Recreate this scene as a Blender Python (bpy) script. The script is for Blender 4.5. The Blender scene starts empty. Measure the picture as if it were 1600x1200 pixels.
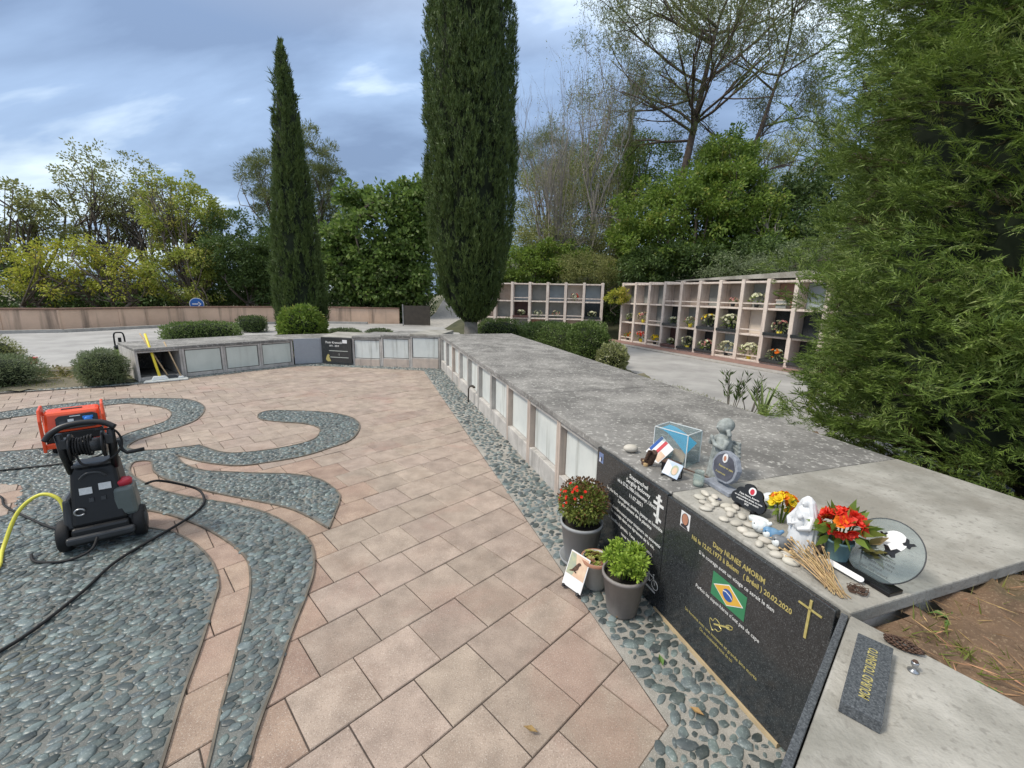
import bpy, math, random
import numpy as np
from mathutils import Matrix, Vector, geometry

sc = bpy.context.scene
COL = sc.collection
R = math.radians
random.seed(7)
rng = np.random.default_rng(7)

# ------------------------------------------------------------------ camera
cam_d = bpy.data.cameras.new('camera')
cam = bpy.data.objects.new('camera', cam_d)
COL.objects.link(cam)
PITCH, ROLL, CAM_H = 0.2079257, 0.0189989, 1.71
Fv = Vector((0, math.cos(PITCH), -math.sin(PITCH)))
R0 = Vector((1, 0, 0)); U0 = R0.cross(Fv)
Rv = R0 * math.cos(ROLL) + U0 * math.sin(ROLL)
Uv = -R0 * math.sin(ROLL) + U0 * math.cos(ROLL)
cam.matrix_world = Matrix(((Rv.x, Uv.x, -Fv.x, 0), (Rv.y, Uv.y, -Fv.y, 0), (Rv.z, Uv.z, -Fv.z, CAM_H), (0, 0, 0, 1)))
cam_d.sensor_width = 36; cam_d.sensor_fit = 'HORIZONTAL'
cam_d.lens = 659.43 / 1600 * 36
cam_d.clip_start = 0.02; cam_d.clip_end = 2000
sc.camera = cam

# ------------------------------------------------------------------ light
SUN_EL, SUN_AZ = R(52), R(252)          # azimuth clockwise from +Y: behind and left of the camera
sd = bpy.data.lights.new('sun', 'SUN'); sun = bpy.data.objects.new('sun', sd); COL.objects.link(sun)
sd.energy = 1.5; sd.angle = R(11); sd.color = (1.0, 0.925, 0.81)
sdir = Vector((math.sin(SUN_AZ) * math.cos(SUN_EL), math.cos(SUN_AZ) * math.cos(SUN_EL), math.sin(SUN_EL)))
sun.rotation_euler = sdir.to_track_quat('Z', 'Y').to_euler()

w = bpy.data.worlds.new('World'); sc.world = w; w.use_nodes = True
nt = w.node_tree; nt.nodes.clear()
def N(tree, typ, **kw):
    n = tree.nodes.new(typ)
    for k, v in kw.items():
        if k in n.inputs.keys() if hasattr(n.inputs, 'keys') else False: n.inputs[k].default_value = v
        else: setattr(n, k, v)
    return n
out = N(nt, 'ShaderNodeOutputWorld')
sky = N(nt, 'ShaderNodeTexSky'); sky.sky_type = 'NISHITA'; sky.sun_disc = False
sky.sun_elevation = SUN_EL; sky.sun_rotation = SUN_AZ; sky.air_density = 1.2; sky.dust_density = 1.5
bg1 = N(nt, 'ShaderNodeBackground'); bg1.inputs['Strength'].default_value = 0.055
nt.links.new(sky.outputs[0], bg1.inputs[0])
tc = N(nt, 'ShaderNodeTexCoord')
sep = N(nt, 'ShaderNodeSeparateXYZ'); nt.links.new(tc.outputs['Generated'], sep.inputs[0])
# project the direction on a flat cloud layer so that clouds shrink towards the horizon
zc = N(nt, 'ShaderNodeMath', operation='MAXIMUM'); zc.inputs[1].default_value = 0.0; nt.links.new(sep.outputs[2], zc.inputs[0])
zz = N(nt, 'ShaderNodeMath', operation='ADD'); zz.inputs[1].default_value = 0.42; nt.links.new(zc.outputs[0], zz.inputs[0])
dv = N(nt, 'ShaderNodeVectorMath', operation='DIVIDE'); nt.links.new(tc.outputs['Generated'], dv.inputs[0])
cb = N(nt, 'ShaderNodeCombineXYZ')
for i in range(3): nt.links.new(zz.outputs[0], cb.inputs[i])
nt.links.new(cb.outputs[0], dv.inputs[1])
mp = N(nt, 'ShaderNodeMapping'); mp.inputs['Scale'].default_value = (0.7, 1.1, 0.5); mp.inputs['Rotation'].default_value = (0, 0, R(-45)); mp.inputs['Location'].default_value = (9.5, 21.8, 0)
nt.links.new(dv.outputs[0], mp.inputs[0])
nz = N(nt, 'ShaderNodeTexNoise'); nz.inputs['Scale'].default_value = 1.25; nz.inputs['Detail'].default_value = 7; nz.inputs['Roughness'].default_value = 0.53; nz.inputs['Distortion'].default_value = 0.5
nt.links.new(mp.outputs[0], nz.inputs['Vector'])
cr = N(nt, 'ShaderNodeValToRGB')
cr.color_ramp.elements[0].position = 0.40; cr.color_ramp.elements[0].color = (0.175, 0.25, 0.395, 1)
cr.color_ramp.elements[1].position = 0.60; cr.color_ramp.elements[1].color = (0.74, 0.86, 0.95, 1)
e = cr.color_ramp.elements.new(0.52); e.color = (0.30, 0.415, 0.61, 1)
nt.links.new(nz.outputs[0], cr.inputs[0])
# overcast skies are brighter towards the zenith (CIE overcast sky)
zb = N(nt, 'ShaderNodeMapRange'); zb.inputs['From Min'].default_value = 0.0; zb.inputs['From Max'].default_value = 1.0
zb.inputs['To Min'].default_value = 0.63; zb.inputs['To Max'].default_value = 1.2
nt.links.new(sep.outputs[2], zb.inputs['Value'])
# thick cloud overhead is white rather than blue
wh = N(nt, 'ShaderNodeMapRange'); wh.inputs['From Min'].default_value = 0.42; wh.inputs['From Max'].default_value = 0.95; wh.inputs['To Max'].default_value = 0.8
nt.links.new(sep.outputs[2], wh.inputs['Value'])
wm = N(nt, 'ShaderNodeMix'); wm.data_type = 'RGBA'; wm.inputs[7].default_value = (0.76, 0.72, 0.66, 1)
nt.links.new(wh.outputs[0], wm.inputs[0]); nt.links.new(cr.outputs[0], wm.inputs[6])
bg2 = N(nt, 'ShaderNodeBackground'); nt.links.new(wm.outputs[2], bg2.inputs[0]); nt.links.new(zb.outputs[0], bg2.inputs['Strength'])
mx = N(nt, 'ShaderNodeMixShader'); mx.inputs[0].default_value = 0.84
nt.links.new(bg1.outputs[0], mx.inputs[1]); nt.links.new(bg2.outputs[0], mx.inputs[2]); nt.links.new(mx.outputs[0], out.inputs[0])

sc.view_settings.view_transform = 'Standard'; sc.view_settings.look = 'None'
sc.view_settings.exposure = 0.98; sc.view_settings.gamma = 1.0
sc.cycles.use_denoising = True
sc.cycles.max_bounces = 6; sc.cycles.diffuse_bounces = 3; sc.cycles.glossy_bounces = 3; sc.cycles.transmission_bounces = 6; sc.cycles.transparent_max_bounces = 8
sc.cycles.sample_clamp_indirect = 4.0

# ------------------------------------------------------------------ materials
def ramp(t, stops):
    c = N(t, 'ShaderNodeValToRGB'); els = c.color_ramp.elements
    while len(els) < len(stops): els.new(0.5)
    for el, (p, col) in zip(els, stops):
        el.position = p; el.color = (*col, 1) if len(col) == 3 else col
    return c
def mixc(t, a, b, fac, mode='MIX'):
    m = N(t, 'ShaderNodeMix'); m.data_type = 'RGBA'; m.blend_type = mode; m.clamp_factor = True
    for sock, v in ((0, fac), (6, a), (7, b)):
        if hasattr(v, 'is_output'): t.links.new(v, m.inputs[sock])
        elif isinstance(v, (int, float)): m.inputs[sock].default_value = v
        else: m.inputs[sock].default_value = (*v, 1)
    return m.outputs[2]
def noise(t, scale, detail=4, rough=0.55, vec=None, dist=0.0):
    n = N(t, 'ShaderNodeTexNoise'); n.inputs['Scale'].default_value = scale; n.inputs['Detail'].default_value = detail
    n.inputs['Roughness'].default_value = rough; n.inputs['Distortion'].default_value = dist
    if vec is not None: t.links.new(vec, n.inputs['Vector'])
    return n.outputs[0]
MATS = {}
def mat(name, c1, c2=None, scale=6.0, rough=0.75, bump=0.0, bscale=60.0, speck=None, speck_scale=180.0, speck_amt=0.5,
        stain=None, stain_scale=1.2, stain_amt=0.7, stain_lo=0.52, stain2=None, stain2_scale=0.8, stain2_amt=0.5, stain2_lo=0.58, dark=None, rand=0.0, metal=0.0, streak=None, streak_amt=0.6, sscale=2.2, spec=0.4, contrast=0.16, coat=0.0, rrough=0.0):
    """procedural surface: two-tone noise, optional fine speckle, blotchy stains, vertical streaks, per-piece variation, bump"""
    if name in MATS: return MATS[name]
    m = bpy.data.materials.new(name); m.use_nodes = True; t = m.node_tree; t.nodes.clear()
    o = N(t, 'ShaderNodeOutputMaterial'); b = N(t, 'ShaderNodeBsdfPrincipled'); t.links.new(b.outputs[0], o.inputs[0])
    g = N(t, 'ShaderNodeNewGeometry'); pos = g.outputs['Position']
    c2 = c2 or tuple(x * 0.75 for x in c1)
    n1 = noise(t, scale, 5, 0.6, pos)
    cc = ramp(t, [(0.5 - contrast, c2), (0.5 + contrast, c1)]); t.links.new(n1, cc.inputs[0]); colour = cc.outputs[0]
    if stain is not None:
        ns = noise(t, stain_scale, 6, 0.65, pos, 0.3)
        r_ = ramp(t, [(stain_lo, (0, 0, 0)), (min(stain_lo + 0.16, 1), (stain_amt,) * 3)]); t.links.new(ns, r_.inputs[0])
        colour = mixc(t, colour, stain, r_.outputs[0])
    if stain2 is not None:
        mo = N(t, 'ShaderNodeMapping'); mo.inputs['Location'].default_value = (7.3, 3.1, 1.7); t.links.new(pos, mo.inputs[0])
        ns = noise(t, stain2_scale, 5, 0.6, mo.outputs[0], 0.6)
        r_ = ramp(t, [(stain2_lo, (0, 0, 0)), (min(stain2_lo + 0.12, 1), (stain2_amt,) * 3)]); t.links.new(ns, r_.inputs[0])
        colour = mixc(t, colour, stain2, r_.outputs[0])
    if dark is not None:
        nd = noise(t, speck_scale * 0.8, 2, 0.6, pos)
        r_ = ramp(t, [(0.30, (0.6,) * 3), (0.44, (0, 0, 0))]); t.links.new(nd, r_.inputs[0])
        colour = mixc(t, colour, dark, r_.outputs[0])
    if streak is not None:
        mpn = N(t, 'ShaderNodeMapping'); mpn.inputs['Scale'].default_value = (5.0, 5.0, 0.35); t.links.new(pos, mpn.inputs[0])
        ns = noise(t, sscale, 5, 0.6, mpn.outputs[0])
        r_ = ramp(t, [(0.52, (0, 0, 0)), (0.68, (streak_amt,) * 3)]); t.links.new(ns, r_.inputs[0])
        colour = mixc(t, colour, streak, r_.outputs[0])
    if speck is not None:
        n2 = noise(t, speck_scale, 2, 0.7, pos)
        r_ = ramp(t, [(0.56, (0, 0, 0)), (0.68, (speck_amt,) * 3)]); t.links.new(n2, r_.inputs[0])
        colour = mixc(t, colour, speck, r_.outputs[0])
    if rand:
        oi = N(t, 'ShaderNodeObjectInfo')
        ad = N(t, 'ShaderNodeMath', operation='ADD'); t.links.new(oi.outputs['Random'], ad.inputs[0]); t.links.new(g.outputs['Random Per Island'], ad.inputs[1])
        fr = N(t, 'ShaderNodeMath', operation='FRACT'); t.links.new(ad.outputs[0], fr.inputs[0])
        hs = N(t, 'ShaderNodeHueSaturation'); t.links.new(colour, hs.inputs['Color'])
        mr = N(t, 'ShaderNodeMapRange'); mr.inputs['To Min'].default_value = 1 - rand; mr.inputs['To Max'].default_value = 1 + rand
        t.links.new(fr.outputs[0], mr.inputs['Value']); t.links.new(mr.outputs[0], hs.inputs['Value'])
        f2 = N(t, 'ShaderNodeMath', operation='MULTIPLY'); f2.inputs[1].default_value = 7.31; t.links.new(fr.outputs[0], f2.inputs[0])
        f3 = N(t, 'ShaderNodeMath', operation='FRACT'); t.links.new(f2.outputs[0], f3.inputs[0])
        mr2 = N(t, 'ShaderNodeMapRange'); mr2.inputs['To Min'].default_value = 0.5 - rand * 0.06; mr2.inputs['To Max'].default_value = 0.5 + rand * 0.06
        t.links.new(f3.outputs[0], mr2.inputs['Value']); t.links.new(mr2.outputs[0], hs.inputs['Hue'])
        colour = hs.outputs[0]
    t.links.new(colour, b.inputs['Base Color'])
    b.inputs['Roughness'].default_value = rough; b.inputs['Metallic'].default_value = metal
    b.inputs['Specular IOR Level'].default_value = spec
    if coat: b.inputs['Coat Weight'].default_value = coat; b.inputs['Coat Roughness'].default_value = 0.08
    if rrough:
        nr = noise(t, 2.1, 4, 0.6, pos); mr = N(t, 'ShaderNodeMapRange'); mr.inputs['From Min'].default_value = 0.3; mr.inputs['From Max'].default_value = 0.7
        mr.inputs['To Min'].default_value = rough - rrough; mr.inputs['To Max'].default_value = rough + rrough; t.links.new(nr, mr.inputs['Value']); t.links.new(mr.outputs[0], b.inputs['Roughness'])
    if bump:
        nb = noise(t, bscale, 4, 0.65, pos); bp = N(t, 'ShaderNodeBump'); bp.inputs['Strength'].default_value = bump; bp.inputs['Distance'].default_value = 0.01
        t.links.new(nb, bp.inputs['Height']); t.links.new(bp.outputs[0], b.inputs['Normal'])
    MATS[name] = m; return m
def leafmat(name, c1, c2, c3=None, trans=0.35, rough=0.5, nscale=0.9, c3amt=0.35):
    """foliage: per-leaf variation by island, broad clumps of tone, some light passing through"""
    c1, c2 = [(a * 1.05, b * 1.05, c * 0.8) for a, b, c in (c1, c2)]
    m = bpy.data.materials.new(name); m.use_nodes = True; t = m.node_tree; t.nodes.clear()
    o = N(t, 'ShaderNodeOutputMaterial'); g = N(t, 'ShaderNodeNewGeometry')
    n1 = noise(t, nscale, 4, 0.6, g.outputs['Position'])
    ad = N(t, 'ShaderNodeMath', operation='MULTIPLY_ADD'); ad.inputs[1].default_value = 0.45; t.links.new(g.outputs['Random Per Island'], ad.inputs[0])
    ml = N(t, 'ShaderNodeMath', operation='MULTIPLY'); ml.inputs[1].default_value = 0.75; t.links.new(n1, ml.inputs[0]); t.links.new(ml.outputs[0], ad.inputs[2])
    stops = [(0.28, c1), (0.72, c2)]
    r_ = ramp(t, stops); t.links.new(ad.outputs[0], r_.inputs[0]); colour = r_.outputs[0]
    if c3 is not None:
        n2 = noise(t, nscale * 1.9, 3, 0.6, g.outputs['Position']); mm = N(t, 'ShaderNodeMath', operation='ADD'); t.links.new(n2, mm.inputs[0])
        m2 = N(t, 'ShaderNodeMath', operation='MULTIPLY'); m2.inputs[1].default_value = 0.3; t.links.new(g.outputs['Random Per Island'], m2.inputs[0]); t.links.new(m2.outputs[0], mm.inputs[1])
        r3 = ramp(t, [(1.0 - c3amt, (0, 0, 0)), (min(1.0, 1.08 - c3amt), (1, 1, 1))]); t.links.new(mm.outputs[0], r3.inputs[0])
        colour = mixc(t, colour, c3, r3.outputs[0])
    b = N(t, 'ShaderNodeBsdfPrincipled'); t.links.new(colour, b.inputs['Base Color']); b.inputs['Roughness'].default_value = rough; b.inputs['Specular IOR Level'].default_value = 0.35
    tr = N(t, 'ShaderNodeBsdfTranslucent'); t.links.new(colour, tr.inputs[0])
    ms = N(t, 'ShaderNodeMixShader'); ms.inputs[0].default_value = trans
    t.links.new(b.outputs[0], ms.inputs[1]); t.links.new(tr.outputs[0], ms.inputs[2]); t.links.new(ms.outputs[0], o.inputs[0])
    MATS[name] = m; return m
def glassmat(name, col, alpha=0.25, rough=0.03):
    m = bpy.data.materials.new(name); m.use_nodes = True; t = m.node_tree; t.nodes.clear()
    o = N(t, 'ShaderNodeOutputMaterial'); tr = N(t, 'ShaderNodeBsdfTransparent'); tr.inputs[0].default_value = (*[min(1, 0.75 + 0.25 * c) for c in col], 1)
    b = N(t, 'ShaderNodeBsdfPrincipled'); b.inputs['Base Color'].default_value = (*col, 1); b.inputs['Roughness'].default_value = rough
    ms = N(t, 'ShaderNodeMixShader'); ms.inputs[0].default_value = alpha
    t.links.new(tr.outputs[0], ms.inputs[1]); t.links.new(b.outputs[0], ms.inputs[2]); t.links.new(ms.outputs[0], o.inputs[0])
    MATS[name] = m; return m

# ------------------------------------------------------------------ mesh helpers
class MB:
    """collects shapes; build() links them as ONE mesh object"""
    def __init__(s, M=None): s.v = []; s.f = []; s.M = M or Matrix.Identity(4)
    def add(s, vs, fs, M=None):
        k = len(s.v); T = s.M @ M if M is not None else s.M
        s.v += [tuple(T @ Vector(p)) for p in vs]; s.f += [tuple(i + k for i in q) for q in fs]; return s
    def box(s, x0, x1, y0, y1, z0, z1, M=None):
        return s.add([(x0, y0, z0), (x1, y0, z0), (x1, y1, z0), (x0, y1, z0), (x0, y0, z1), (x1, y0, z1), (x1, y1, z1), (x0, y1, z1)],
                     [(0, 3, 2, 1), (4, 5, 6, 7), (0, 1, 5, 4), (1, 2, 6, 5), (2, 3, 7, 6), (3, 0, 4, 7)], M)
    def prism(s, poly, z0, z1, M=None):
        n = len(poly)
        if sum(poly[i][0] * poly[(i + 1) % n][1] - poly[(i + 1) % n][0] * poly[i][1] for i in range(n)) < 0: poly = poly[::-1]
        vs = [(x, y, z0) for x, y in poly] + [(x, y, z1) for x, y in poly]
        return s.add(vs, [tuple(range(n - 1, -1, -1)), tuple(range(n, 2 * n))] + [(i, (i + 1) % n, n + (i + 1) % n, n + i) for i in range(n)], M)
    def tube(s, pts, r, seg=8, caps=True, M=None):
        pts = [Vector(p) for p in pts]; n = len(pts); rr = r if isinstance(r, (list, tuple)) else [r] * n
        vs = []; ref = None
        for i, p in enumerate(pts):
            d = (pts[min(i + 1, n - 1)] - pts[max(i - 1, 0)])
            d = d.normalized() if d.length > 1e-9 else Vector((0, 0, 1))
            if ref is None: ref = d.orthogonal().normalized()
            a = (ref - d * ref.dot(d)); a = a.normalized() if a.length > 1e-6 else d.orthogonal().normalized(); ref = a; b = d.cross(a)
            for k in range(seg):
                t = 2 * math.pi * k / seg; vs.append(p + (a * math.cos(t) + b * math.sin(t)) * rr[i])
        fs = [(i * seg + k, i * seg + (k + 1) % seg, (i + 1) * seg + (k + 1) % seg, (i + 1) * seg + k) for i in range(n - 1) for k in range(seg)]
        if caps: fs += [tuple(range(seg - 1, -1, -1)), tuple(range((n - 1) * seg, n * seg))]
        return s.add(vs, fs, M)
    def lathe(s, prof, seg=24, M=None, cap0=True, cap1=True):
        vs = [(r * math.cos(2 * math.pi * k / seg), r * math.sin(2 * math.pi * k / seg), z) for r, z in prof for k in range(seg)]; n = len(prof)
        fs = [(i * seg + k, i * seg + (k + 1) % seg, (i + 1) * seg + (k + 1) % seg, (i + 1) * seg + k) for i in range(n - 1) for k in range(seg)]
        if cap0: fs.append(tuple(range(seg - 1, -1, -1)))
        if cap1: fs.append(tuple(range((n - 1) * seg, n * seg)))
        return s.add(vs, fs, M)
    def ell(s, c, r, M=None, seg=12, rings=8, z_from=-1.0, wob=0.0, seed=0):
        rr = random.Random(seed); vs = []; a0 = math.asin(max(-1, z_from))
        for i in range(rings + 1):
            a = a0 + (math.pi / 2 - a0) * i / rings
            for k in range(seg):
                t = 2 * math.pi * k / seg; q = 1 + wob * rr.uniform(-1, 1)
                vs.append((c[0] + r[0] * math.cos(a) * math.cos(t) * q, c[1] + r[1] * math.cos(a) * math.sin(t) * q, c[2] + r[2] * math.sin(a)))
        fs = [(i * seg + k, i * seg + (k + 1) % seg, (i + 1) * seg + (k + 1) % seg, (i + 1) * seg + k) for i in range(rings) for k in range(seg)]
        return s.add(vs, fs, M)
    def sheet(s, pts, M=None):
        return s.add(pts, [tuple(range(len(pts)))], M)
    def build(s, name, m, parent=None, smooth=False, bevel=0.0, kind=None, loc=None):
        me = bpy.data.meshes.new(name); me.from_pydata(s.v, [], s.f); me.update()
        if smooth: me.shade_smooth()
        me.materials.append(MATS[m] if isinstance(m, str) else m)
        return link(name, me, parent, bevel, kind, loc)
def link(name, me, parent=None, bevel=0.0, kind=None, loc=None):
    o = bpy.data.objects.new(name, me); COL.objects.link(o)
    if parent is not None: o.parent = parent
    if loc is not None: o.location = loc
    if bevel:
        b = o.modifiers.new('soft edge', 'BEVEL'); b.width = bevel; b.segments = 2; b.limit_method = 'ANGLE'
    if kind: o['kind'] = kind
    return o
def tag(o, label, cat, group=None, kind=None):
    o['label'] = label; o['category'] = cat
    if group: o['group'] = group
    if kind: o['kind'] = kind
    return o
def thing(name, label, cat, loc=(0, 0, 0), rz=0.0, group=None):
    o = bpy.data.objects.new(name, None); COL.objects.link(o); o.location = loc; o.rotation_euler = (0, 0, rz); o.empty_display_size = 0.1
    return tag(o, label, cat, group)
def npmesh(name, V, Fq, m, smooth=False):
    """fast mesh from numpy arrays; Fq is (n,3) or (n,4)"""
    me = bpy.data.meshes.new(name); k = Fq.shape[1]
    me.vertices.add(len(V)); me.vertices.foreach_set('co', np.asarray(V, np.float32).ravel())
    me.loops.add(Fq.size); me.loops.foreach_set('vertex_index', Fq.astype(np.int32).ravel())
    me.polygons.add(len(Fq)); me.polygons.foreach_set('loop_start', np.arange(0, Fq.size, k, dtype=np.int32))
    me.polygons.foreach_set('loop_total', np.full(len(Fq), k, np.int32))
    if smooth: me.polygons.foreach_set('use_smooth', np.ones(len(Fq), bool))
    me.update(calc_edges=True); me.materials.append(MATS[m] if isinstance(m, str) else m)
    return me
def fr(P, right, normal):
    """frame with X = right, Y = up, Z = out of the surface"""
    r_ = Vector(right).normalized(); n_ = Vector(normal).normalized(); u_ = n_.cross(r_)
    return Matrix(((r_.x, u_.x, n_.x, P[0]), (r_.y, u_.y, n_.y, P[1]), (r_.z, u_.z, n_.z, P[2]), (0, 0, 0, 1)))
def text(name, s, size, m, parent, M, align='CENTER', bold=0.0, width=None, shear=0.0):
    c = bpy.data.curves.new(name, 'FONT'); c.body = s; c.size = size; c.align_x = align; c.offset = bold; c.resolution_u = 2; c.shear = shear
    to = bpy.data.objects.new(name, c); COL.objects.link(to)
    me = bpy.data.meshes.new_from_object(to); bpy.data.objects.remove(to); bpy.data.curves.remove(c)
    if width:
        xs = [v.co.x for v in me.vertices]; k = width / max(1e-6, max(xs) - min(xs))
        for v in me.vertices: v.co.x *= k
    me.transform(M); me.materials.clear(); me.materials.append(MATS[m])
    return link(name, me, parent)
def inside(px, py, poly):
    """vectorised point in polygon"""
    px = np.asarray(px); py = np.asarray(py); c = np.zeros(px.shape, bool); n = len(poly); j = n - 1
    for i in range(n):
        xi, yi = poly[i]; xj, yj = poly[j]
        if yi != yj:
            c ^= ((yi > py) != (yj > py)) & (px < (xj - xi) * (py - yi) / (yj - yi) + xi)
        j = i
    return c
def spline(pts, sub=5, closed=False):
    n = len(pts); out_ = []
    for i in range(n if closed else n - 1):
        p = [Vector(pts[(i + k) % n] if closed else pts[min(max(i + k, 0), n - 1)]) for k in (-1, 0, 1, 2)]
        for j in range(sub):
            t = j / sub
            out_.append(tuple(0.5 * (2 * p[1] + (p[2] - p[0]) * t + (2 * p[0] - 5 * p[1] + 4 * p[2] - p[3]) * t * t + (3 * p[1] - p[0] - 3 * p[2] + p[3]) * t ** 3)))
    if not closed: out_.append(tuple(pts[-1]))
    return out_
def view(X):
    """pixel position (photograph scale) and depth of world points, used only to rank pieces by how large they show"""
    d = np.asarray(X, float) - np.array([0, 0, CAM_H]); z = d @ np.array(Fv); zz_ = np.where(z > 0.05, z, 0.05)
    return 800 + 659.43 * (d @ np.array(Rv)) / zz_, 600 - 659.43 * (d @ np.array(Uv)) / zz_, z

# ================================================================== the setting
PV = dict(stain2=(0.34, 0.215, 0.17), stain2_scale=1.25, stain2_amt=0.45, stain2_lo=0.56, dark=(0.17, 0.135, 0.11), scale=7, rough=0.62, bump=0.4, bscale=200, speck=(0.60, 0.53, 0.46), speck_scale=170, speck_amt=0.5, stain_scale=1.5, stain_amt=0.65, rand=0.10, rrough=0.15)
mat('paver', (0.41, 0.328, 0.268), (0.28, 0.222, 0.180), stain=(0.235, 0.165, 0.125), stain_lo=0.54, **PV)
mat('paver_warm', (0.385, 0.28, 0.215), (0.27, 0.19, 0.147), stain=(0.20, 0.125, 0.095), stain_lo=0.50, **PV)
mat('joint', (0.085, 0.068, 0.058), (0.05, 0.042, 0.036), scale=30, rough=0.95)
mat('mortar_dark', (0.165, 0.172, 0.162), (0.095, 0.10, 0.095), scale=5, rough=0.8, bump=0.5, bscale=130, speck=(0.33, 0.34, 0.32), speck_scale=200, speck_amt=0.5, stain=(0.085, 0.09, 0.065), stain_scale=2.0, stain_amt=0.75, stain2=(0.25, 0.225, 0.18), stain2_scale=1.3, stain2_amt=0.6)
mat('mortar_pale', (0.36, 0.345, 0.31), (0.24, 0.23, 0.205), scale=7, rough=0.85, bump=0.5, bscale=120, speck=(0.62, 0.60, 0.56), speck_scale=220, speck_amt=0.5, stain=(0.20, 0.19, 0.165), stain_scale=2.5, stain_amt=0.6)
mat('pebble', (0.132, 0.166, 0.162), (0.058, 0.076, 0.079), scale=14, rough=0.36, rand=0.52, speck=(0.36, 0.40, 0.39), speck_scale=120, speck_amt=0.35, spec=0.5, bump=0.12, bscale=90)
mat('edging', (0.19, 0.165, 0.13), (0.09, 0.08, 0.066), scale=12, rough=0.7)
mat('asphalt', (0.40, 0.395, 0.38), (0.275, 0.27, 0.262), scale=1.1, rough=0.85, bump=0.35, bscale=160, speck=(0.42, 0.41, 0.40), speck_scale=200, speck_amt=0.5, stain=(0.19, 0.185, 0.18), stain_scale=0.5, stain_amt=0.5)
mat('soil', (0.195, 0.125, 0.078), (0.105, 0.07, 0.045), scale=7, rough=0.95, bump=0.9, bscale=45, speck=(0.34, 0.25, 0.16), speck_scale=90, speck_amt=0.5, stain=(0.10, 0.11, 0.045), stain_scale=1.7, stain_amt=0.6)
mat('earth', (0.215, 0.185, 0.135), (0.13, 0.12, 0.08), scale=2.2, rough=0.95, bump=0.8, bscale=30, stain=(0.09, 0.115, 0.045), stain_scale=0.8, stain_amt=0.8, stain_lo=0.47)
mat('hill', (0.085, 0.085, 0.045), (0.045, 0.05, 0.025), scale=1.3, rough=0.95, bump=0.8, bscale=20)
mat('kerb', (0.42, 0.40, 0.37), (0.30, 0.29, 0.27), scale=6, rough=0.85, bump=0.3, speck=(0.2, 0.19, 0.18), speck_scale=70, speck_amt=0.4)
mat('redband', (0.33, 0.20, 0.165), (0.22, 0.14, 0.12), scale=5, rough=0.8, bump=0.3)

# ground: one sheet to the horizon
MB().add([(-400, -60, -0.16), (400, -60, -0.16), (400, 700, -0.16), (-400, 700, -0.16)], [(0, 1, 2, 3)]).build('ground', 'earth', kind='structure')
# asphalt: the road that passes behind the graves and widens to the forecourt of the niche wall
road = MB(); road.prism([(-60, 6.3), (-13.2, 8.1), (-9.2, 9.0), (-7.6, 11.9), (-5.0, 13.3), (-2.6, 14.4), (-0.6, 15.8), (0.9, 16.0), (2.55, 11.6), (3.15, 8.4), (3.9, 5.5), (4.6, 3.2), (7, -3), (14, -3), (12.2, 0.2), (8.1, 9.9), (4.55, 17.3), (3.3, 18.4), (-1.5, 19.5), (-3.0, 25.5), (-7.0, 24.2), (-12.5, 23.6), (-16.4, 19.4), (-18.2, 15.7), (-24, 13), (-60, 11)], -0.155, -0.03)
road.build('road', 'asphalt', kind='structure')
# raised earth beds around the plaza
def bed(name, poly, z, m='earth', amp=0.03, step=0.16, seed=1, slope=None):
    xs = [p[0] for p in poly]; ys = [p[1] for p in poly]
    rr = np.random.default_rng(seed); nx = int((max(xs) - min(xs)) / step) + 2; ny = int((max(ys) - min(ys)) / step) + 2
    gx, gy = np.meshgrid(np.linspace(min(xs), max(xs), nx), np.linspace(min(ys), max(ys), ny), indexing='ij')
    gz_ = z + amp * (rr.random(gx.shape) - 0.5) + amp * 0.6 * np.sin(gx * 3.1 + seed) * np.cos(gy * 2.7)
    if slope is not None: gz_ = gz_ + slope(gx, gy)
    cx = (gx[:-1, :-1] + gx[1:, 1:]) / 2; cy = (gy[:-1, :-1] + gy[1:, 1:]) / 2; ok = inside(cx, cy, poly)
    idx = np.arange(nx * ny).reshape(nx, ny)
    Fq = np.stack([idx[:-1, :-1][ok], idx[1:, :-1][ok], idx[1:, 1:][ok], idx[:-1, 1:][ok]], -1)
    V = np.stack([gx.ravel(), gy.ravel(), gz_.ravel()], -1)
    o = link(name, npmesh(name, V, Fq, m, True)); o['kind'] = 'structure'; return o
bed('planting_bed', [(-14, 4.8), (-8.4, 6.62), (-7.3, 7.22), (-6.95, 7.62), (-8.6, 9.3), (-13.0, 8.15), (-16, 7.2)], 0.015, 'earth', 0.03, 0.14, 3)
bed('planting_bed', [(-8.6, 9.2), (-5.0, 11.0), (-1.6, 11.2), (0.6, 10.9), (2.55, 4.4), (3.55, 5.3), (3.0, 8.4), (2.45, 11.6), (0.9, 15.8), (-0.6, 15.6), (-2.6, 14.2), (-5.0, 13.1), (-7.6, 11.7)], 0.03, 'earth', 0.04, 0.2, 4)
bed('soil_bed', [(1.15, 1.13), (1.22, 1.235), (2.6, 1.70), (3.0, 2.2), (2.62, 4.5), (3.9, 5.2), (5.0, 2.6), (5.6, -2.2), (2.6, -1.2), (2.05, -0.25)], 0.635, 'soil', 0.05, 0.06, 5,
    slope=lambda x, y: -0.585 * np.clip(np.clip((y - 1.95) / 1.2, 0, 1) + np.clip((x - 4.3) / 1.0, 0, 1), 0, 1))

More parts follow.
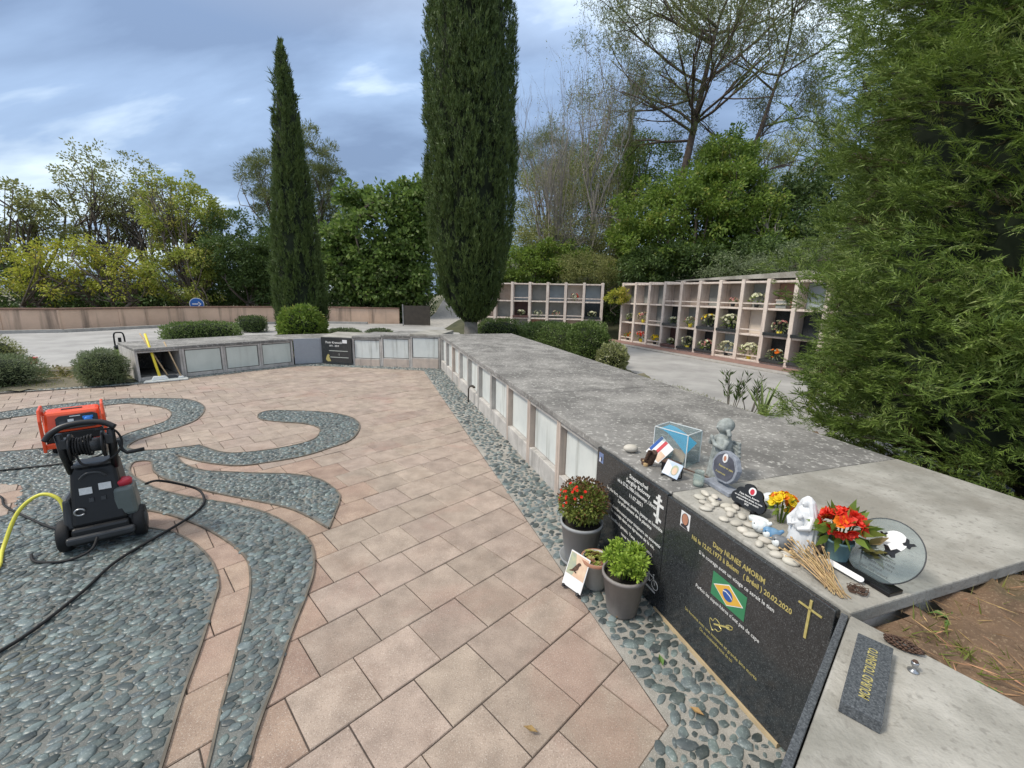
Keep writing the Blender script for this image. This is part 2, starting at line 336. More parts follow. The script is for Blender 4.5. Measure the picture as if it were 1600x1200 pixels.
# hillside rising behind the niche walls and wooded bank beyond the boundary wall
def terrain(x, y):
    a = np.clip((x * 0.913 + y * 0.407 - 11.6) / 6.0, 0, 6)           # behind the niche wall on the right
    b = np.clip((y - 18.9) / 6.5, 0, 6) * np.clip((x + 3.2) / 2.5, 0, 1)   # behind the far niche wall
    h = 1.75 * np.minimum(np.maximum(a, b), 1) + 1.05 * np.clip(np.maximum(a, b) - 1, 0, 6)
    return h
gx, gy = np.meshgrid(np.linspace(-10, 60, 71), np.linspace(-4, 95, 100), indexing='ij')
zt = terrain(gx, gy); zt = np.where(zt > 0.01, zt + 0.25 * rng.random(gx.shape), -0.35)
idx = np.arange(gx.size).reshape(gx.shape)
hl = link('hillside', npmesh('hillside', np.stack([gx.ravel(), gy.ravel(), zt.ravel()], -1), np.stack([idx[:-1, :-1].ravel(), idx[1:, :-1].ravel(), idx[1:, 1:].ravel(), idx[:-1, 1:].ravel()], -1), 'hill', True)); hl['kind'] = 'structure'

# ------------------------------------------------------------------ plaza of square pavers in half bond
PAZ, PL, PW, PO = 0.774883, 0.3003, 0.2991, (-1.1435, 2.9780)
pa = np.array([math.cos(PAZ), math.sin(PAZ)]); pb = np.array([math.sin(PAZ), -math.cos(PAZ)])
PLAZA1 = [(-1.6, -0.72), (0.502, 1.241), (0.666, 1.399), (-2.0, 9.37), (-3.8, 9.63), (-4.55, 9.72), (-5.0, 9.6), (-6.8, 7.45), (-6.8, -2.4)]
PLAZA2 = [(-6.8, 7.45), (-7.3, 7.12), (-8.4, 6.6), (-11, 5.5), (-11, -2.4), (-6.8, -2.4)]
def clip(poly, conv):
    n = len(conv); area = sum(conv[i][0] * conv[(i + 1) % n][1] - conv[(i + 1) % n][0] * conv[i][1] for i in range(n)); sg = 1 if area > 0 else -1
    for i in range(n):
        ax, ay = conv[i]; bx_, by_ = conv[(i + 1) % n]; o_ = []
        if not poly: return []
        side = [sg * ((bx_ - ax) * (p[1] - ay) - (by_ - ay) * (p[0] - ax)) for p in poly]
        for k in range(len(poly)):
            p, q = poly[k], poly[(k + 1) % len(poly)]; s1, s2 = side[k], side[(k + 1) % len(poly)]
            if s1 >= 0: o_.append(p)
            if (s1 >= 0) != (s2 >= 0):
                t = s1 / (s1 - s2); o_.append((p[0] + (q[0] - p[0]) * t, p[1] + (q[1] - p[1]) * t))
        poly = o_
    return poly
# outline of the pebble mosaic (metres on the ground), one continuous band that swirls through the pavers
MOS = ([(-1.13, 0.95), (-1.251, 1.211), (-1.391, 1.501), (-1.502, 1.76), (-1.649, 2.068), (-1.718, 2.195), (-1.885, 2.385), (-2.121, 2.573), (-2.383, 2.714), (-2.573, 2.766), (-2.68, 2.788), (-2.812, 2.891), (-2.874, 3.013), (-2.747, 2.998), (-2.512, 2.92), (-2.206, 2.779), (-1.914, 2.603), (-1.701, 2.437), (-1.581, 2.281), (-1.479, 2.109), (-1.379, 1.891), (-1.268, 1.638), (-1.179, 1.425), (-1.083, 1.214), (-0.98, 0.95)],
       [(-0.86, 0.95), (-0.944, 1.216), (-0.992, 1.38), (-1.036, 1.583), (-1.101, 1.838), (-1.157, 2.118), (-1.217, 2.335), (-1.335, 2.569), (-1.512, 2.76), (-1.876, 3.001), (-2.231, 3.141), (-2.579, 3.226), (-2.977, 3.35), (-3.293, 3.513), (-3.57, 3.695), (-3.72, 3.868), (-3.75, 3.965), (-3.611, 3.972), (-3.409, 3.761), (-3.179, 3.599), (-2.899, 3.478), (-2.495, 3.322), (-2.095, 3.201), (-1.71, 3.068), (-1.325, 2.81)],
       [(-1.325, 2.81), (-1.373, 3.04), (-1.414, 3.217), (-1.494, 3.387), (-1.761, 3.635), (-2.05, 3.735), (-2.422, 3.747), (-2.725, 3.763), (-2.935, 3.783), (-3.24, 3.925), (-3.493, 4.151)],
       [(-3.493, 4.151), (-3.213, 4.025), (-2.92, 3.94), (-2.652, 3.921), (-2.35, 4.068), (-2.16, 4.219), (-2.027, 4.416), (-1.886, 4.718), (-1.954, 5.205), (-2.181, 5.593), (-2.561, 5.824), (-2.964, 5.898), (-3.482, 5.896), (-3.547, 5.691), (-3.372, 5.454), (-3.045, 5.358), (-2.754, 5.32), (-2.485, 5.172), (-2.363, 4.973), (-2.327, 4.693), (-2.482, 4.472), (-2.752, 4.3), (-3.048, 4.247), (-3.476, 4.459)],
       [(-3.476, 4.459), (-3.636, 4.37), (-3.843, 4.281), (-4.069, 4.288), (-4.206, 4.379), (-4.272, 4.584), (-4.227, 4.814), (-4.177, 5.067), (-4.196, 5.4), (-4.449, 5.896), (-4.774, 6.242), (-5.171, 6.453), (-5.66, 6.457), (-6.115, 6.379), (-6.729, 5.945), (-7.006, 5.549), (-7.3, 4.9)],
       [(-6.9, 4.7), (-6.638, 5.24), (-6.362, 5.561), (-5.882, 6.082), (-5.492, 6.073), (-5.064, 5.923), (-4.754, 5.672), (-4.541, 5.319), (-4.544, 5.044), (-4.577, 4.794), (-4.554, 4.525), (-4.964, 4.299), (-5.336, 4.147), (-6.2, 3.9), (-7.0, 3.1)])
MOSL = [p for seg in MOS for p in spline(seg, 4)]
mosaic_lines = [spline(seg, 4) for seg in MOS]
MOSAIC = MOSL + [(-7.4, 2.0), (-6.6, 0.2), (-4.0, -0.3), (-2.2, 0.2)]
HOLE = spline([(-4.62, 3.38), (-4.459, 3.43), (-4.33, 3.43), (-4.173, 3.336), (-3.954, 3.117), (-3.823, 2.938), (-3.95, 2.86), (-4.25, 2.95), (-4.55, 3.15)], 4, True)
# strip of pebbles along the graves
STRIP = [(-0.28, 0.25), (0.502, 1.241), (0.666, 1.399), (-2.0, 9.37), (-3.8, 9.63), (-4.55, 9.72), (-5.0, 9.6), (-6.8, 7.45), (-7.3, 7.12), (-8.4, 6.6), (-8.44, 6.72), (-7.36, 7.25), (-6.92, 7.66), (-5.12, 9.86), (-4.56, 10.1), (-3.79, 9.93), (-1.63, 9.66), (1.10, 1.35), (1.10, 1.20), (0.35, 0.46), (0.0, 0.0)]
STRIP[0] = (-0.42, 0.36); STRIP[-1] = (-0.05, 0.05)

plaza = MB()
poly3 = [(-7.6, -2.6), (-1.5, -0.9), (0.62, 1.15), (0.9, 1.3), (-1.8, 9.55), (-4.55, 9.95), (-5.1, 9.75), (-6.85, 7.62), (-8.4, 6.7), (-11.2, 5.55), (-11.2, -2.6)]
plaza.prism(poly3, -0.15, -0.007)
PLZ = plaza.build('paved_plaza', 'joint', kind='structure')
def paver_geo(poly, z=0.0, tilt=(0, 0)):
    """bevelled slab piece from a convex outline"""
    n = len(poly); cx = sum(p[0] for p in poly) / n; cy = sum(p[1] for p in poly) / n
    def ins(d):
        r_ = []
        for x, y in poly:
            l_ = math.hypot(x - cx, y - cy) or 1; k = max(0.0, 1 - d / l_); r_.append((cx + (x - cx) * k, cy + (y - cy) * k))
        return r_
    a = ins(0.0); b = ins(0.0045)
    zf = lambda p: z + tilt[0] * (p[0] - cx) + tilt[1] * (p[1] - cy)
    vs = [(x, y, -0.02) for x, y in a] + [(x, y, zf((x, y)) - 0.004) for x, y in a] + [(x, y, zf((x, y))) for x, y in b]
    fs = [tuple(range(2 * n, 3 * n))] + [(i, (i + 1) % n, n + (i + 1) % n, n + i) for i in range(n)] + [(n + i, n + (i + 1) % n, 2 * n + (i + 1) % n, 2 * n + i) for i in range(n)]
    return vs, fs
pieces = []
pr_ = random.Random(3)
for k in range(-40, 30):
    for j in range(-45, 45):
        s = (j + (0.5 if k % 2 else 0.0)) * PL; t = k * PW; g = 0.0024
        cor = [(s + g, t + g), (s + PL - g, t + g), (s + PL - g, t + PW - g), (s + g, t + PW - g)]
        q = [(PO[0] + a * pa[0] + b * pb[0], PO[1] + a * pa[1] + b * pb[1]) for a, b in cor]
        cx, cy = sum(p[0] for p in q) / 4, sum(p[1] for p in q) / 4
        if cx < -11.2 or cy < -2 or cy > 10.2 or cx > 1.2: continue
        probe = [(q[a][0] + (q[b][0] - q[a][0]) * f_, q[a][1] + (q[b][1] - q[a][1]) * f_) for a, b in ((0, 1), (1, 2), (2, 3), (3, 0), (0, 2), (1, 3)) for f_ in (0.0, 0.25, 0.5, 0.75)]
        pxs = np.array(probe); inm = inside(pxs[:, 0], pxs[:, 1], MOSAIC) & ~inside(pxs[:, 0], pxs[:, 1], HOLE)
        if inm.all(): continue
        for pol in (clip(q, PLAZA1), clip(q, PLAZA2)):
            if len(pol) >= 3:
                full = abs(sum(pol[i][0] * pol[(i + 1) % len(pol)][1] - pol[(i + 1) % len(pol)][0] * pol[i][1] for i in range(len(pol)))) / 2
                if full < 0.002: continue
                c = (sum(p[0] for p in pol) / len(pol), sum(p[1] for p in pol) / len(pol))
                pieces.append((c, pol, full * (1 - inm.mean() * 0.9), pr_.uniform(-0.002, 0.0022), (pr_.uniform(-0.008, 0.008), pr_.uniform(-0.008, 0.008)), bool(inm.any()) and -6 < c[0] and c[1] < 4.0 and c[0] < -0.6))
cen = np.array([(p[0][0], p[0][1], 0) for p in pieces]); px, py, dz = view(cen)
size = np.array([p[2] for p in pieces]) / np.maximum(dz, 0.3) ** 3
size[(px < 0) | (px > 1600) | (py > 1200) | (dz < 0.2)] = 0
order = np.argsort(-size)
solo = [i for i in order[:300] if size[i] > 0]; soloset = set(int(i) for i in solo)
rest = MB()
for i, (c, pol, ar, z, tl, warm) in enumerate(pieces):
    if i in soloset:
        m_ = MB(); vs, fs = paver_geo([(x - c[0], y - c[1]) for x, y in pol], z, tl); m_.add(vs, fs)
        m_.build('paver', 'paver_warm' if warm else 'paver', PLZ, loc=(c[0], c[1], 0))
    else:
        vs, fs = paver_geo(pol, z, tl); rest.add(vs, fs)
rest.build('far_pavers', 'paver', PLZ, kind='stuff')

# ------------------------------------------------------------------ pebble mosaic and pebble strip
def pebble_field(name, outline, hole, z, mortar, label_lines, spacing, size_rng, seed, dens_fn=None, n_solo=300, edge_w=0.0055, lines=None, raise_=1.0):
    me = bpy.data.meshes.new(name)
    loops = [[Vector((x, y, 0)) for x, y in outline]] + ([[Vector((x, y, 0)) for x, y in hole]] if hole else [])
    tris = geometry.tessellate_polygon(loops); flat = [p for l_ in loops for p in l_]
    me.from_pydata([(p.x, p.y, z) for p in flat], [], [tuple(t) for t in tris]); me.update()
    if len(me.polygons) and me.polygons[0].normal.z < 0: me.flip_normals()
    me.materials.append(MATS[mortar]); fo = link(name, me, kind='structure')
    if lines:
        for ln in lines:
            e_ = MB(); n = len(ln); L_, R_, = [], []
            for i in range(n):
                a = Vector(ln[max(i - 1, 0)]); b = Vector(ln[min(i + 1, n - 1)]); d = (b - a); d = d.normalized() if d.length else Vector((1, 0)); nn = Vector((-d.y, d.x)) * edge_w
                p = Vector(ln[i]); L_.append((p.x + nn.x, p.y + nn.y)); R_.append((p.x - nn.x, p.y - nn.y))
            vs = [(x, y, z - 0.01) for x, y in L_] + [(x, y, z + 0.006) for x, y in L_] + [(x, y, z + 0.006) for x, y in R_] + [(x, y, z - 0.01) for x, y in R_]
            fs = [(r_ * n + i, r_ * n + i + 1, (r_ + 1) * n + i + 1, (r_ + 1) * n + i) for r_ in range(3) for i in range(n - 1)]
            e_.add(vs, fs); e_.build('edging_strip', 'edging', fo)
    r_ = np.random.default_rng(seed)
    xs = [p[0] for p in outline]; ys = [p[1] for p in outline]
    # dart throwing on a fine grid keeps the stones apart but uneven
    n_try = int((max(xs) - min(xs)) * (max(ys) - min(ys)) / spacing ** 2 * 9)
    P = np.stack([r_.uniform(min(xs), max(xs), n_try), r_.uniform(min(ys), max(ys), n_try)], -1)
    ok = inside(P[:, 0], P[:, 1], outline)
    if hole: ok &= ~inside(P[:, 0], P[:, 1], hole)
    P = P[ok]
    if dens_fn is not None: P = P[dens_fn(P[:, 0], P[:, 1]) > 0]
    O = np.array(outline + (hole or [])); O2 = np.roll(O, -1, 0)
    cell = {}; kept = []
    for q in P:
        ci, cj = int(q[0] // spacing), int(q[1] // spacing); bad = False
        for a in (-1, 0, 1):
            for b in (-1, 0, 1):
                for o_ in cell.get((ci + a, cj + b), ()):
                    dx, dy = q[0] - o_[0], q[1] - o_[1]
                    u_ = dx * 0.80 + dy * 0.60; v_ = -dx * 0.60 + dy * 0.80      # stones are longer along one direction
                    if (u_ / 1.18) ** 2 + (v_ / 0.80) ** 2 < spacing * spacing: bad = True; break
                if bad: break
            if bad: break
        if not bad: cell.setdefault((ci, cj), []).append(q); kept.append(q)
    big = len(kept)
    # small stones wedged into what room is left
    P2 = np.stack([r_.uniform(min(xs), max(xs), n_try * 2), r_.uniform(min(ys), max(ys), n_try * 2)], -1); ok = inside(P2[:, 0], P2[:, 1], outline)
    if hole: ok &= ~inside(P2[:, 0], P2[:, 1], hole)
    P2 = P2[ok & (np.hypot(P2[:, 0] + 0.3, P2[:, 1]) < 4.2)]; sm = {}
    for q in P2:
        ci, cj = int(q[0] // spacing), int(q[1] // spacing); bad = False
        for a in (-1, 0, 1):
            for b in (-1, 0, 1):
                for o_ in cell.get((ci + a, cj + b), ()):
                    dx, dy = q[0] - o_[0], q[1] - o_[1]; u_ = dx * 0.80 + dy * 0.60; v_ = -dx * 0.60 + dy * 0.80
                    if (u_ / 1.2) ** 2 + (v_ / 0.85) ** 2 < (spacing * 0.82) ** 2: bad = True; break
                if not bad:
                    for o_ in sm.get((ci + a, cj + b), ()):
                        if (q[0] - o_[0]) ** 2 + (q[1] - o_[1]) ** 2 < (spacing * 0.62) ** 2: bad = True; break
                if bad: break
            if bad: break
        if not bad: sm.setdefault((ci, cj), []).append(q); kept.append(q)
    K = np.array(kept); SM = np.arange(len(K)) >= big
    # distance to outline so stones do not cross the edging
    D = np.full(len(K), 9.0); E = O[: len(outline)]; E2 = np.roll(E, -1, 0)
    for a, b in zip(E, E2):
        ab = b - a; L2 = max(ab @ ab, 1e-9); t = np.clip(((K - a) @ ab) / L2, 0, 1); dd = np.hypot(*(K - (a + t[:, None] * ab)).T); D = np.minimum(D, dd)
    SM = SM[D > 0.016]; K = K[D > 0.016]; D = D[D > 0.016]; n = len(K)
    lo, hi = size_rng
    la = r_.uniform(lo, hi, n) * np.where(r_.random(n) < 0.15, 1.25, 1.0); la = np.where(SM, r_.uniform(0.010, 0.017, n), la); lb = la * r_.uniform(0.50, 0.82, n); la = np.minimum(la, D * 1.5 + 0.004); lb = np.minimum(lb, D * 1.2 + 0.003)
    an = R(37) + r_.normal(0, 0.55, n); hgt = lb * r_.uniform(0.28, 0.5, n) * raise_
    # templates: low domes with uneven outline
    T = []
    for k in range(12):
        seg, rg = (9, 3) if k < 6 else (6, 3); rr = np.random.default_rng(k + 50); rad = 1 + rr.uniform(-0.14, 0.14, seg)
        vs = [((math.cos(2 * math.pi * i / seg) * rad[i] * c_), (math.sin(2 * math.pi * i / seg) * rad[i] * c_), z_) for c_, z_ in (((1.0, -0.25), (0.96, 0.35), (0.70, 0.82)) if k < 6 else ((1.0, -0.1), (0.78, 0.75))) for i in range(seg)] + [(0, 0, 1.0)]
        nr = 2 if k < 6 else 1
        fs = [(a * seg + i, a * seg + (i + 1) % seg, (a + 1) * seg + (i + 1) % seg) for a in range(nr) for i in range(seg)] + [(a * seg + i, (a + 1) * seg + (i + 1) % seg, (a + 1) * seg + i) for a in range(nr) for i in range(seg)] + [(nr * seg + i, nr * seg + (i + 1) % seg, (nr + 1) * seg) for i in range(seg)]
        T.append((np.array(vs), np.array(fs)))
    px, py, dz = view(np.c_[K, np.zeros(n)])
    sz = la * lb / np.maximum(dz, 0.3) ** 3; sz[(px < 0) | (px > 1600) | (py > 1200) | (dz < 0.3)] = 0
    solo = set(int(i) for i in np.argsort(-sz)[:n_solo] if sz[i] > 0)
    tm = [npmesh('pebble', t_[0], t_[1], 'pebble', True) for t_ in T[:6]]
    VV, FF, off = [], [], 0
    for i in range(n):
        k = i % 6 + (6 if (dz[i] > 3.3 or SM[i]) and i not in solo else 0)
        if i in solo:
            o = link('pebble', tm[k], fo, loc=(K[i, 0], K[i, 1], z)); o.rotation_euler = (0, 0, an[i]); o.scale = (la[i], lb[i], hgt[i])
        else:
            v = T[k][0] * (la[i], lb[i], hgt[i]); c_, s_ = math.cos(an[i]), math.sin(an[i])
            VV.append(np.stack([v[:, 0] * c_ - v[:, 1] * s_ + K[i, 0], v[:, 0] * s_ + v[:, 1] * c_ + K[i, 1], v[:, 2] + z], -1)); FF.append(T[k][1] + off); off += len(v)
    if VV:
        ro = link('small_pebbles', npmesh('small_pebbles', np.concatenate(VV), np.concatenate(FF), 'pebble', True), fo); ro['kind'] = 'stuff'
    return fo
pebble_field('pebble_mosaic', MOSAIC, HOLE, 0.006, 'mortar_dark', None, 0.036, (0.0195, 0.0325), 11, lines=mosaic_lines)
pebble_field('pebble_strip', STRIP, None, 0.004, 'mortar_pale', None, 0.044, (0.021, 0.038), 12)

# ================================================================== graves and walls
mat('concrete_dark', (0.305, 0.296, 0.278), (0.155, 0.15, 0.142), scale=2.6, rough=0.9, bump=0.6, bscale=55, speck=(0.60, 0.59, 0.55), speck_scale=30, speck_amt=0.6, stain=(0.115, 0.112, 0.105), stain_scale=1.3, stain_amt=0.8, stain_lo=0.48, contrast=0.12)
mat('concrete_pale', (0.42, 0.405, 0.365), (0.25, 0.242, 0.212), scale=3.4, rough=0.88, bump=0.55, bscale=60, speck=(0.20, 0.19, 0.168), speck_scale=38, speck_amt=0.55, stain=(0.235, 0.22, 0.188), stain_scale=1.9, stain_amt=0.75, stain_lo=0.50, contrast=0.13)
mat('concrete_front', (0.56, 0.535, 0.50), (0.40, 0.38, 0.355), scale=5, rough=0.88, bump=0.3, bscale=70, streak=(0.20, 0.19, 0.175), streak_amt=0.65, speck=(0.26, 0.25, 0.23), speck_scale=55, speck_amt=0.4)
mat('concrete_pink', (0.56, 0.47, 0.40), (0.44, 0.37, 0.32), scale=5, rough=0.88, bump=0.3, bscale=70, streak=(0.24, 0.21, 0.19), streak_amt=0.5)
mat('panel_white', (0.68, 0.71, 0.68), (0.57, 0.605, 0.59), scale=2.4, rough=0.42, streak=(0.32, 0.33, 0.30), streak_amt=0.65, speck=(0.5, 0.5, 0.47), speck_scale=12, speck_amt=0.12)
mat('panel_green', (0.60, 0.64, 0.59), (0.52, 0.56, 0.515), scale=3, rough=0.5, streak=(0.42, 0.44, 0.40), streak_amt=0.4)
mat('seal', (0.075, 0.062, 0.052), rough=0.9)
mat('granite_black', (0.036, 0.040, 0.043), (0.020, 0.023, 0.025), scale=60, rough=0.15, speck=(0.15, 0.16, 0.165), speck_scale=210, speck_amt=0.7, spec=0.55)
mat('granite_grey', (0.38, 0.41, 0.445), (0.25, 0.27, 0.30), scale=130, rough=0.3, speck=(0.44, 0.46, 0.48), speck_scale=190, speck_amt=0.7, contrast=0.08)
mat('granite_mid', (0.105, 0.115, 0.125), (0.055, 0.062, 0.07), scale=160, rough=0.25, speck=(0.22, 0.235, 0.25), speck_scale=220, speck_amt=0.6, contrast=0.08)
mat('render_pink', (0.70, 0.50, 0.37), (0.60, 0.425, 0.31), scale=1.5, rough=0.92, bump=0.25, bscale=80, streak=(0.20, 0.15, 0.115), streak_amt=0.85, sscale=0.5)
mat('coping', (0.255, 0.15, 0.11), (0.16, 0.10, 0.075), scale=8, rough=0.85, bump=0.4)
mat('niche_frame', (0.74, 0.65, 0.575), (0.63, 0.54, 0.475), scale=4, rough=0.85, bump=0.25, streak=(0.36, 0.28, 0.24), streak_amt=0.55, speck=(0.30, 0.23, 0.2), speck_scale=25, speck_amt=0.3)
mat('white_line', (0.80, 0.80, 0.78), (0.72, 0.72, 0.70), rough=0.5)
mat('gold_line', (0.66, 0.58, 0.23), (0.52, 0.44, 0.16), scale=60, rough=0.35, metal=0.35)

def unit_frame(t, x0, x1, top, depth, plinth, panel='panel_white', front=None, frame='concrete_front', slab=None, rec=0.05, seal=False, open_=False, post_m=None):
    """one grave unit in its row's frame: posts, plinth, beam, recessed closing panel"""
    w_ = 0.042
    for a, b in ((x0, x0 + w_), (x1 - w_, x1)):
        MB().box(a + 0.0015, b - 0.0015, 0.0, depth - 0.02, 0.0, top - 0.052).build('post', post_m or frame, t, bevel=0.006)
    MB().box(x0 + w_, x1 - w_, 0.004, 0.12, 0.0, plinth).build('plinth', frame, t, bevel=0.006)
    MB().box(x0 + w_, x1 - w_, 0.004, 0.10, top - 0.085, top - 0.053).build('lintel', frame, t, bevel=0.004)
    MB().box(x0 + w_, x1 - w_, depth - 0.1, depth - 0.03, 0.0, top - 0.053).build('back_wall', 'concrete_dark', t)
    if open_:
        MB().box(x0 + w_, x1 - w_, 0.125, depth - 0.11, 0.0, 0.05).build('chamber_floor', 'concrete_dark', t); return None
    if seal: MB().box(x0 + w_ + 0.003, x1 - w_ - 0.003, rec - 0.012, rec + 0.03, plinth + 0.002, top - 0.087).build('seal', 'seal', t)
    g = 0.013 if seal else 0.006
    return MB().box(x0 + w_ + g, x1 - w_ - g, rec - (0.03 if seal else 0.0), rec + 0.02, plinth + g, top - 0.085 - g).build('closing_panel', panel, t, bevel=0.003)

# --- long row on the right of the plaza
LW = 8.78 / 12
LONG = thing('columbarium_row', 'long low row of concrete grave units with grey weathered slab top', 'grave row', (-1.661, 9.687, 0), math.atan2(-0.9497, 0.3132))
ltop = lambda x: 0.800 - 0.088 * x / 8.78
LD = 1.72
for i in range(10):
    unit_frame(LONG, i * LW, (i + 1) * LW, ltop((i + 1) * LW), LD, 0.20 - 0.004 * (i % 3), post_m='concrete_pink' if i in (7, 8, 9, 2) else None, rec=0.06)
for i in (10, 11):
    x0, x1, tp = i * LW, (i + 1) * LW, ltop((i + 1) * LW)
    MB().box(x0 + 0.004, x1 - 0.004 + (0.13 if i == 11 else 0), -0.012, LD - 0.03, 0.0, tp - 0.053).build('core_wall', 'concrete_front', LONG)
for k, (a, b) in enumerate(((0, 2), (2, 4), (4, 6), (6, 8), (8, 11), (11, 12))):
    xa, xb = a * LW, b * LW; z1, z0 = ltop(xa), ltop(xb); s_ = MB(); ya, yb = (-0.016, LD)
    e_ = 0.0025; xe = xb + (0.155 if b == 12 else 0)
    q = 0.002 * (k % 2)
    s_.add([(xa + e_, ya, z1 - 0.052 + q), (xe - e_, ya, z0 - 0.052 + q), (xe - e_, yb, z0 - 0.052 + q), (xa + e_, yb, z1 - 0.052 + q), (xa + e_, ya, z1 + q), (xe - e_, ya, z0 + q), (xe - e_, yb, z0 + q), (xa + e_, yb, z1 + q)],
           [(0, 3, 2, 1), (4, 5, 6, 7), (0, 1, 5, 4), (1, 2, 6, 5), (2, 3, 7, 6), (3, 0, 4, 7)])
    s_.build('top_slab', 'concrete_pale' if b == 12 else 'concrete_dark', LONG, bevel=0.006)
# tap on the plinth
tp = MB(); tp.tube([(3.42, -0.005, 0.30), (3.42, -0.06, 0.31), (3.42, -0.09, 0.27), (3.42, -0.095, 0.05)], 0.012, 8); tp.box(3.34, 3.50, -0.03, 0.0, 0.29, 0.31); tp.build('water_pipe', 'seal', LONG, smooth=True)
# granite panels with inscriptions
GP = []
for i, lab in ((10, 'polished dark granite panel with white lettering and an orthodox cross'), (11, 'polished dark granite panel with gold lettering and a green flag')):
    x0, x1 = i * LW, (i + 1) * LW + (0.125 if i == 11 else 0); z1 = ltop(x1) - 0.008
    g = MB().box(x0 + 0.002, x1 - 0.002, -0.040, -0.017, 0.028, z1).build('granite_panel', 'granite_black', LONG, bevel=0.0025); g['label'] = lab; GP.append((g, x0, x1, z1))
MB().box(11 * LW - 0.02, 12 * LW + 0.02, -0.045, -0.006, 0.005, 0.026).build('foot_batten', mat('batten', (0.55, 0.43, 0.26), (0.40, 0.31, 0.19), scale=9, rough=0.8), LONG)
def onp(x, z, lift=0.0015, y=-0.040): return fr((x, y - lift, z), (1, 0, 0), (0, -1, 0))
g1, x0, x1, z1 = GP[0]; cx = (x0 + x1) / 2
def line(g, s_, xa, xb, zc, h, m, bold=0.0006): text('inscription', s_, h, m, g, onp((xa + xb) / 2, zc - h * 0.33), bold=bold, width=xb - xa)
for s_, xa, xb, zc, h in [('Stepanchel', 7.705, 7.885, 0.668, 0.034), ('Serghiy Bolovey', 7.675, 7.91, 0.631, 0.036), ('né le 27.02.1986 à Novomyr, Ukraine', 7.585, 7.985, 0.591, 0.033), ('11.07.2021', 7.72, 7.85, 0.547, 0.032),
      ('Le plus fort, courageux, sincère, joyeux et honnête', 7.47, 8.035, 0.491, 0.030), ('Le plus aimant de la planète', 7.605, 7.945, 0.457, 0.030),
      ('Tu laisses derrière nous pour toujours un souvenir', 7.42, 8.035, 0.395, 0.030), ('de courage dans nos épreuves de la vie,', 7.53, 7.985, 0.360, 0.030),
      ('ta famille à jamais, Yana, tes parents,', 7.505, 7.975, 0.308, 0.030), ('tous tes amis', 7.665, 7.84, 0.265, 0.030)]: line(g1, s_, xa, xb, zc, h, 'white_line')
c_ = MB(onp(7.985, 0.600, 0.0)); c_.box(-0.010, 0.010, -0.09, 0.075, 0, 0.002); c_.box(-0.024, 0.024, 0.045, 0.058, 0, 0.002); c_.box(-0.042, 0.042, 0.012, 0.028, 0, 0.002)
c_.add([(-0.032, -0.042, 0), (-0.032, -0.056, 0), (0.032, -0.074, 0), (0.032, -0.060, 0), (-0.032, -0.042, 0.002), (-0.032, -0.056, 0.002), (0.032, -0.074, 0.002), (0.032, -0.060, 0.002)], [(4, 5, 6, 7), (0, 1, 5, 4), (1, 2, 6, 5), (2, 3, 7, 6), (3, 0, 4, 7)])
c_.build('orthodox_cross', 'white_line', g1)
def flat(name, m, parent, M, poly, th=0.001): return MB(M).prism(poly, 0.0, th).build(name, m, parent)
def disc_poly(rx, ry, n=20, cx=0, cy=0): return [(cx + rx * math.cos(2 * math.pi * i / n), cy + ry * math.sin(2 * math.pi * i / n)) for i in range(n)]
mat('photo_white', (0.78, 0.78, 0.78), (0.74, 0.74, 0.74), rough=0.3); mat('photo_skin', (0.50, 0.25, 0.16), (0.42, 0.19, 0.12), scale=40, rough=0.3); mat('photo_blue', (0.20, 0.27, 0.46), (0.12, 0.16, 0.30), scale=30, rough=0.3); mat('photo_dark', (0.035, 0.035, 0.045), rough=0.3)
mat('photo_grass', (0.45, 0.47, 0.30), (0.32, 0.36, 0.30), scale=30, rough=0.3)
Mf = onp(x0 + 0.055, z1 - 0.060, 0.0005)
ph = flat('portrait', 'photo_blue', g1, Mf, [(-0.028, -0.034), (0.028, -0.034), (0.028, 0.034), (-0.028, 0.034)])
flat('photo_figure', 'photo_white', ph, Mf @ Matrix.Translation((0, 0, 0.0012)), [(-0.02, -0.03), (-0.005, -0.03), (-0.002, -0.005), (-0.014, 0.0)]); flat('photo_figure', 'photo_dark', ph, Mf @ Matrix.Translation((0, 0, 0.0012)), disc_poly(0.008, 0.016, 12, 0.008, -0.004))
bk = MB(onp(7.975, 0.150, 0.0))
for dx in (-0.042, 0.042): bk.tube([(dx + 0.026 * math.cos(t), 0.026 * math.sin(t), 0.001) for t in np.linspace(0, 2 * math.pi, 15)], 0.0022, 4, False)
for a, b in (((-0.042, 0), (-0.018, 0.04)), ((-0.018, 0.04), (0.026, 0.036)), ((0.026, 0.036), (0.0, -0.002)), ((0.0, -0.002), (-0.018, 0.04)), ((-0.042, 0), (0.0, -0.002)), ((0.042, 0), (0.022, 0.055)), ((0.022, 0.055), (0.034, 0.058)), ((-0.02, 0.047), (-0.008, 0.047))): bk.tube([(a[0], a[1], 0.001), (b[0], b[1], 0.001)], 0.0022, 4, False)
bk.box(-0.06, 0.05, -0.048, -0.038, 0, 0.002); bk.build('bicycle_engraving', 'white_line', g1)
g2, x0, x1, z1 = GP[1]; cx = (x0 + x1) / 2
line(g2, 'Dany NUNES AMORIM', 8.375, 8.645, 0.626, 0.034, 'gold_line', 0.0008); line(g2, 'Né le 12.02.1973 à Belem   ( Brésil ) 20.02.2020', 8.245, 8.765, 0.600 - 0.014, 0.032, 'gold_line', 0.0008)
line(g2, 'Si le courage avait un visage ce serait le tien', 8.30, 8.70, 0.540, 0.026, 'white_line', 0.0002)
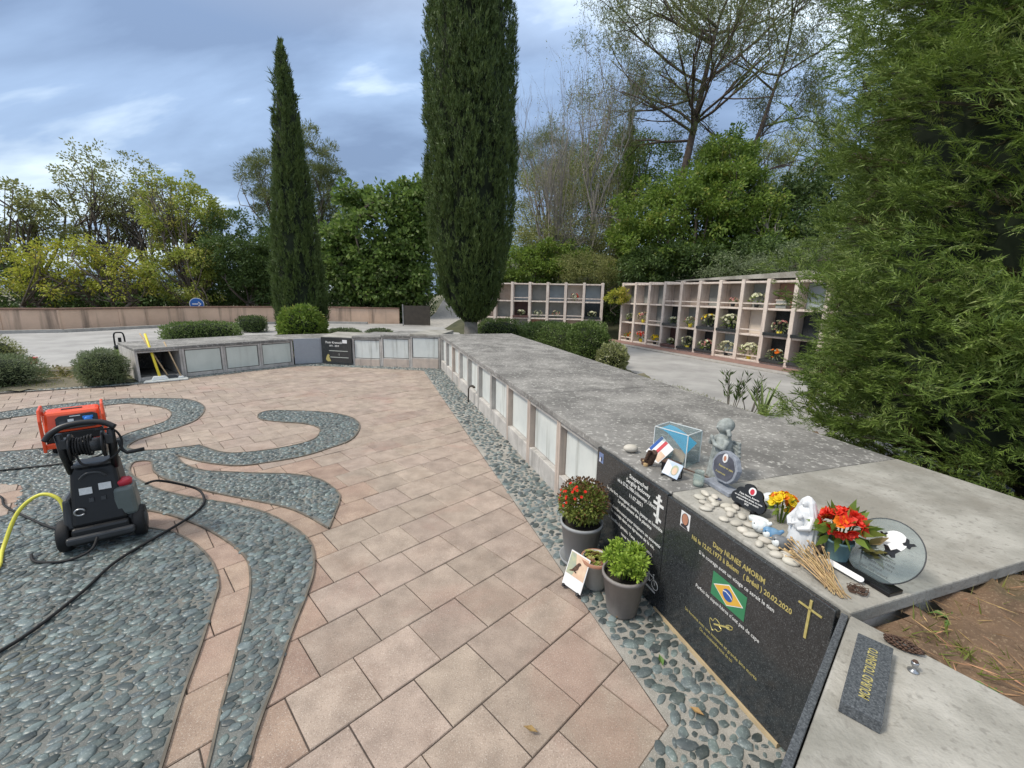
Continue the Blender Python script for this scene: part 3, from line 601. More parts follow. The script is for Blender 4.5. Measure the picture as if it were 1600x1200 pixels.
line(g2, "Parfois les super-héros n'ont pas de cape", 8.305, 8.66, 0.366, 0.026, 'white_line', 0.0002); line(g2, 'Un homme avec une immense et grande âme morte', 8.255, 8.675, 0.200, 0.024, 'gold_line', 0.0002); line(g2, 'On se souviendra tous de toi', 8.36, 8.555, 0.170, 0.024, 'gold_line', 0.0002)
mat('flag_green', (0.045, 0.235, 0.11), (0.035, 0.20, 0.09), rough=0.3); mat('flag_yellow', (0.74, 0.44, 0.07), (0.68, 0.38, 0.05), rough=0.3); mat('flag_blue', (0.03, 0.10, 0.35), (0.025, 0.08, 0.28), rough=0.3)
Mg = onp(8.488, 0.447, 0.0004); T = Matrix.Translation
fl = flat('flag', 'flag_green', g2, Mg, [(-0.092, -0.058), (0.092, -0.058), (0.092, 0.058), (-0.092, 0.058)])
flat('flag_border', 'photo_white', fl, Mg @ T((0, 0, 0.0012)), [(-0.082, 0), (0, -0.052), (0.082, 0), (0, 0.052)], 0.0006)
flat('flag_rhombus', 'flag_yellow', fl, Mg @ T((0, 0, 0.002)), [(-0.076, 0), (0, -0.047), (0.076, 0), (0, 0.047)], 0.0006); flat('flag_disc', 'flag_blue', fl, Mg @ T((0, 0, 0.0028)), disc_poly(0.027, 0.027), 0.0006)
flat('flag_band', 'photo_white', fl, Mg @ T((0, 0, 0.0036)), [(-0.026, 0.004), (-0.01, 0.009), (0.01, 0.004), (0.026, -0.006), (0.026, -0.001), (0.01, 0.0085), (-0.01, 0.0135), (-0.026, 0.009)][::1], 0.0005)
Mp = onp(8.190, 0.640, 0.0005)
pt = flat('portrait', 'photo_white', g2, Mp, [(-0.032, -0.042), (0.032, -0.042), (0.032, 0.042), (-0.032, 0.042)]); flat('photo_figure', 'photo_dark', pt, Mp @ T((0, 0, 0.0012)), disc_poly(0.025, 0.033, 16, 0, 0.004), 0.0006)
flat('photo_face', 'photo_skin', pt, Mp @ T((0, 0, 0.002)), disc_poly(0.020, 0.029, 16, 0, 0.006), 0.0006); flat('photo_shirt', 'photo_dark', pt, Mp @ T((0, 0, 0.002)), [(-0.028, -0.038), (0.024, -0.040), (0.016, -0.026), (-0.02, -0.024)], 0.0005)
cr_ = MB(onp(8.825, 0.615, 0.0)); cr_.box(-0.0045, 0.0045, -0.085, 0.068, 0, 0.004); cr_.box(-0.042, 0.042, 0.030, 0.036, 0, 0.004); cr_.build('thin_cross', 'gold_line', g2)
gt = MB(onp(8.478, 0.285, 0.0) @ Matrix.Rotation(0.55, 4, 'Z'))
ol = spline([(-0.066, 0.022, 0.001), (-0.05, 0.012, 0.001), (-0.032, 0.024, 0.001), (-0.012, 0.008, 0.001), (-0.02, -0.004, 0.001), (-0.010, -0.018, 0.001), (-0.035, -0.030, 0.001), (-0.05, -0.022, 0.001), (-0.07, -0.030, 0.001), (-0.076, -0.005, 0.001)], 4, True)
gt.tube(ol + ol[:1], 0.0016, 4, False); gt.box(-0.05, 0.045, -0.005, 0.002, 0, 0.002); gt.tube([(0.045 + 0.02 * math.cos(t), -0.001 + 0.009 * math.sin(t), 0.001) for t in np.linspace(0, 2 * math.pi, 12)], 0.002, 4, False); gt.build('guitar_engraving', 'gold_line', g2)

# --- near unit whose front turns towards the camera
NEAR = thing('columbarium_row', 'pale concrete grave slab with a small dark name plaque, edged in grey granite', 'grave row', (1.112, 1.206, 0), 0)
ax, ay = -0.722, -0.692; sx, sy = 0.554, -0.832
pt_ = lambda a, b: (a * ax + b * sx, a * ay + b * sy)
MB().prism([pt_(0.03, 0.03), pt_(1.45, 0.03), pt_(1.45, 1.62), pt_(0.03, 1.62)], 0, 0.655).build('core_wall', 'concrete_front', NEAR)
MB().prism([pt_(0, 0.012), pt_(0.735, 0.012), pt_(0.735, 1.7), pt_(0, 1.7)], 0.658, 0.710).build('top_slab', 'concrete_pale', NEAR, bevel=0.006)
MB().prism([pt_(0.74, 0.012), pt_(1.475, 0.012), pt_(1.475, 1.7), pt_(0.74, 1.7)], 0.657, 0.709).build('top_slab', 'concrete_pale', NEAR, bevel=0.006)
for a in (0.0, 0.735):
    MB().prism([pt_(a + 0.002, -0.012), pt_(a + 0.731, -0.012), pt_(a + 0.731, 0.008), pt_(a + 0.002, 0.008)], 0.02, 0.705).build('granite_panel', 'granite_mid', NEAR, bevel=0.003)

# --- far left row: open unit and three closed ones
dA = Vector((1.773, 2.188)); WA = dA.length / 4
ROWA = thing('columbarium_row', 'low grave row with one open dark chamber beside three closed pale panels', 'grave row', (-6.921, 7.641, 0), math.atan2(dA.y, dA.x))
for i in range(4):
    unit_frame(ROWA, i * WA, (i + 1) * WA, 0.615, 1.5, 0.065, 'panel_green', seal=True, open_=(i == 0), rec=0.05)
for a, b in ((0, 1), (1, 3), (3, 4)):
    MB().box(a * WA + 0.002, b * WA - 0.002, -0.012, 1.5, 0.563, 0.615).build('top_slab', 'concrete_dark', ROWA, bevel=0.006)
# --- grey granite unit
dB = Vector((0.565, 0.262)); ROWB = thing('grave_unit', 'plain blue grey speckled granite grave front at the bend', 'grave', (-5.135, 9.842, 0), math.atan2(dB.y, dB.x))
WB = dB.length
MB().box(0.0, WB, 0.02, 1.2, 0, 0.55).build('core_wall', 'concrete_front', ROWB); MB().box(0.003, WB - 0.003, -0.006, 0.018, 0.02, 0.612).build('granite_panel', 'granite_grey', ROWB, bevel=0.003)
MB().prism([(0.0, 0.02), (WB, 0.02), (WB + 0.45, 1.3), (-0.5, 1.2)], 0.555, 0.605).build('top_slab', 'concrete_dark', ROWB, bevel=0.006)
# --- black inscribed unit
dC = Vector((0.775, -0.165)); WC = dC.length
ROWC = thing('grave_unit', 'square black granite grave front with white lettering and a gold praying figure', 'grave', (-4.565, 10.085, 0), math.atan2(dC.y, dC.x))
MB().box(0.005, WC - 0.005, 0.02, 1.15, 0, 0.60).build('core_wall', 'concrete_front', ROWC); MB().prism([(-0.03, 0.0), (WC, 0.0), (WC + 0.02, 1.25), (-0.4, 1.2)], 0.605, 0.662).build('top_slab', 'concrete_pale', ROWC, bevel=0.006)
gc = MB().box(0.0, WC - 0.004, -0.045, -0.005, 0.03, 0.645).build('granite_panel', 'granite_black', ROWC, bevel=0.003)
op = lambda x, z: fr((x, -0.0465, z), (1, 0, 0), (0, -1, 0))
text('inscription', 'Piotr Kranecki', 0.075, 'white_line', gc, op(0.34, 0.505), bold=0.001); text('inscription', '1971 - 2019', 0.055, 'white_line', gc, op(0.34, 0.43), bold=0.001)
MB(op(0, 0)).box(0.20, 0.70, 0.325, 0.338, 0, 0.001).box(0.22, 0.71, 0.172, 0.185, 0, 0.001).box(0.46, 0.468, 0.225, 0.275, 0, 0.001).build('engraved_lines', 'panel_green', gc)
MB(op(0, 0)).box(0.57, 0.69, 0.52, 0.60, 0, 0.002).build('photo_plate', 'photo_white', gc); MB(op(0, 0)).prism([(0.10, 0.12), (0.13, 0.20), (0.17, 0.25), (0.21, 0.22), (0.19, 0.19), (0.24, 0.08), (0.15, 0.07)], 0, 0.002).build('praying_figure', 'gold_line', gc)
# --- three stepped units that meet the long row
dD = Vector((2.115, -0.245)); WD = dD.length / 3
ROWD = thing('columbarium_row', 'three stepped grave units with streaked pale panels on a pinkish plinth', 'grave row', (-3.785, 9.915, 0), math.atan2(dD.y, dD.x))
for i in range(3):
    tp_ = (0.695, 0.745, 0.79)[i]
    unit_frame(ROWD, i * WD, (i + 1) * WD, tp_, 1.25, (0.17, 0.20, 0.235)[i], 'panel_white', frame='concrete_front', rec=0.045, seal=True)
    MB().box(i * WD + 0.045, (i + 1) * WD - 0.045, -0.006, 0.002, 0.0, (0.15, 0.18, 0.215)[i]).build('plinth_face', 'concrete_pink', ROWD)
    MB().box(i * WD + 0.002, (i + 1) * WD - 0.002, -0.014, 1.25, tp_ - 0.052, tp_).build('top_slab', 'concrete_pale' if i == 2 else 'concrete_dark', ROWD, bevel=0.006)

# ------------------------------------------------------------------ boundary wall along the road
BW = [(-34, 6.5), (-25.5, 12.2), (-19.33, 15.95), (-17.9, 16.75), (-17.05, 18.45), (-16.65, 19.35), (-16.1, 20.55), (-14.6, 22.0), (-12.6, 23.4), (-10.5, 24.3), (-8.1, 24.35), (-6.55, 24.45)]
wall = thing('boundary_wall', 'long pinkish rendered boundary wall with brown coping and dark drip stains', 'wall')
for (ax_, ay_), (bx_, by_) in zip(BW[:-1], BW[1:]):
    d = Vector((bx_ - ax_, by_ - ay_)); L = d.length; M = Matrix.Translation((ax_, ay_, 0)) @ Matrix.Rotation(math.atan2(d.y, d.x), 4, 'Z')
    MB(M).box(0.004, L - 0.004, -0.0, 0.22, -0.16, 0.80).build('wall_panel', 'render_pink', wall); MB(M).box(-0.01, L + 0.0, -0.05, 0.27, 0.803, 0.87).build('coping', 'coping', wall, bevel=0.01)
    MB(M).box(-0.045, 0.045, -0.025, 0.0, -0.16, 0.795).build('pilaster', 'render_pink', wall)
kb = MB(); rd = [(-34, 5.7), (-25.3, 11.5), (-19.1, 15.2), (-17.3, 16.25), (-16.3, 18.2), (-15.4, 20.1), (-14.0, 21.4), (-12.1, 22.7), (-10.3, 23.5), (-8.1, 23.6)]
for (ax_, ay_), (bx_, by_) in zip(rd[:-1], rd[1:]):
    d = Vector((bx_ - ax_, by_ - ay_)); M = Matrix.Translation((ax_, ay_, 0)) @ Matrix.Rotation(math.atan2(d.y, d.x), 4, 'Z'); kb.box(0, d.length, 0, 0.16, -0.1, 0.09, M)
kb.build('kerb', 'kerb', kind='structure')
# ramp that climbs behind the cypress, gate leaf beside it
rp = MB(); rp.add([(-5.0, 23.0, -0.028), (-2.3, 22.0, -0.028), (-1.8, 27, 0.55), (-4.9, 27, 0.55), (-5.1, 34, 2.0), (-1.6, 34, 2.0)], [(0, 1, 2, 3), (3, 2, 5, 4)]); rp.build('ramp_road', 'kerb', kind='structure', smooth=True)
mat('gate_brown', (0.085, 0.07, 0.055), (0.06, 0.05, 0.04), scale=5, rough=0.6); mat('metal_grey', (0.35, 0.34, 0.33), (0.27, 0.27, 0.26), rough=0.45, metal=0.4)
gate = thing('gate', 'dark brown sheet metal gate leaf standing open at the ramp', 'gate', (-5.95, 22.9, 0), R(8))
MB().box(0, 0.06, -0.03, 0.03, -0.1, 1.12).build('gate_post', 'metal_grey', gate); MB().box(0.07, 1.38, -0.012, 0.012, 0.02, 1.05).build('gate_leaf', 'gate_brown', gate); MB().box(1.385, 1.46, -0.035, 0.035, -0.1, 1.05).build('gate_post', 'gate_brown', gate)
# round blue arrow sign
sg = thing('road_sign', 'round blue road sign with a white arrow pointing right', 'sign', (-15.75, 21.3, 0), R(36))
mat('sign_blue', (0.03, 0.13, 0.42), (0.025, 0.11, 0.36), rough=0.35)
My = Matrix.Rotation(R(90), 4, 'X')
MB().tube([(0, 0.03, -0.1), (0, 0.03, 1.15)], 0.03, 8).build('sign_post', 'metal_grey', sg)
MB(Matrix.Translation((0, 0.0, 0.98)) @ My).prism(disc_poly(0.30, 0.30, 28), 0.0, 0.012).build('sign_rim', 'photo_white', sg); dsk = MB(Matrix.Translation((0, -0.004, 0.98)) @ My).prism(disc_poly(0.275, 0.275, 28), 0.01, 0.016).build('sign_face', 'sign_blue', sg)
MB(Matrix.Translation((0, -0.013, 0.98)) @ My).prism([(-0.18, -0.025), (0.06, -0.025), (0.06, 0.025), (-0.18, 0.025)], 0.008, 0.012).prism([(0.04, -0.10), (0.08, -0.11), (0.19, 0), (0.08, 0.11), (0.04, 0.10), (0.13, 0)], 0.0122, 0.014).build('arrow', 'photo_white', dsk)

# ------------------------------------------------------------------ walls of burial niches
tints = {'b': mat('niche_beige', (0.52, 0.435, 0.36), (0.40, 0.33, 0.275), scale=3, rough=0.8, streak=(0.40, 0.32, 0.27), streak_amt=0.4), 'g': mat('niche_grey', (0.33, 0.34, 0.32), (0.25, 0.26, 0.245), scale=3, rough=0.6, streak=(0.28, 0.28, 0.26), streak_amt=0.4),
         'k': 'granite_black', 'r': mat('niche_red', (0.36, 0.21, 0.16), (0.27, 0.16, 0.125), scale=4, rough=0.5), 'w': mat('niche_white', (0.70, 0.63, 0.54), (0.62, 0.55, 0.47), scale=3, rough=0.6), 'u': mat('niche_blue', (0.36, 0.42, 0.45), (0.29, 0.34, 0.37), scale=3, rough=0.35), 'm': mat('niche_maroon', (0.13, 0.07, 0.065), (0.09, 0.05, 0.045), rough=0.3)}
def niche_wall(label, loc, rz, cols, cw, rows, rh, scheme, depth=0.75, rails=True, base=0.06, ledge_k=True, step=0.0):
    t = thing('niche_wall', label, 'niche wall', loc, rz); rr = random.Random(5)
    hgt = lambda c: base + rows * rh
    for c in range(cols + 1):
        MB().box(c * cw - 0.055, c * cw + 0.055, -0.02, depth, -0.1, hgt(c) + 0.05).build('divider', 'niche_frame', t, bevel=0.012)
    for c in range(cols):
        a, b = c * cw + 0.057, (c + 1) * cw - 0.057
        for r_ in range(rows + 1):
            MB().box(a, b, 0.0, depth, base + r_ * rh - 0.055, base + r_ * rh + 0.0).build('shelf', 'niche_frame', t, bevel=0.01)
        MB().box(a, b, depth - 0.06, depth - 0.01, -0.1, base + rows * rh - 0.06).build('back_wall', 'niche_frame', t)
        for r_ in range(rows):
            k = scheme[rows - 1 - r_][c]; z0 = base + r_ * rh
            if k == '.': continue
            MB().box(a + 0.012, b - 0.012, 0.36, 0.40, z0 + 0.004, z0 + rh - 0.062).build('closing_panel', tints[k], t)
            if k in 'km' and ledge_k:
                MB().box(a - 0.02, b + 0.02, -0.05, 0.35, z0 + 0.003, z0 + 0.085).build('granite_ledge', tints[k], t, bevel=0.006)
            elif rails and rr.random() < 0.7:
                MB().box(a + 0.001, b - 0.001, 0.0, 0.03, z0 + 0.10, z0 + 0.135).build('rail', 'niche_frame', t)
    return t
NA = math.atan2(-0.913, 0.407)
NR = niche_wall('tall wall of burial niches in three rows, pinkish frames, beside the wide asphalt', (4.287, 16.974, 0), NA, 14, 0.752, 3, 0.715,
    ['gggbbgbgrububu', 'gbgkgkkwkkgkbg', 'bugmkkubkkkbkb'])
cp = MB(); cp.add([(2.6, 0.1, 2.27), (10.6, 0.1, 2.27), (10.6, 0.1, 2.58), (7.6, 0.1, 2.46), (2.6, 0.1, 2.285), (2.6, 0.75, 2.27), (10.6, 0.75, 2.27), (10.6, 0.75, 2.58), (7.6, 0.75, 2.46), (2.6, 0.75, 2.285)], [(0, 1, 2, 3, 4), (9, 8, 7, 6, 5), (4, 3, 8, 9), (3, 2, 7, 8), (1, 6, 7, 2), (0, 4, 9, 5)])
cp.build('sloping_parapet', 'concrete_pale', NR)
NL = niche_wall('low far wall of burial niches partly hidden by the tall cypress and hedge', (-1.55, 18.62, 0), math.atan2(-0.87, 5.2), 7, 0.753, 3, 0.715, ['gbuguwu', 'bgmgggk', 'gbgrgbg'])
MB(Matrix.Translation((4.287, 16.974, 0)) @ Matrix.Rotation(NA, 4, 'Z')).box(-0.4, 11, -0.62, -0.02, -0.03, 0.012).build('paving_band', 'redband', kind='structure')
MB(Matrix.Translation((4.287, 16.974, 0)) @ Matrix.Rotation(NA, 4, 'Z')).box(-0.4, 11, -0.95, -0.63, -0.03, 0.004).build('gutter', 'kerb', kind='structure')

# ================================================================== trees, hedges and plants
mat('bark', (0.165, 0.135, 0.11), (0.085, 0.07, 0.058), scale=9, rough=0.95, bump=0.6, bscale=40)
mat('bark_grey', (0.29, 0.265, 0.235), (0.18, 0.165, 0.145), scale=9, rough=0.95, bump=0.4, bscale=40)
mat('bark_pine', (0.17, 0.125, 0.10), (0.085, 0.068, 0.058), scale=7, rough=0.95, bump=0.6, bscale=30)
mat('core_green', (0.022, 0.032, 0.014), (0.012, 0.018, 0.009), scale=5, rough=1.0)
leafmat('leaf_cypress', (0.042, 0.07, 0.026), (0.118, 0.170, 0.062), trans=0.2, nscale=1.6)
leafmat('leaf_thuja', (0.036, 0.072, 0.02), (0.195, 0.28, 0.075), (0.32, 0.39, 0.13), trans=0.3, nscale=2.2, c3amt=0.24)
leafmat('leaf_thuja_brown', (0.045, 0.038, 0.022), (0.085, 0.075, 0.04), trans=0.2, nscale=2.2)
leafmat('leaf_mid', (0.078, 0.14, 0.028), (0.195, 0.28, 0.065), (0.33, 0.35, 0.08), trans=0.4, nscale=0.8, c3amt=0.20)
leafmat('leaf_dark', (0.038, 0.07, 0.025), (0.10, 0.155, 0.055), trans=0.3, nscale=0.9)
leafmat('leaf_big', (0.065, 0.115, 0.03), (0.185, 0.275, 0.085), (0.28, 0.33, 0.14), trans=0.4, nscale=1.0, c3amt=0.22)
leafmat('leaf_yellow', (0.19, 0.225, 0.04), (0.43, 0.46, 0.085), (0.55, 0.47, 0.09), trans=0.45, nscale=0.7, c3amt=0.25)
leafmat('leaf_lime', (0.15, 0.20, 0.05), (0.34, 0.39, 0.10), (0.46, 0.43, 0.12), trans=0.45, nscale=0.7, c3amt=0.28)
leafmat('leaf_olive', (0.125, 0.15, 0.065), (0.27, 0.29, 0.13), (0.38, 0.37, 0.15), trans=0.4, nscale=0.8, c3amt=0.22)
leafmat('leaf_brown', (0.085, 0.088, 0.04), (0.20, 0.185, 0.085), (0.26, 0.20, 0.10), trans=0.4, nscale=0.9, c3amt=0.28)
leafmat('leaf_pine', (0.075, 0.10, 0.045), (0.175, 0.205, 0.09), (0.27, 0.25, 0.10), trans=0.35, nscale=0.8, c3amt=0.2)
leafmat('leaf_hedge', (0.06, 0.105, 0.036), (0.165, 0.235, 0.085), (0.29, 0.34, 0.16), trans=0.3, nscale=2.5, c3amt=0.2)
leafmat('leaf_sage', (0.10, 0.13, 0.085), (0.20, 0.25, 0.155), (0.27, 0.30, 0.20), trans=0.3, nscale=3, c3amt=0.22)
leafmat('leaf_variegated', (0.13, 0.17, 0.07), (0.36, 0.38, 0.22), (0.55, 0.54, 0.38), trans=0.35, nscale=5, c3amt=0.25)
leafmat('leaf_grass', (0.09, 0.12, 0.03), (0.23, 0.26, 0.08), (0.38, 0.31, 0.14), trans=0.4, nscale=4, c3amt=0.25)

def unit(a): return a / np.maximum(np.linalg.norm(a, axis=-1, keepdims=True), 1e-9)
def leaf_quads(P, D, L, W, r_, flat_up=0.0):
    n = len(P); D = unit(D); X = r_.normal(size=(n, 3)); X[:, 2] *= (1 - flat_up)
    S = unit(np.cross(D, np.cross(D, X) if False else X)); L = np.broadcast_to(L, n)[:, None]; W = np.broadcast_to(W, n)[:, None]
    V = np.stack([P, P + D * L * 0.45 + S * W * 0.5, P + D * L, P + D * L * 0.45 - S * W * 0.5], 1).reshape(-1, 3)
    return V, np.arange(4 * n).reshape(n, 4)
def leaf_tris(P, D, L, W, r_):
    n = len(P); D = unit(D); S = unit(np.cross(D, r_.normal(size=(n, 3)))); L = np.broadcast_to(L, n)[:, None]; W = np.broadcast_to(W, n)[:, None]
    return np.stack([P - S * W * 0.5, P + S * W * 0.5, P + D * L], 1).reshape(-1, 3), np.arange(3 * n).reshape(n, 3)
def branch(mb, a, b, r0, r1, r_, bend=0.12, seg=5, n=5):
    a = np.array(a, float); b = np.array(b, float); L = np.linalg.norm(b - a); off = r_.normal(size=3) * L * bend; pts = []
    for i in range(n + 1):
        t = i / n; pts.append(tuple(a + (b - a) * t + off * math.sin(math.pi * t)))
    mb.tube(pts, [r0 + (r1 - r0) * i / n for i in range(n + 1)], seg, False); return pts
def crown_pts(ells, n, r_, shell=0.55):
    """clump centres in a union of ellipsoids, biased to the outside and the top"""
    w = np.array([e[3] * e[4] * e[5] for e in ells]) ** 0.67; k = r_.choice(len(ells), n, p=w / w.sum()); E = np.array(ells)[k]
    d = unit(r_.normal(size=(n, 3))); rad = shell + (1 - shell) * r_.random(n) ** 0.6
    rad *= 1 + 0.18 * np.sin(d[:, 0] * 5 + k) * np.cos(d[:, 2] * 6 + d[:, 1] * 4)
    return E[:, :3] + d * rad[:, None] * E[:, 3:6]
def tree(name, label, base, ells, nclump, clump_r, per, leaf, m, seed, trunk_r=0.14, bark='bark', limbs=14, group='trees around the cemetery', cat='tree', aspect=0.55, droop=0.3, fork=0.4, shell=0.5, twigs=0, stems=1):
    r_ = np.random.default_rng(seed); t = thing(name, label, cat, base, 0, group); B = np.array(base, float)
    C_ = crown_pts(ells, nclump, r_, shell)
    tr = MB(Matrix.Translation((-B[0], -B[1], -B[2]))); ctr = np.mean([e[:3] for e in ells], 0)
    forks = []
    for s in range(stems):
        foot = B + np.array([r_.normal() * 0.25 * (stems > 1), r_.normal() * 0.25 * (stems > 1), -0.2])
        f = foot + (ctr - B) * fork + r_.normal(size=3) * 0.25 * np.array([1, 1, 0.2]) * (1 + (stems > 1) * 2); branch(tr, foot, f, trunk_r, trunk_r * 0.7, r_, 0.06, 7, 5); forks.append(f)
    pick = r_.choice(nclump, min(limbs, nclump), replace=False)
    for i in pick:
        f = forks[int(r_.integers(len(forks)))]; rr = trunk_r * r_.uniform(0.3, 0.55); pts = branch(tr, f, C_[i], rr, 0.012, r_, 0.13, 5, 5)
        near = np.argsort(np.linalg.norm(C_ - C_[i], axis=1))[1:1 + max(2, twigs)]
        for j in near: branch(tr, pts[3], C_[j], rr * 0.45, 0.008, r_, 0.15, 4, 3)
    tr.build('trunk', bark, t, smooth=True)
    n = nclump * per; cc = np.repeat(C_, per, 0); sc_ = np.repeat(r_.uniform(0.6, 1.3, nclump), per)
    d = unit(r_.normal(size=(n, 3))); P = cc + d * (clump_r * sc_ * r_.random(n) ** 0.5)[:, None] * np.array([1, 1, 0.72])
    D = d + unit(cc - ctr) * 0.5 + np.array([0, 0, -droop]) + r_.normal(size=(n, 3)) * 0.4
    V, Fq = leaf_quads(P - B, D, leaf * r_.uniform(0.7, 1.3, n), leaf * aspect * r_.uniform(0.8, 1.2, n), r_)
    link('crown', npmesh('crown', V, Fq, m), t); return t
G1 = 'trees along the bank beyond the boundary wall'; G2 = 'trees on the hillside behind the niche walls'

# --- bank beyond the boundary wall
tree('broadleaf_tree', 'leaning tree with sparse brownish green leaf clusters at the far end of the wall', (-25.4, 24, -0.1), [(-26.6, 24, 5.4, 2.2, 2, 1.8), (-24.9, 24, 5.0, 1.5, 1.5, 1.5), (-27.5, 24, 3.6, 1.5, 1.5, 1.3)], 110, 0.40, 60, 0.16, 'leaf_olive', 1, 0.2, 'bark', 22, G1, fork=0.5)
tree('ash_tree', 'tall airy tree with thin feathery crown rising above the boundary wall', (-23.2, 27, -0.1), [(-24.2, 27, 7.6, 2.6, 2, 2.2), (-22.7, 27, 6.2, 2.2, 1.6, 1.9), (-25.3, 27, 5.6, 1.7, 1.5, 1.8)], 230, 0.40, 38, 0.15, 'leaf_olive', 2, 0.17, 'bark', 34, G1, fork=0.35, stems=3, twigs=4)
tree('maple_tree', 'pale yellow green tree with open crown beside the round blue sign', (-18.6, 25, -0.1), [(-19.3, 25, 6.1, 2.2, 1.8, 1.8), (-17.9, 25, 5.4, 1.7, 1.5, 1.7), (-18.9, 25, 4.0, 2.0, 1.5, 1.2)], 220, 0.40, 62, 0.15, 'leaf_lime', 3, 0.15, 'bark', 26, G1, stems=2, fork=0.4, twigs=4)
tree('yellow_tree', 'low bright yellow tree under the leaning brownish tree', (-22.9, 21.5, -0.1), [(-22.9, 21.5, 2.4, 1.9, 1.3, 1.5), (-24.6, 21.5, 2.5, 1.3, 1.2, 1.2)], 84, 0.36, 50, 0.13, 'leaf_yellow', 4, 0.11, 'bark', 24, G1, stems=3)
tree('yellow_tree', 'low yellow green tree with dark twisted stems in the gap of the bank', (-20.6, 22.4, -0.1), [(-20.6, 22.4, 2.4, 1.9, 1.3, 1.4), (-21.4, 22.6, 3.5, 1.1, 1.1, 0.9)], 84, 0.36, 50, 0.13, 'leaf_yellow', 5, 0.12, 'bark', 26, G1, stems=3)
tree('lime_tree', 'low lime green tree close behind the round blue sign', (-18.0, 23.4, -0.1), [(-18.1, 23.4, 2.4, 2.2, 1.3, 1.5), (-17.0, 23.6, 3.2, 1.1, 1.1, 1.2)], 110, 0.38, 60, 0.14, 'leaf_lime', 6, 0.09, 'bark', 18, G1, stems=3)
tree('dark_tree', 'dark blue green bushy tree left of the slender cypress', (-15.3, 24.6, -0.1), [(-15.3, 24.6, 3.4, 2.2, 1.8, 2.5), (-13.4, 25, 2.8, 1.8, 1.6, 2.4)], 300, 0.42, 100, 0.14, 'leaf_dark', 7, 0.16, 'bark', 12, G1)
tree('pine_tree', 'soft pale green pine standing behind the slender cypress', (-14.6, 31, -0.1), [(-16.6, 31, 9.2, 2.2, 1.8, 1.8), (-14.2, 31, 10.2, 2.0, 1.8, 2.4), (-12.6, 31, 8.3, 1.5, 1.5, 1.9), (-14.9, 31, 7.0, 3.2, 2, 1.8)], 330, 0.46, 140, 0.19, 'leaf_pine', 8, 0.2, 'bark_pine', 24, G1, aspect=0.2, droop=-0.5)
tree('catalpa_tree', 'large leaved green tree between the two cypresses behind the wall', (-8.2, 26.0, -0.1), [(-8.5, 26, 4.6, 2.9, 2.0, 3.0), (-6.1, 26.5, 6.3, 1.7, 1.6, 1.8), (-10.0, 25.9, 3.2, 1.5, 1.4, 2.2), (-7.6, 25.6, 2.2, 3.0, 1.2, 1.5), (-6.5, 26.2, 3.6, 1.4, 1.4, 2.2)], 520, 0.46, 62, 0.24, 'leaf_big', 9, 0.2, 'bark', 14, G1, aspect=0.75)
tree('dark_tree', 'dark shrubby tree in shade behind the gate and ramp', (-8.4, 29.5, -0.1), [(-11.4, 28.5, 2.6, 2.2, 1.6, 2.4), (-8.0, 29.5, 3.1, 2.4, 1.6, 2.7)], 200, 0.45, 90, 0.15, 'leaf_dark', 10, 0.16, 'bark', 8, G1)
tree('dark_tree', 'small dark evergreen behind the yellow trees on the bank', (-17.6, 27.5, -0.1), [(-18.8, 28.5, 2.2, 2.4, 1.6, 2.0), (-15.8, 29, 2.6, 2.2, 1.6, 2.4)], 220, 0.45, 100, 0.14, 'leaf_dark', 30, 0.14, 'bark', 8, G1)
tree('shrub_tree', 'bushy dark green thicket low behind the far end of the wall', (-26.8, 23.0, -0.1), [(-27.2, 23.2, 1.5, 2.6, 1.6, 1.5), (-23.2, 24.2, 1.2, 2.4, 1.5, 1.1), (-20.0, 25.2, 1.2, 2.4, 1.5, 1.1)], 280, 0.42, 90, 0.13, 'leaf_dark', 31, 0.1, 'bark', 8, G1, cat='shrub')
def slim_cypress(name, label, base, h, r, seed, m='leaf_cypress'):
    return None

# --- hillside behind the niche walls
tree('broadleaf_tree', 'dense rounded green tree above the middle of the niche wall', (8.0, 20.2, 1.6), [(7.2, 20, 5.0, 3.0, 2.2, 2.1), (9.6, 20.2, 5.6, 2.1, 1.9, 2.2), (6.1, 19.6, 3.9, 1.8, 1.5, 1.5), (10.4, 19.6, 4.2, 1.8, 1.4, 1.5), (9.7, 21, 7.6, 1.4, 1.4, 1.4)], 560, 0.42, 110, 0.14, 'leaf_mid', 12, 0.2, 'bark', 14, G2, aspect=0.6)
tree('broadleaf_tree', 'olive green bushy tree right of the tall cypress above the far niches', (2.0, 24.5, 2.0), [(1.8, 24.5, 6.6, 2.0, 1.6, 2.8), (4.0, 25, 6.4, 2.2, 1.8, 3.2), (2.6, 23.4, 4.4, 2.4, 1.4, 1.5), (4.6, 21.4, 4.6, 1.3, 1.0, 1.6), (1.2, 21.4, 4.4, 1.2, 0.9, 1.5)], 420, 0.45, 105, 0.12, 'leaf_olive', 13, 0.16, 'bark_grey', 22, G2, aspect=0.35)
tree('pine_tree', 'soft round pine crown peeping out right of the tall cypress', (1.9, 30, 2.4), [(1.8, 30, 10.4, 2.0, 1.7, 1.9), (3.6, 30.5, 9.6, 1.8, 1.6, 1.7)], 180, 0.48, 130, 0.17, 'leaf_pine', 14, 0.2, 'bark_pine', 12, G2, aspect=0.14, droop=-0.5)
tree('pine_tree', 'yellowish green pine behind the broad green tree, near the dead trunk', (15.6, 28, 3.5), [(15.2, 28, 9.2, 3.0, 2.2, 2.0), (17.6, 28, 10.2, 2.4, 1.8, 2.0), (13.2, 27.5, 7.8, 2.2, 1.8, 1.8), (15.5, 27, 6.8, 3.5, 1.8, 1.6)], 300, 0.5, 100, 0.19, 'leaf_lime', 15, 0.2, 'bark_pine', 16, G2, aspect=0.16, droop=-0.4)
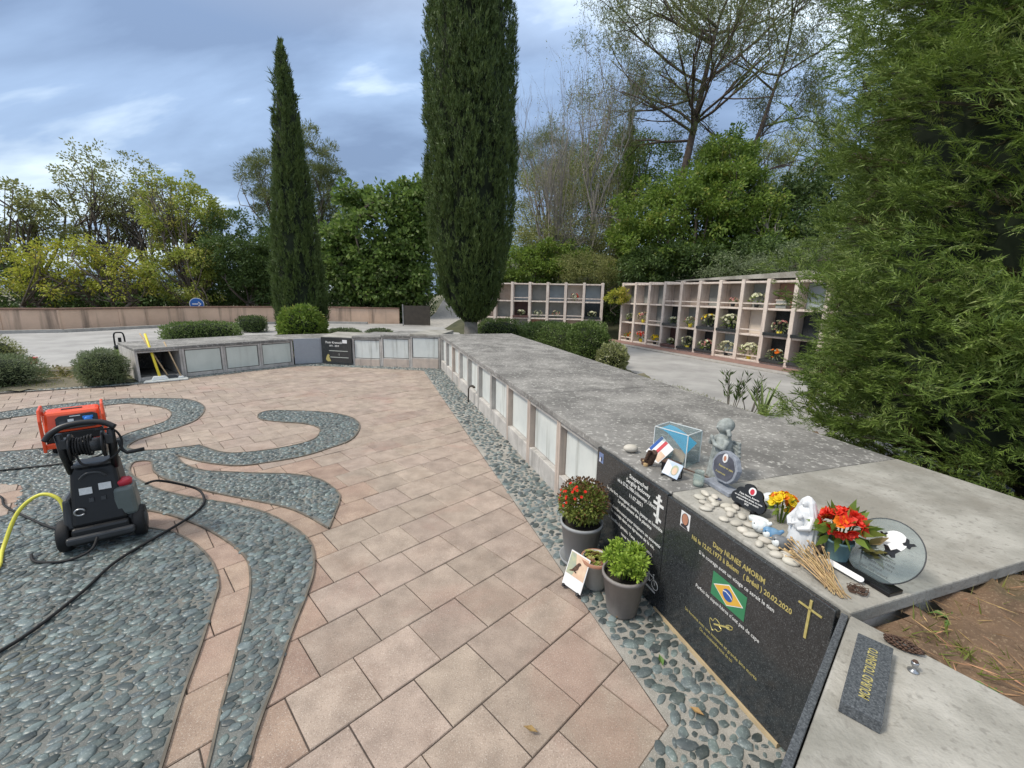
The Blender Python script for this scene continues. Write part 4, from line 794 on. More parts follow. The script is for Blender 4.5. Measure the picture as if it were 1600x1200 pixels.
tree('broadleaf_tree', 'mid green tree half hidden between the broad tree and the thin bare trees', (6.1, 27, 2.8), [(5.6, 27, 9.0, 2.4, 1.8, 2.2), (8.2, 27.5, 9.4, 2.2, 1.8, 1.8), (6.6, 26.5, 6.6, 2.8, 1.7, 2.0)], 280, 0.48, 80, 0.15, 'leaf_mid', 16, 0.18, 'bark', 14, G2, aspect=0.4)
tree('dark_tree', 'dark evergreen thicket tree above the near end of the niche wall', (13.5, 21, 3.0), [(12.6, 20.5, 5.2, 2.2, 1.8, 2.2), (15.0, 20.5, 5.8, 2.4, 1.8, 2.6), (13.4, 18.4, 4.0, 2.2, 1.5, 1.3)], 300, 0.46, 90, 0.15, 'leaf_dark', 17, 0.16, 'bark', 10, G2)
tree('shrub_tree', 'bright green leafy shrub just above the far niche wall', (0.9, 20.6, 1.4), [(0.6, 20.4, 3.0, 1.8, 1.0, 0.9), (2.0, 20.6, 3.3, 1.4, 1.0, 0.9)], 150, 0.34, 90, 0.13, 'leaf_mid', 18, 0.06, 'bark', 8, G2, cat='shrub')
tree('shrub_tree', 'greyish shrub spilling over the corner of the two niche walls', (3.4, 19.6, 1.4), [(3.2, 19.6, 2.9, 1.4, 1.0, 0.8), (4.8, 19.4, 2.8, 1.0, 0.9, 0.7)], 150, 0.32, 90, 0.09, 'leaf_olive', 19, 0.05, 'bark', 8, G2, cat='shrub', aspect=0.3)
tree('shrub_tree', 'grey green shrub on the bank above the sloping parapet', (9.3, 14.6, 1.8), [(9.2, 14.4, 2.95, 1.3, 0.9, 0.6), (10.6, 13.2, 3.1, 1.2, 0.9, 0.8), (8.2, 16.2, 2.7, 1.2, 0.9, 0.6)], 190, 0.3, 90, 0.09, 'leaf_sage', 20, 0.05, 'bark', 8, G2, cat='shrub', aspect=0.3)
tree('dark_tree', 'dark green tree in the shade behind the pink niche frames', (5.7, 18.9, 1.4), [(5.6, 18.7, 2.9, 1.2, 0.9, 0.9), (7.4, 18.2, 3.0, 1.6, 0.9, 0.9), (9.6, 17.0, 3.2, 1.5, 0.9, 0.9)], 200, 0.36, 100, 0.12, 'leaf_dark', 21, 0.07, 'bark', 8, G2)
tree('creeper_shrub', 'small yellow green creeper hanging at the end of the niche wall', (4.05, 16.9, 1.2), [(4.0, 16.75, 1.75, 0.42, 0.3, 0.35)], 26, 0.14, 60, 0.075, 'leaf_yellow', 22, 0.015, 'bark', 6, G2, cat='shrub')

def bare(mb, p, d, L, r, depth, r_, spread, up, tips):
    d = unit(np.array(d)); n = 4; pts = [np.array(p)]; q = np.array(p, float); dd = d.copy()
    for i in range(n):
        dd = unit(dd + r_.normal(size=3) * 0.10 + np.array([0, 0, up * 0.12])); q = q + dd * L / n; pts.append(q.copy())
    mb.tube([tuple(x) for x in pts], [r * (1 - 0.5 * i / n) for i in range(n + 1)], 5 if r > 0.02 else 3, False)
    if depth == 0: tips.append(q); return
    for k in range(int(r_.integers(2, 4)) + (depth > 2)):
        i = int(r_.integers(1, n + 1)); a = unit(dd + r_.normal(size=3) * spread + np.array([0, 0, up * 0.3])); bare(mb, pts[i], a, L * r_.uniform(0.55, 0.8), r * 0.5, depth - 1, r_, spread, up, tips)
def bare_tree(name, label, base, h, r, depth, seed, spread=0.5, up=0.6, bark='bark_grey', stems=1, leaves=None, per=6, leaf=0.07, lean=(0, 0), group=G2):
    r_ = np.random.default_rng(seed); t = thing(name, label, 'tree', base, 0, group); mb = MB(); tips = []
    for s in range(stems):
        bare(mb, (r_.normal() * 0.15 * (stems > 1), r_.normal() * 0.15 * (stems > 1), -0.3), (lean[0] + r_.normal() * 0.18 * (stems > 1), lean[1], 1), h * 0.42 * r_.uniform(0.85, 1.1), r, depth, r_, spread, up, tips)
    mb.build('trunk', bark, t, smooth=True)
    if leaves:
        T_ = np.repeat(np.array(tips), per, 0); n = len(T_); P = T_ + r_.normal(size=(n, 3)) * 0.16; V, Fq = leaf_quads(P, r_.normal(size=(n, 3)), leaf * r_.uniform(0.7, 1.3, n), leaf * 0.5, r_)
        link('crown', npmesh('crown', V, Fq, leaves), t)
    return t
bare_tree('bare_tree', 'thin leafless grey tree close right of the tall cypress', (2.0, 21.4, 1.8), 9.4, 0.075, 5, 41, 0.34, 0.9, stems=3)
bare_tree('bare_tree', 'tall thin tree with few small leaves and fine upright twigs', (3.9, 22.2, 1.9), 12.5, 0.085, 5, 42, 0.36, 0.9, stems=3, leaves='leaf_olive', per=5)
bare_tree('bare_tree', 'low tangle of bare grey branches above the far niches', (3.2, 21.0, 1.8), 5.0, 0.05, 4, 43, 0.5, 0.5, stems=4, leaves='leaf_olive', per=4)
bare_tree('dead_tree', 'small dead tree with pale bare branches above the niche wall', (10.5, 18.2, 2.2), 4.3, 0.075, 3, 44, 0.42, 0.8, bark='bark_grey')

# --- tall spreading pine with visible branches
def big_pine():
    r_ = np.random.default_rng(77); base = np.array([8.3, 24.0, 2.6]); t = thing('pine_tree', 'tall spreading pine with open branches and sparse needles over the hillside', 'tree', base, 0, G2); mb = MB(); tips = []
    P = [np.array(p, float) - base for p in [(8.3, 24, 2.3), (8.5, 24, 6.0), (8.9, 24, 8.8), (9.2, 24, 11.0), (9.5, 24, 13.2), (9.9, 24, 15.5)]]
    mb.tube([tuple(p) for p in P], [0.26, 0.22, 0.19, 0.16, 0.11, 0.05], 8, False)
    second = [np.array(p, float) - base for p in [(10.4, 23.6, 2.6), (11.2, 23.6, 6.5), (12.3, 23.6, 10.0), (13.1, 23.6, 13.4)]]
    mb.tube([tuple(p) for p in second], [0.17, 0.14, 0.10, 0.05], 7, False)
    mains = []
    for k in range(22):
        t_ = r_.uniform(0.48, 1.0) * 5; i = min(int(t_), 4); p = P[i] + (P[i + 1] - P[i]) * (t_ - i); a = r_.uniform(0, 2 * math.pi); d = np.array([math.cos(a), math.sin(a) * 0.8, r_.uniform(0.05, 0.75)]); mains.append((p, d, r_.uniform(2.6, 4.8), 0.075))
    for k in range(10):
        t_ = r_.uniform(0.45, 1.0) * 3; i = min(int(t_), 2); p = second[i] + (second[i + 1] - second[i]) * (t_ - i); a = r_.uniform(0, 2 * math.pi); mains.append((p, np.array([math.cos(a), math.sin(a) * 0.8, r_.uniform(0.1, 0.8)]), r_.uniform(1.8, 3.4), 0.055))
    for p, d, L, r0 in mains: bare(mb, p, d, L, r0, 3, r_, 0.45, 0.25, tips)
    mb.build('trunk', 'bark_pine', t, smooth=True)
    T_ = np.array(tips); n0 = len(T_); per = 105; T_ = np.repeat(T_ , per, 0); n = len(T_); d = unit(r_.normal(size=(n, 3)) + np.array([0, 0, 0.5])); Pp = T_ + r_.normal(size=(n, 3)) * 0.26
    V, Fq = leaf_quads(Pp, d, 0.24 * r_.uniform(0.7, 1.2, n), 0.03, r_); link('crown', npmesh('crown', V, Fq, 'leaf_pine'), t)
big_pine()

# --- columnar cypresses: upright pointed sprays over a dark heart
def cypress(label, base, prof, n, spray, seed, trunk_h=0.9, lean=(0, 0), m='leaf_cypress', group='columnar cypresses'):
    r_ = np.random.default_rng(seed); t = thing('cypress_tree', label, 'tree', base, 0, group); zs = np.array([p[0] for p in prof]); rs = np.array([p[1] for p in prof])
    mb = MB(); mb.tube([(0, 0, -0.2), (0, 0, trunk_h), (lean[0] * zs[-1], lean[1] * zs[-1], zs[-1] * 0.9)], [0.26 * rs.max() / 1.3, 0.2 * rs.max() / 1.3, 0.03], 9, False); mb.build('trunk', 'bark_grey', t, smooth=True)
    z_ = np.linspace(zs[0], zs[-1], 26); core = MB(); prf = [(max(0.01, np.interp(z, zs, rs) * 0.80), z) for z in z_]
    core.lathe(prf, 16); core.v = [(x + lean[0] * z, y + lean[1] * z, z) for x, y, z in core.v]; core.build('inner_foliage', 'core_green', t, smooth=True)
    # foliage stands in upright plumes: sprays gather round plume axes, dark clefts stay between them
    zz_ = np.linspace(zs[0], zs[-1], 400); cdf = np.cumsum(np.interp(zz_, zs, rs) + 0.06); npl = max(60, n // 26); zp = np.interp(r_.random(npl) * cdf[-1], cdf, zz_); ap = math.atan2(-base[1], -base[0]) + r_.uniform(-2.2, 2.2, npl); pk = r_.integers(0, npl, n)
    f0 = r_.random(n); z = np.clip(zp[pk] + (f0 - 0.5) * (0.35 + 0.55 * r_.random(npl)[pk]) * min(1.0, rs.max()), zs[0], zs[-1]); R0_ = np.maximum(np.interp(z, zs, rs), 0.03); off = r_.normal(size=n) * 0.042
    a = ap[pk] + off / R0_ + (f0 - 0.5) * r_.normal(size=npl)[pk] * 0.10
    proud = 1 + 0.055 * r_.normal(size=npl)[pk] + 0.05 * np.sin(a * 4 + z * 1.7); rad = R0_ * np.clip(proud, 0.8, 1.12) * (0.90 + 0.10 * r_.random(n)) - np.abs(off) * 0.7 - (0.5 - f0) * 0.05
    O = np.stack([np.cos(a) * rad + lean[0] * z, np.sin(a) * rad + lean[1] * z, z], -1); outw = np.stack([np.cos(a), np.sin(a), np.zeros(n)], -1)
    stray = r_.random(n) < 0.012
    ax = unit(outw * (r_.uniform(0.08, 0.34, n) + stray * 0.5)[:, None] + np.array([0, 0, 1.0]) + r_.normal(size=(n, 3)) * 0.15); L = spray * r_.uniform(0.55, 1.3, n) * (1 + stray * 0.7)
    k = 6; VV, FF = [], []
    for j in range(k):     # every spray: a few narrow leaf-clad twigs fanning from its stem
        f_ = r_.uniform(0.0, 0.62, n); st = O + ax * (L * f_)[:, None]; d = unit(ax + r_.normal(size=(n, 3)) * 0.34); ln = L * (1 - f_ * 0.8) * r_.uniform(0.5, 0.85, n)
        V, Fq = leaf_tris(st, d, ln, ln * r_.uniform(0.14, 0.24, n), r_); FF.append(Fq + len(VV) * 3 * n); VV.append(V)
    link('crown', npmesh('crown', np.concatenate(VV), np.concatenate(FF), m), t); return t
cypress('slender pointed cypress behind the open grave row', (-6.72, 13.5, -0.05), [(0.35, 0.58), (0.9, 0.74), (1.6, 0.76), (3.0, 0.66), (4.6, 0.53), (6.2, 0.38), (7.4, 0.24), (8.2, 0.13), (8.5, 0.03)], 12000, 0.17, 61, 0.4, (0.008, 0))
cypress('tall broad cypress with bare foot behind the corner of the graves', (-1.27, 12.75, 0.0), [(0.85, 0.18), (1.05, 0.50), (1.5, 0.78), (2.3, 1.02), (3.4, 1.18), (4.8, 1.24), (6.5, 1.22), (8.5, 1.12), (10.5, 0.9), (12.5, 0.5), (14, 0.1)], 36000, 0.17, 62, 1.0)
cypress('slim dark cypress far behind the bare trees', (7.8, 32, 3.5), [(1, 0.4), (3, 0.55), (7, 0.45), (9.6, 0.25), (10.6, 0.05)], 1600, 0.4, 63)

# --- feathery conifers on the right: flat sprays of scale-leaved twigs
def frond_template(r_, nside=7):
    """plumy spray 1 long: curved stem, side twigs shrinking to the tip, each a fine blade with two shorter ones"""
    V, F_ = [], []
    def blade(p, d, L, w):
        d = np.array(d) / np.linalg.norm(d); s = np.cross(d, r_.normal(size=3)); s = s / max(np.linalg.norm(s), 1e-6); k = len(V); p = np.array(p)
        V.extend([p - s * w * 0.45, p + s * w * 0.45, p + d * L + (0, 0, -L * 0.08)]); F_.append((k, k + 1, k + 2))
    for i in range(nside):
        x = 0.05 + 0.85 * i / nside; L = 0.36 * (1 - 0.5 * x) * r_.uniform(0.7, 1.25); z = 0.10 * x - 0.22 * x * x
        for s in (-1, 1):
            a = r_.uniform(0.35, 0.75) * s; d = (math.cos(a), math.sin(a), r_.uniform(-0.35, 0.35)); blade((x, 0, z), d, L, 0.042)
            for f_ in (0.3, 0.6):
                b = a + r_.choice([-1, 1]) * r_.uniform(0.35, 0.6); blade((x + d[0] * L * f_, d[1] * L * f_, z + d[2] * L * f_), (math.cos(b), math.sin(b), r_.uniform(-0.3, 0.3)), L * 0.5, 0.03)
    blade((0, 0, 0), (1, 0, 0.02), 0.55, 0.022); blade((0.5, 0, 0), (1, 0, -0.2), 0.52, 0.036)
    return np.array(V), np.array(F_)
def feathery(label, base, prof, n, size, seed, n_brown=0, lobes=0.2, group='feathery conifers on the right', zmin=None, view_only=None):
    r_ = np.random.default_rng(seed); t = thing('conifer_tree', label, 'tree', base, 0, group); zs = np.array([p[0] for p in prof]); rs = np.array([p[1] for p in prof])
    mb = MB(); mb.tube([(0, 0, -0.6), (0, 0, zs[-1] * 0.5), (0, 0, zs[-1] * 0.95)], [0.24, 0.17, 0.03], 9, False); br = np.random.default_rng(seed + 1)
    for k in range(70):
        z = br.uniform(zs[0] + 0.1, zs[-1] * 0.8); a = br.uniform(0, 2 * math.pi); q = np.interp(z, zs, rs) * 0.85; mb.tube([(0, 0, z - 0.25), (math.cos(a) * q * 0.6, math.sin(a) * q * 0.6, z - 0.05), (math.cos(a) * q, math.sin(a) * q, z)], [0.03, 0.018, 0.006], 4, False)
    mb.build('trunk', 'bark', t, smooth=True)
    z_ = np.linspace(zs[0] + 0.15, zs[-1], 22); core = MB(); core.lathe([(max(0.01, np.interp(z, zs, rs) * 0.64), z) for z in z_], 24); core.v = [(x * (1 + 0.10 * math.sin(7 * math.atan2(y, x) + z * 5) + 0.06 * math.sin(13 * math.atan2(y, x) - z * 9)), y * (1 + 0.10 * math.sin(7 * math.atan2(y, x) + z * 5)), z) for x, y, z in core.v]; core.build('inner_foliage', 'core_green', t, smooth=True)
    temps = [frond_template(np.random.default_rng(seed + 10 + i)) for i in range(4)]
    def make(nn, m, rlo, rhi, nm):
        zz_ = np.linspace(zs[0], zs[-1], 400); cdf = np.cumsum(np.interp(zz_, zs, rs) + 0.06); cdf = np.cumsum((np.interp(zz_, zs, rs) + 0.06) * np.where(zz_ > 5.0, 0.4, 1.0)); npl = max(40, nn // 26); zp = np.interp(r_.random(npl) * cdf[-1], cdf, zz_); ap = math.atan2(-base[1], -base[0]) + r_.uniform(-2.1, 2.1, npl)
        # plumes: arching branch ends carry the sprays, hollows stay dark between them
        lump = 1 + lobes * np.sin(ap * 4 + zp * 2.6 + seed) * np.cos(zp * 2.9 - ap * 3) + r_.normal(size=npl) * 0.06; rp_ = np.interp(zp, zs, rs) * lump * r_.uniform(rlo, rhi, npl) ** 0.6
        outp = np.stack([np.cos(ap), np.sin(ap), np.zeros(npl)], -1); tip = np.stack([np.cos(ap) * rp_, np.sin(ap) * rp_, zp], -1); pd = unit(outp + np.stack([r_.normal(size=npl) * 0.45, r_.normal(size=npl) * 0.45, r_.uniform(-0.15, 0.75, npl)], -1)); pl = r_.uniform(0.35, 0.75, npl) * min(1.0, rs.max() * 0.7)
        pk = r_.integers(0, npl, nn); f0 = r_.random(nn) ** 0.8; wid = 0.14 * (1.05 - 0.75 * f0)
        O = tip[pk] - pd[pk] * (pl[pk] * (1 - f0))[:, None] + r_.normal(size=(nn, 3)) * wid[:, None] * np.array([1, 1, 0.6]) + np.array([0, 0, 1.0]) * (-(f0 ** 2) * 0.10)[:, None]
        fill = r_.random(nn) < 0.24; zf = np.interp(r_.random(nn) * cdf[-1], cdf, zz_); af = math.atan2(-base[1], -base[0]) + r_.uniform(-2.1, 2.1, nn); rf = np.interp(zf, zs, rs) * r_.uniform(0.66, 0.86, nn)
        O = np.where(fill[:, None], np.stack([np.cos(af) * rf, np.sin(af) * rf, zf], -1), O); pdd = np.where(fill[:, None], np.stack([np.cos(af), np.sin(af), np.full(nn, 0.3)], -1), pd[pk])
        X = unit(pdd + r_.normal(size=(nn, 3)) * 0.42 + np.array([0, 0, 0.1])); Z0 = unit(np.array([0, 0, 1.0]) + r_.normal(size=(nn, 3)) * 0.5); Y = unit(np.cross(Z0, X)); Zv = np.cross(X, Y)
        L = size * r_.uniform(0.6, 1.35, nn); VV, FF, off = [], [], 0
        for k in range(4):
            s = slice(k, nn, 4); tv, tf = temps[k]; l_ = L[s][:, None, None]
            v = O[s][:, None, :] + l_ * (tv[None, :, 0:1] * X[s][:, None, :] + tv[None, :, 1:2] * Y[s][:, None, :] + tv[None, :, 2:3] * Zv[s][:, None, :])
            m_ = v.shape[0]; VV.append(v.reshape(-1, 3)); FF.append((tf[None] + (np.arange(m_) * len(tv))[:, None, None]).reshape(-1, 3) + off); off += m_ * len(tv)
        link(nm, npmesh(nm, np.concatenate(VV), np.concatenate(FF), m), t)
    make(n, 'leaf_thuja', 0.62, 1.0, 'crown')
    if n_brown: make(n_brown, 'leaf_thuja_brown', 0.3, 0.62, 'dry_inner_sprays')
    return t
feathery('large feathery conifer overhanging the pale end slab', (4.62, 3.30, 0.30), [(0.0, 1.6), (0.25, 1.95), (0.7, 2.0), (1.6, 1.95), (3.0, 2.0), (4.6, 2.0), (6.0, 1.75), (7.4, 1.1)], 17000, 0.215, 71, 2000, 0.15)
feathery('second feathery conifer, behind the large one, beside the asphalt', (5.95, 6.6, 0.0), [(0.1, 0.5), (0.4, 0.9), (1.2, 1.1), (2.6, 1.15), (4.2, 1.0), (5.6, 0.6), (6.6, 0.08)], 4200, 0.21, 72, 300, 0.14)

# --- hedges and bushes: leaves over a twig-dark heart
def hedge(name, label, c, r, n, leaf, m, seed, group='hedges and bushes around the plaza', boxy=3.5, rz=0.0, zb=0.0, aspect=0.5, cat='hedge', core=0.82):
    r_ = np.random.default_rng(seed); t = thing(name, label, cat, (c[0], c[1], zb), rz, group); cz = c[2] - zb
    mb = MB(); seg, rg = 14, 8; vs = []
    for i in range(rg + 1):
        a = -math.pi / 2 + math.pi * i / rg
        for k in range(seg):
            b = 2 * math.pi * k / seg; d = np.array([math.cos(a) * math.cos(b), math.cos(a) * math.sin(b), math.sin(a)]); q = (np.abs(d) ** boxy).sum() ** (-1 / boxy); vs.append(tuple(d * q * np.array(r) * core + (0, 0, cz)))
    mb.add(vs, [(i * seg + k, i * seg + (k + 1) % seg, (i + 1) * seg + (k + 1) % seg, (i + 1) * seg + k) for i in range(rg) for k in range(seg)]); mb.build('inner_twigs', 'core_green', t)
    d = unit(r_.normal(size=(n, 3))); q = (np.abs(d) ** boxy).sum(1) ** (-1 / boxy); lump = 1 + 0.07 * np.sin(d[:, 0] * 9 + seed) * np.cos(d[:, 1] * 8) + 0.05 * np.sin(d[:, 2] * 14 + d[:, 0] * 6)
    P = d * (q * lump * r_.uniform(0.80, 1.02, n))[:, None] * np.array(r) + (0, 0, cz); D = d + (0, 0, 0.25) + r_.normal(size=(n, 3)) * 0.6
    keep = P[:, 2] > 0.01; V, Fq = leaf_quads(P[keep], D[keep], leaf * r_.uniform(0.7, 1.3, keep.sum()), leaf * aspect, r_); link('foliage', npmesh('foliage', V, Fq, m), t); return t
hedge('clipped_hedge', 'clipped green hedge between the grey slabs and the asphalt', (1.22, 12.1, 0.46), (0.50, 2.0, 0.46), 24000, 0.055, 'leaf_hedge', 81, rz=R(24), zb=0.0)
hedge('clipped_hedge', 'taller rounded end of the hedge nearest the asphalt', (1.88, 10.5, 0.5), (0.42, 0.62, 0.58), 10000, 0.055, 'leaf_hedge', 82, rz=R(24), boxy=2.6)
hedge('pale_shrub', 'pale variegated shrub at the end of the clipped hedge', (2.32, 9.75, 0.30), (0.36, 0.36, 0.36), 3200, 0.06, 'leaf_variegated', 83, boxy=2, cat='shrub')
hedge('low_hedge', 'low dark hedge at the foot of the tall cypress', (-0.45, 13.9, 0.45), (0.75, 0.6, 0.47), 7000, 0.05, 'leaf_hedge', 84)
hedge('round_bush', 'rounded glossy green bush behind the blue grey granite front', (-5.85, 11.75, 0.68), (0.58, 0.55, 0.60), 6500, 0.085, 'leaf_mid', 85, boxy=2.4, cat='bush')
hedge('low_hedge', 'long low variegated hedge behind the open grave row', (-10.3, 14.0, 0.30), (1.05, 0.5, 0.34), 7000, 0.06, 'leaf_hedge', 86, rz=R(30))
hedge('low_hedge', 'small dark clipped bush before the boundary wall', (-11.0, 17.9, 0.28), (0.55, 0.45, 0.36), 3000, 0.06, 'leaf_dark', 87, cat='bush')
hedge('lavender_bush', 'wide sage green bush at the plaza edge left of the orange generator', (-8.98, 6.98, 0.24), (0.78, 0.5, 0.30), 9000, 0.05, 'leaf_sage', 88, rz=R(35), boxy=2.3, cat='bush', aspect=0.22)
hedge('lavender_bush', 'sage green bush with dry flower heads behind the wide one', (-10.45, 8.1, 0.34), (0.66, 0.5, 0.40), 8000, 0.05, 'leaf_olive', 89, rz=R(35), boxy=2.2, cat='bush', aspect=0.2)
hedge('lavender_bush', 'rounded sage green bush beside the open grave chamber', (-7.36, 7.44, 0.29), (0.34, 0.34, 0.32), 8500, 0.045, 'leaf_sage', 90, boxy=2.4, cat='bush', aspect=0.22)
hedge('ground_cover', 'flat grey ground cover plant behind the black granite front', (-5.2, 13.0, 0.45), (0.55, 0.35, 0.16), 2500, 0.05, 'leaf_sage', 91, boxy=2, cat='plant', zb=0.3)
hedge('ground_cover', 'smaller flat grey ground cover plant near the gate', (-4.3, 13.6, 0.45), (0.42, 0.3, 0.12), 1800, 0.05, 'leaf_sage', 92, boxy=2, cat='plant', zb=0.33)
hedge('pale_shrub', 'young pale leafy shoots at the foot of the second conifer', (3.72, 4.75, 0.62), (0.24, 0.24, 0.34), 900, 0.05, 'leaf_lime', 93, boxy=2, cat='shrub', zb=0.1, core=0.3)

# --- oleander sprigs and a strap-leaved plant behind the slab
def sprig_plant(label, loc, stems, h, seed, m='leaf_dark', leaf=0.12):
    r_ = np.random.default_rng(seed); t = thing('oleander_plant', label, 'plant', loc, 0, 'young plants behind the long slab'); mb = MB(); VV, FF, off = [], [], 0
    for k in range(stems):
        a = r_.uniform(0, 6.28); b = np.array([math.cos(a) * 0.05, math.sin(a) * 0.05, -0.05]); tip = np.array([math.cos(a) * 0.16 * r_.uniform(.5, 1.6), math.sin(a) * 0.16, h * r_.uniform(0.65, 1.1)]); pts = branch(mb, b, tip, 0.008, 0.004, r_, 0.05, 5, 4)
        n = 18; f_ = r_.uniform(0.45, 1.0, n); P = b + (tip - b) * f_[:, None]; an = r_.uniform(0, 6.28, n); D = np.stack([np.cos(an) * 0.7, np.sin(an) * 0.7, r_.uniform(0.5, 1.2, n)], -1); V, Fq = leaf_quads(P, D, leaf * r_.uniform(0.7, 1.2, n), leaf * 0.17, r_); VV.append(V); FF.append(Fq + off); off += len(V)
    mb.build('stems', 'bark_grey', t, smooth=True); link('leaves', npmesh('leaves', np.concatenate(VV), np.concatenate(FF), m), t)
sprig_plant('young oleander with upright narrow leaves behind the slab', (3.18, 5.95, 0.05), 6, 0.62, 94)
sprig_plant('small oleander sprig next to the strap leaved plant', (3.55, 6.1, 0.05), 5, 0.55, 95)
def strap_plant(name, label, loc, n, L, w_, m, seed, spread=0.5):
    r_ = np.random.default_rng(seed); t = thing(name, label, 'plant', loc, 0, 'young plants behind the long slab')
    for k in range(n):
        a = r_.uniform(0, 6.28); out_ = np.array([math.cos(a), math.sin(a)]); mb = MB(); s = np.array([-out_[1], out_[0], 0]); l_ = L * r_.uniform(0.7, 1.1); sp = spread * r_.uniform(0.4, 1.2); vs = []
        for i in range(6):
            f_ = i / 5; p = np.array([out_[0] * l_ * sp * f_ ** 1.4, out_[1] * l_ * sp * f_ ** 1.4, l_ * f_ * (1 - 0.25 * sp * f_)]); ww = w_ * (1 - f_) ** 0.6 * 0.5 + 0.001; vs += [tuple(p - s * ww), tuple(p + (out_[0] * 0.004, out_[1] * 0.004, -0.006)), tuple(p + s * ww)]
        mb.add(vs, [(i * 3 + j, i * 3 + j + 1, i * 3 + j + 4, i * 3 + j + 3) for i in range(5) for j in range(2)]); mb.build('leaf', m, t, smooth=True)
mat('strap_leaf', (0.30, 0.38, 0.16), (0.19, 0.27, 0.10), scale=12, rough=0.5)
strap_plant('strap_leaf_plant', 'yellowish green plant with broad upright strap leaves at the slab back', (3.42, 5.55, 0.05), 9, 0.62, 0.055, 'strap_leaf', 96)

# --- grass and weeds (uncountable)
def tufts(name, label, poly, z, n, h, w_, m, seed, zfun=None, lean=0.6):
    r_ = np.random.default_rng(seed); xs = [p[0] for p in poly]; ys = [p[1] for p in poly]; P = np.stack([r_.uniform(min(xs), max(xs), n * 3), r_.uniform(min(ys), max(ys), n * 3)], -1); P = P[inside(P[:, 0], P[:, 1], poly)]
    dens = np.sin(P[:, 0] * 5.3 + 1) * np.cos(P[:, 1] * 6.1) + r_.normal(size=len(P)) * 0.5; P = P[dens > -0.1][:n]; k = len(P); zz_ = np.full(k, z) if zfun is None else zfun(P[:, 0], P[:, 1])
    V, Fq = leaf_quads(np.c_[P, zz_], np.c_[r_.normal(size=(k, 2)) * lean, np.ones(k)], h * r_.uniform(0.4, 1.3, k), w_, r_); o = link(name, npmesh(name, V, Fq, m)); o['kind'] = 'stuff'; o['label'] = label; o['category'] = 'grass'; return o
soilz = lambda x, y: 0.62 - 0.585 * np.clip(np.clip((y - 1.95) / 1.2, 0, 1) + np.clip((x - 4.3) / 1.0, 0, 1), 0, 1)
tufts('grass', 'thin grass and dry stalks on the reddish soil beside the slab end', [(1.25, 1.2), (2.6, 1.75), (3.6, 1.4), (3.2, -0.6), (2.0, 0.0)], 0.61, 3600, 0.085, 0.005, 'leaf_grass', 101, soilz, 1.6)
tufts('grass', 'grass fringe between the long slab and the asphalt', [(1.75, 6.6), (2.5, 4.4), (3.9, 5.0), (3.2, 8.3), (2.5, 9.3)], 0.03, 5000, 0.05, 0.006, 'leaf_grass', 102)
tufts('weeds', 'dry grass and weeds on the earth left of the plaza', [(-13.5, 5.2), (-8.4, 6.7), (-7.4, 7.25), (-7.0, 7.7), (-8.6, 9.2), (-12.5, 8.1)], 0.02, 5000, 0.06, 0.006, 'leaf_grass', 103)
# undergrowth that closes the bank and the hillside
def under(name, label, boxes, n, leaf, m, seed):
    r_ = np.random.default_rng(seed); Ps = []
    for (x0, x1, y0, y1, z0, z1) in boxes: Ps.append(np.stack([r_.uniform(x0, x1, n), r_.uniform(y0, y1, n), z0 + (z1 - z0) * r_.random(n) ** 1.3], -1))
    P = np.concatenate(Ps); P[:, 2] += terrain(P[:, 0], P[:, 1]); k = len(P); V, Fq = leaf_quads(P, r_.normal(size=(k, 3)) + (0, 0, 0.2), leaf * r_.uniform(0.6, 1.4, k), leaf * 0.5, r_); o = link(name, npmesh(name, V, Fq, m)); o['kind'] = 'stuff'; o['label'] = label; o['category'] = 'undergrowth'
under('undergrowth', 'dense low undergrowth covering the hillside behind the niche walls', [(-1.5, 5, 19.4, 24, 0, 1.3), (5, 14, 19.5, 26, 0, 1.6), (9, 16, 11, 20, 0, 1.2), (12, 24, 20, 32, 0, 2.2), (-1, 8, 25, 34, 0, 3.0)], 6500, 0.18, 'leaf_dark', 111)
under('undergrowth', 'dark undergrowth on the bank behind the boundary wall', [(-30, -18, 21, 27, -0.1, 1.3), (-18, -9, 24.8, 28, -0.1, 1.6), (-9, -5.2, 25.4, 28.5, -0.1, 2.2), (-34, -24, 28, 36, 0, 3.0), (-24, -6, 32, 36, 0, 4.0)], 5000, 0.19, 'leaf_dark', 112)

rl_ = np.random.default_rng(120); nl_ = 2600; Pl = np.stack([rl_.uniform(1.1, 3.4, nl_), rl_.uniform(-0.6, 1.9, nl_)], -1); Pl = Pl[inside(Pl[:, 0], Pl[:, 1], [(1.2, 1.2), (2.6, 1.74), (3.6, 1.4), (3.2, -0.6), (2.0, 0.0)])]; kl = len(Pl)
Vl, Fl = leaf_quads(np.c_[Pl, soilz(Pl[:, 0], Pl[:, 1]) + 0.03 + 0.02 * rl_.random(kl)], np.c_[rl_.normal(size=(kl, 2)), rl_.normal(size=kl) * 0.12], 0.085 * rl_.uniform(0.5, 1.3, kl), 0.004, rl_)
mat('dry_needle', (0.40, 0.25, 0.13), (0.25, 0.14, 0.07), scale=40, rough=0.9, rand=0.4)
ol_ = link('needle_litter', npmesh('needle_litter', Vl, Fl, 'dry_needle')); ol_['kind'] = 'stuff'; ol_['label'] = 'dry needles and straw strewn on the reddish soil'; ol_['category'] = 'litter'

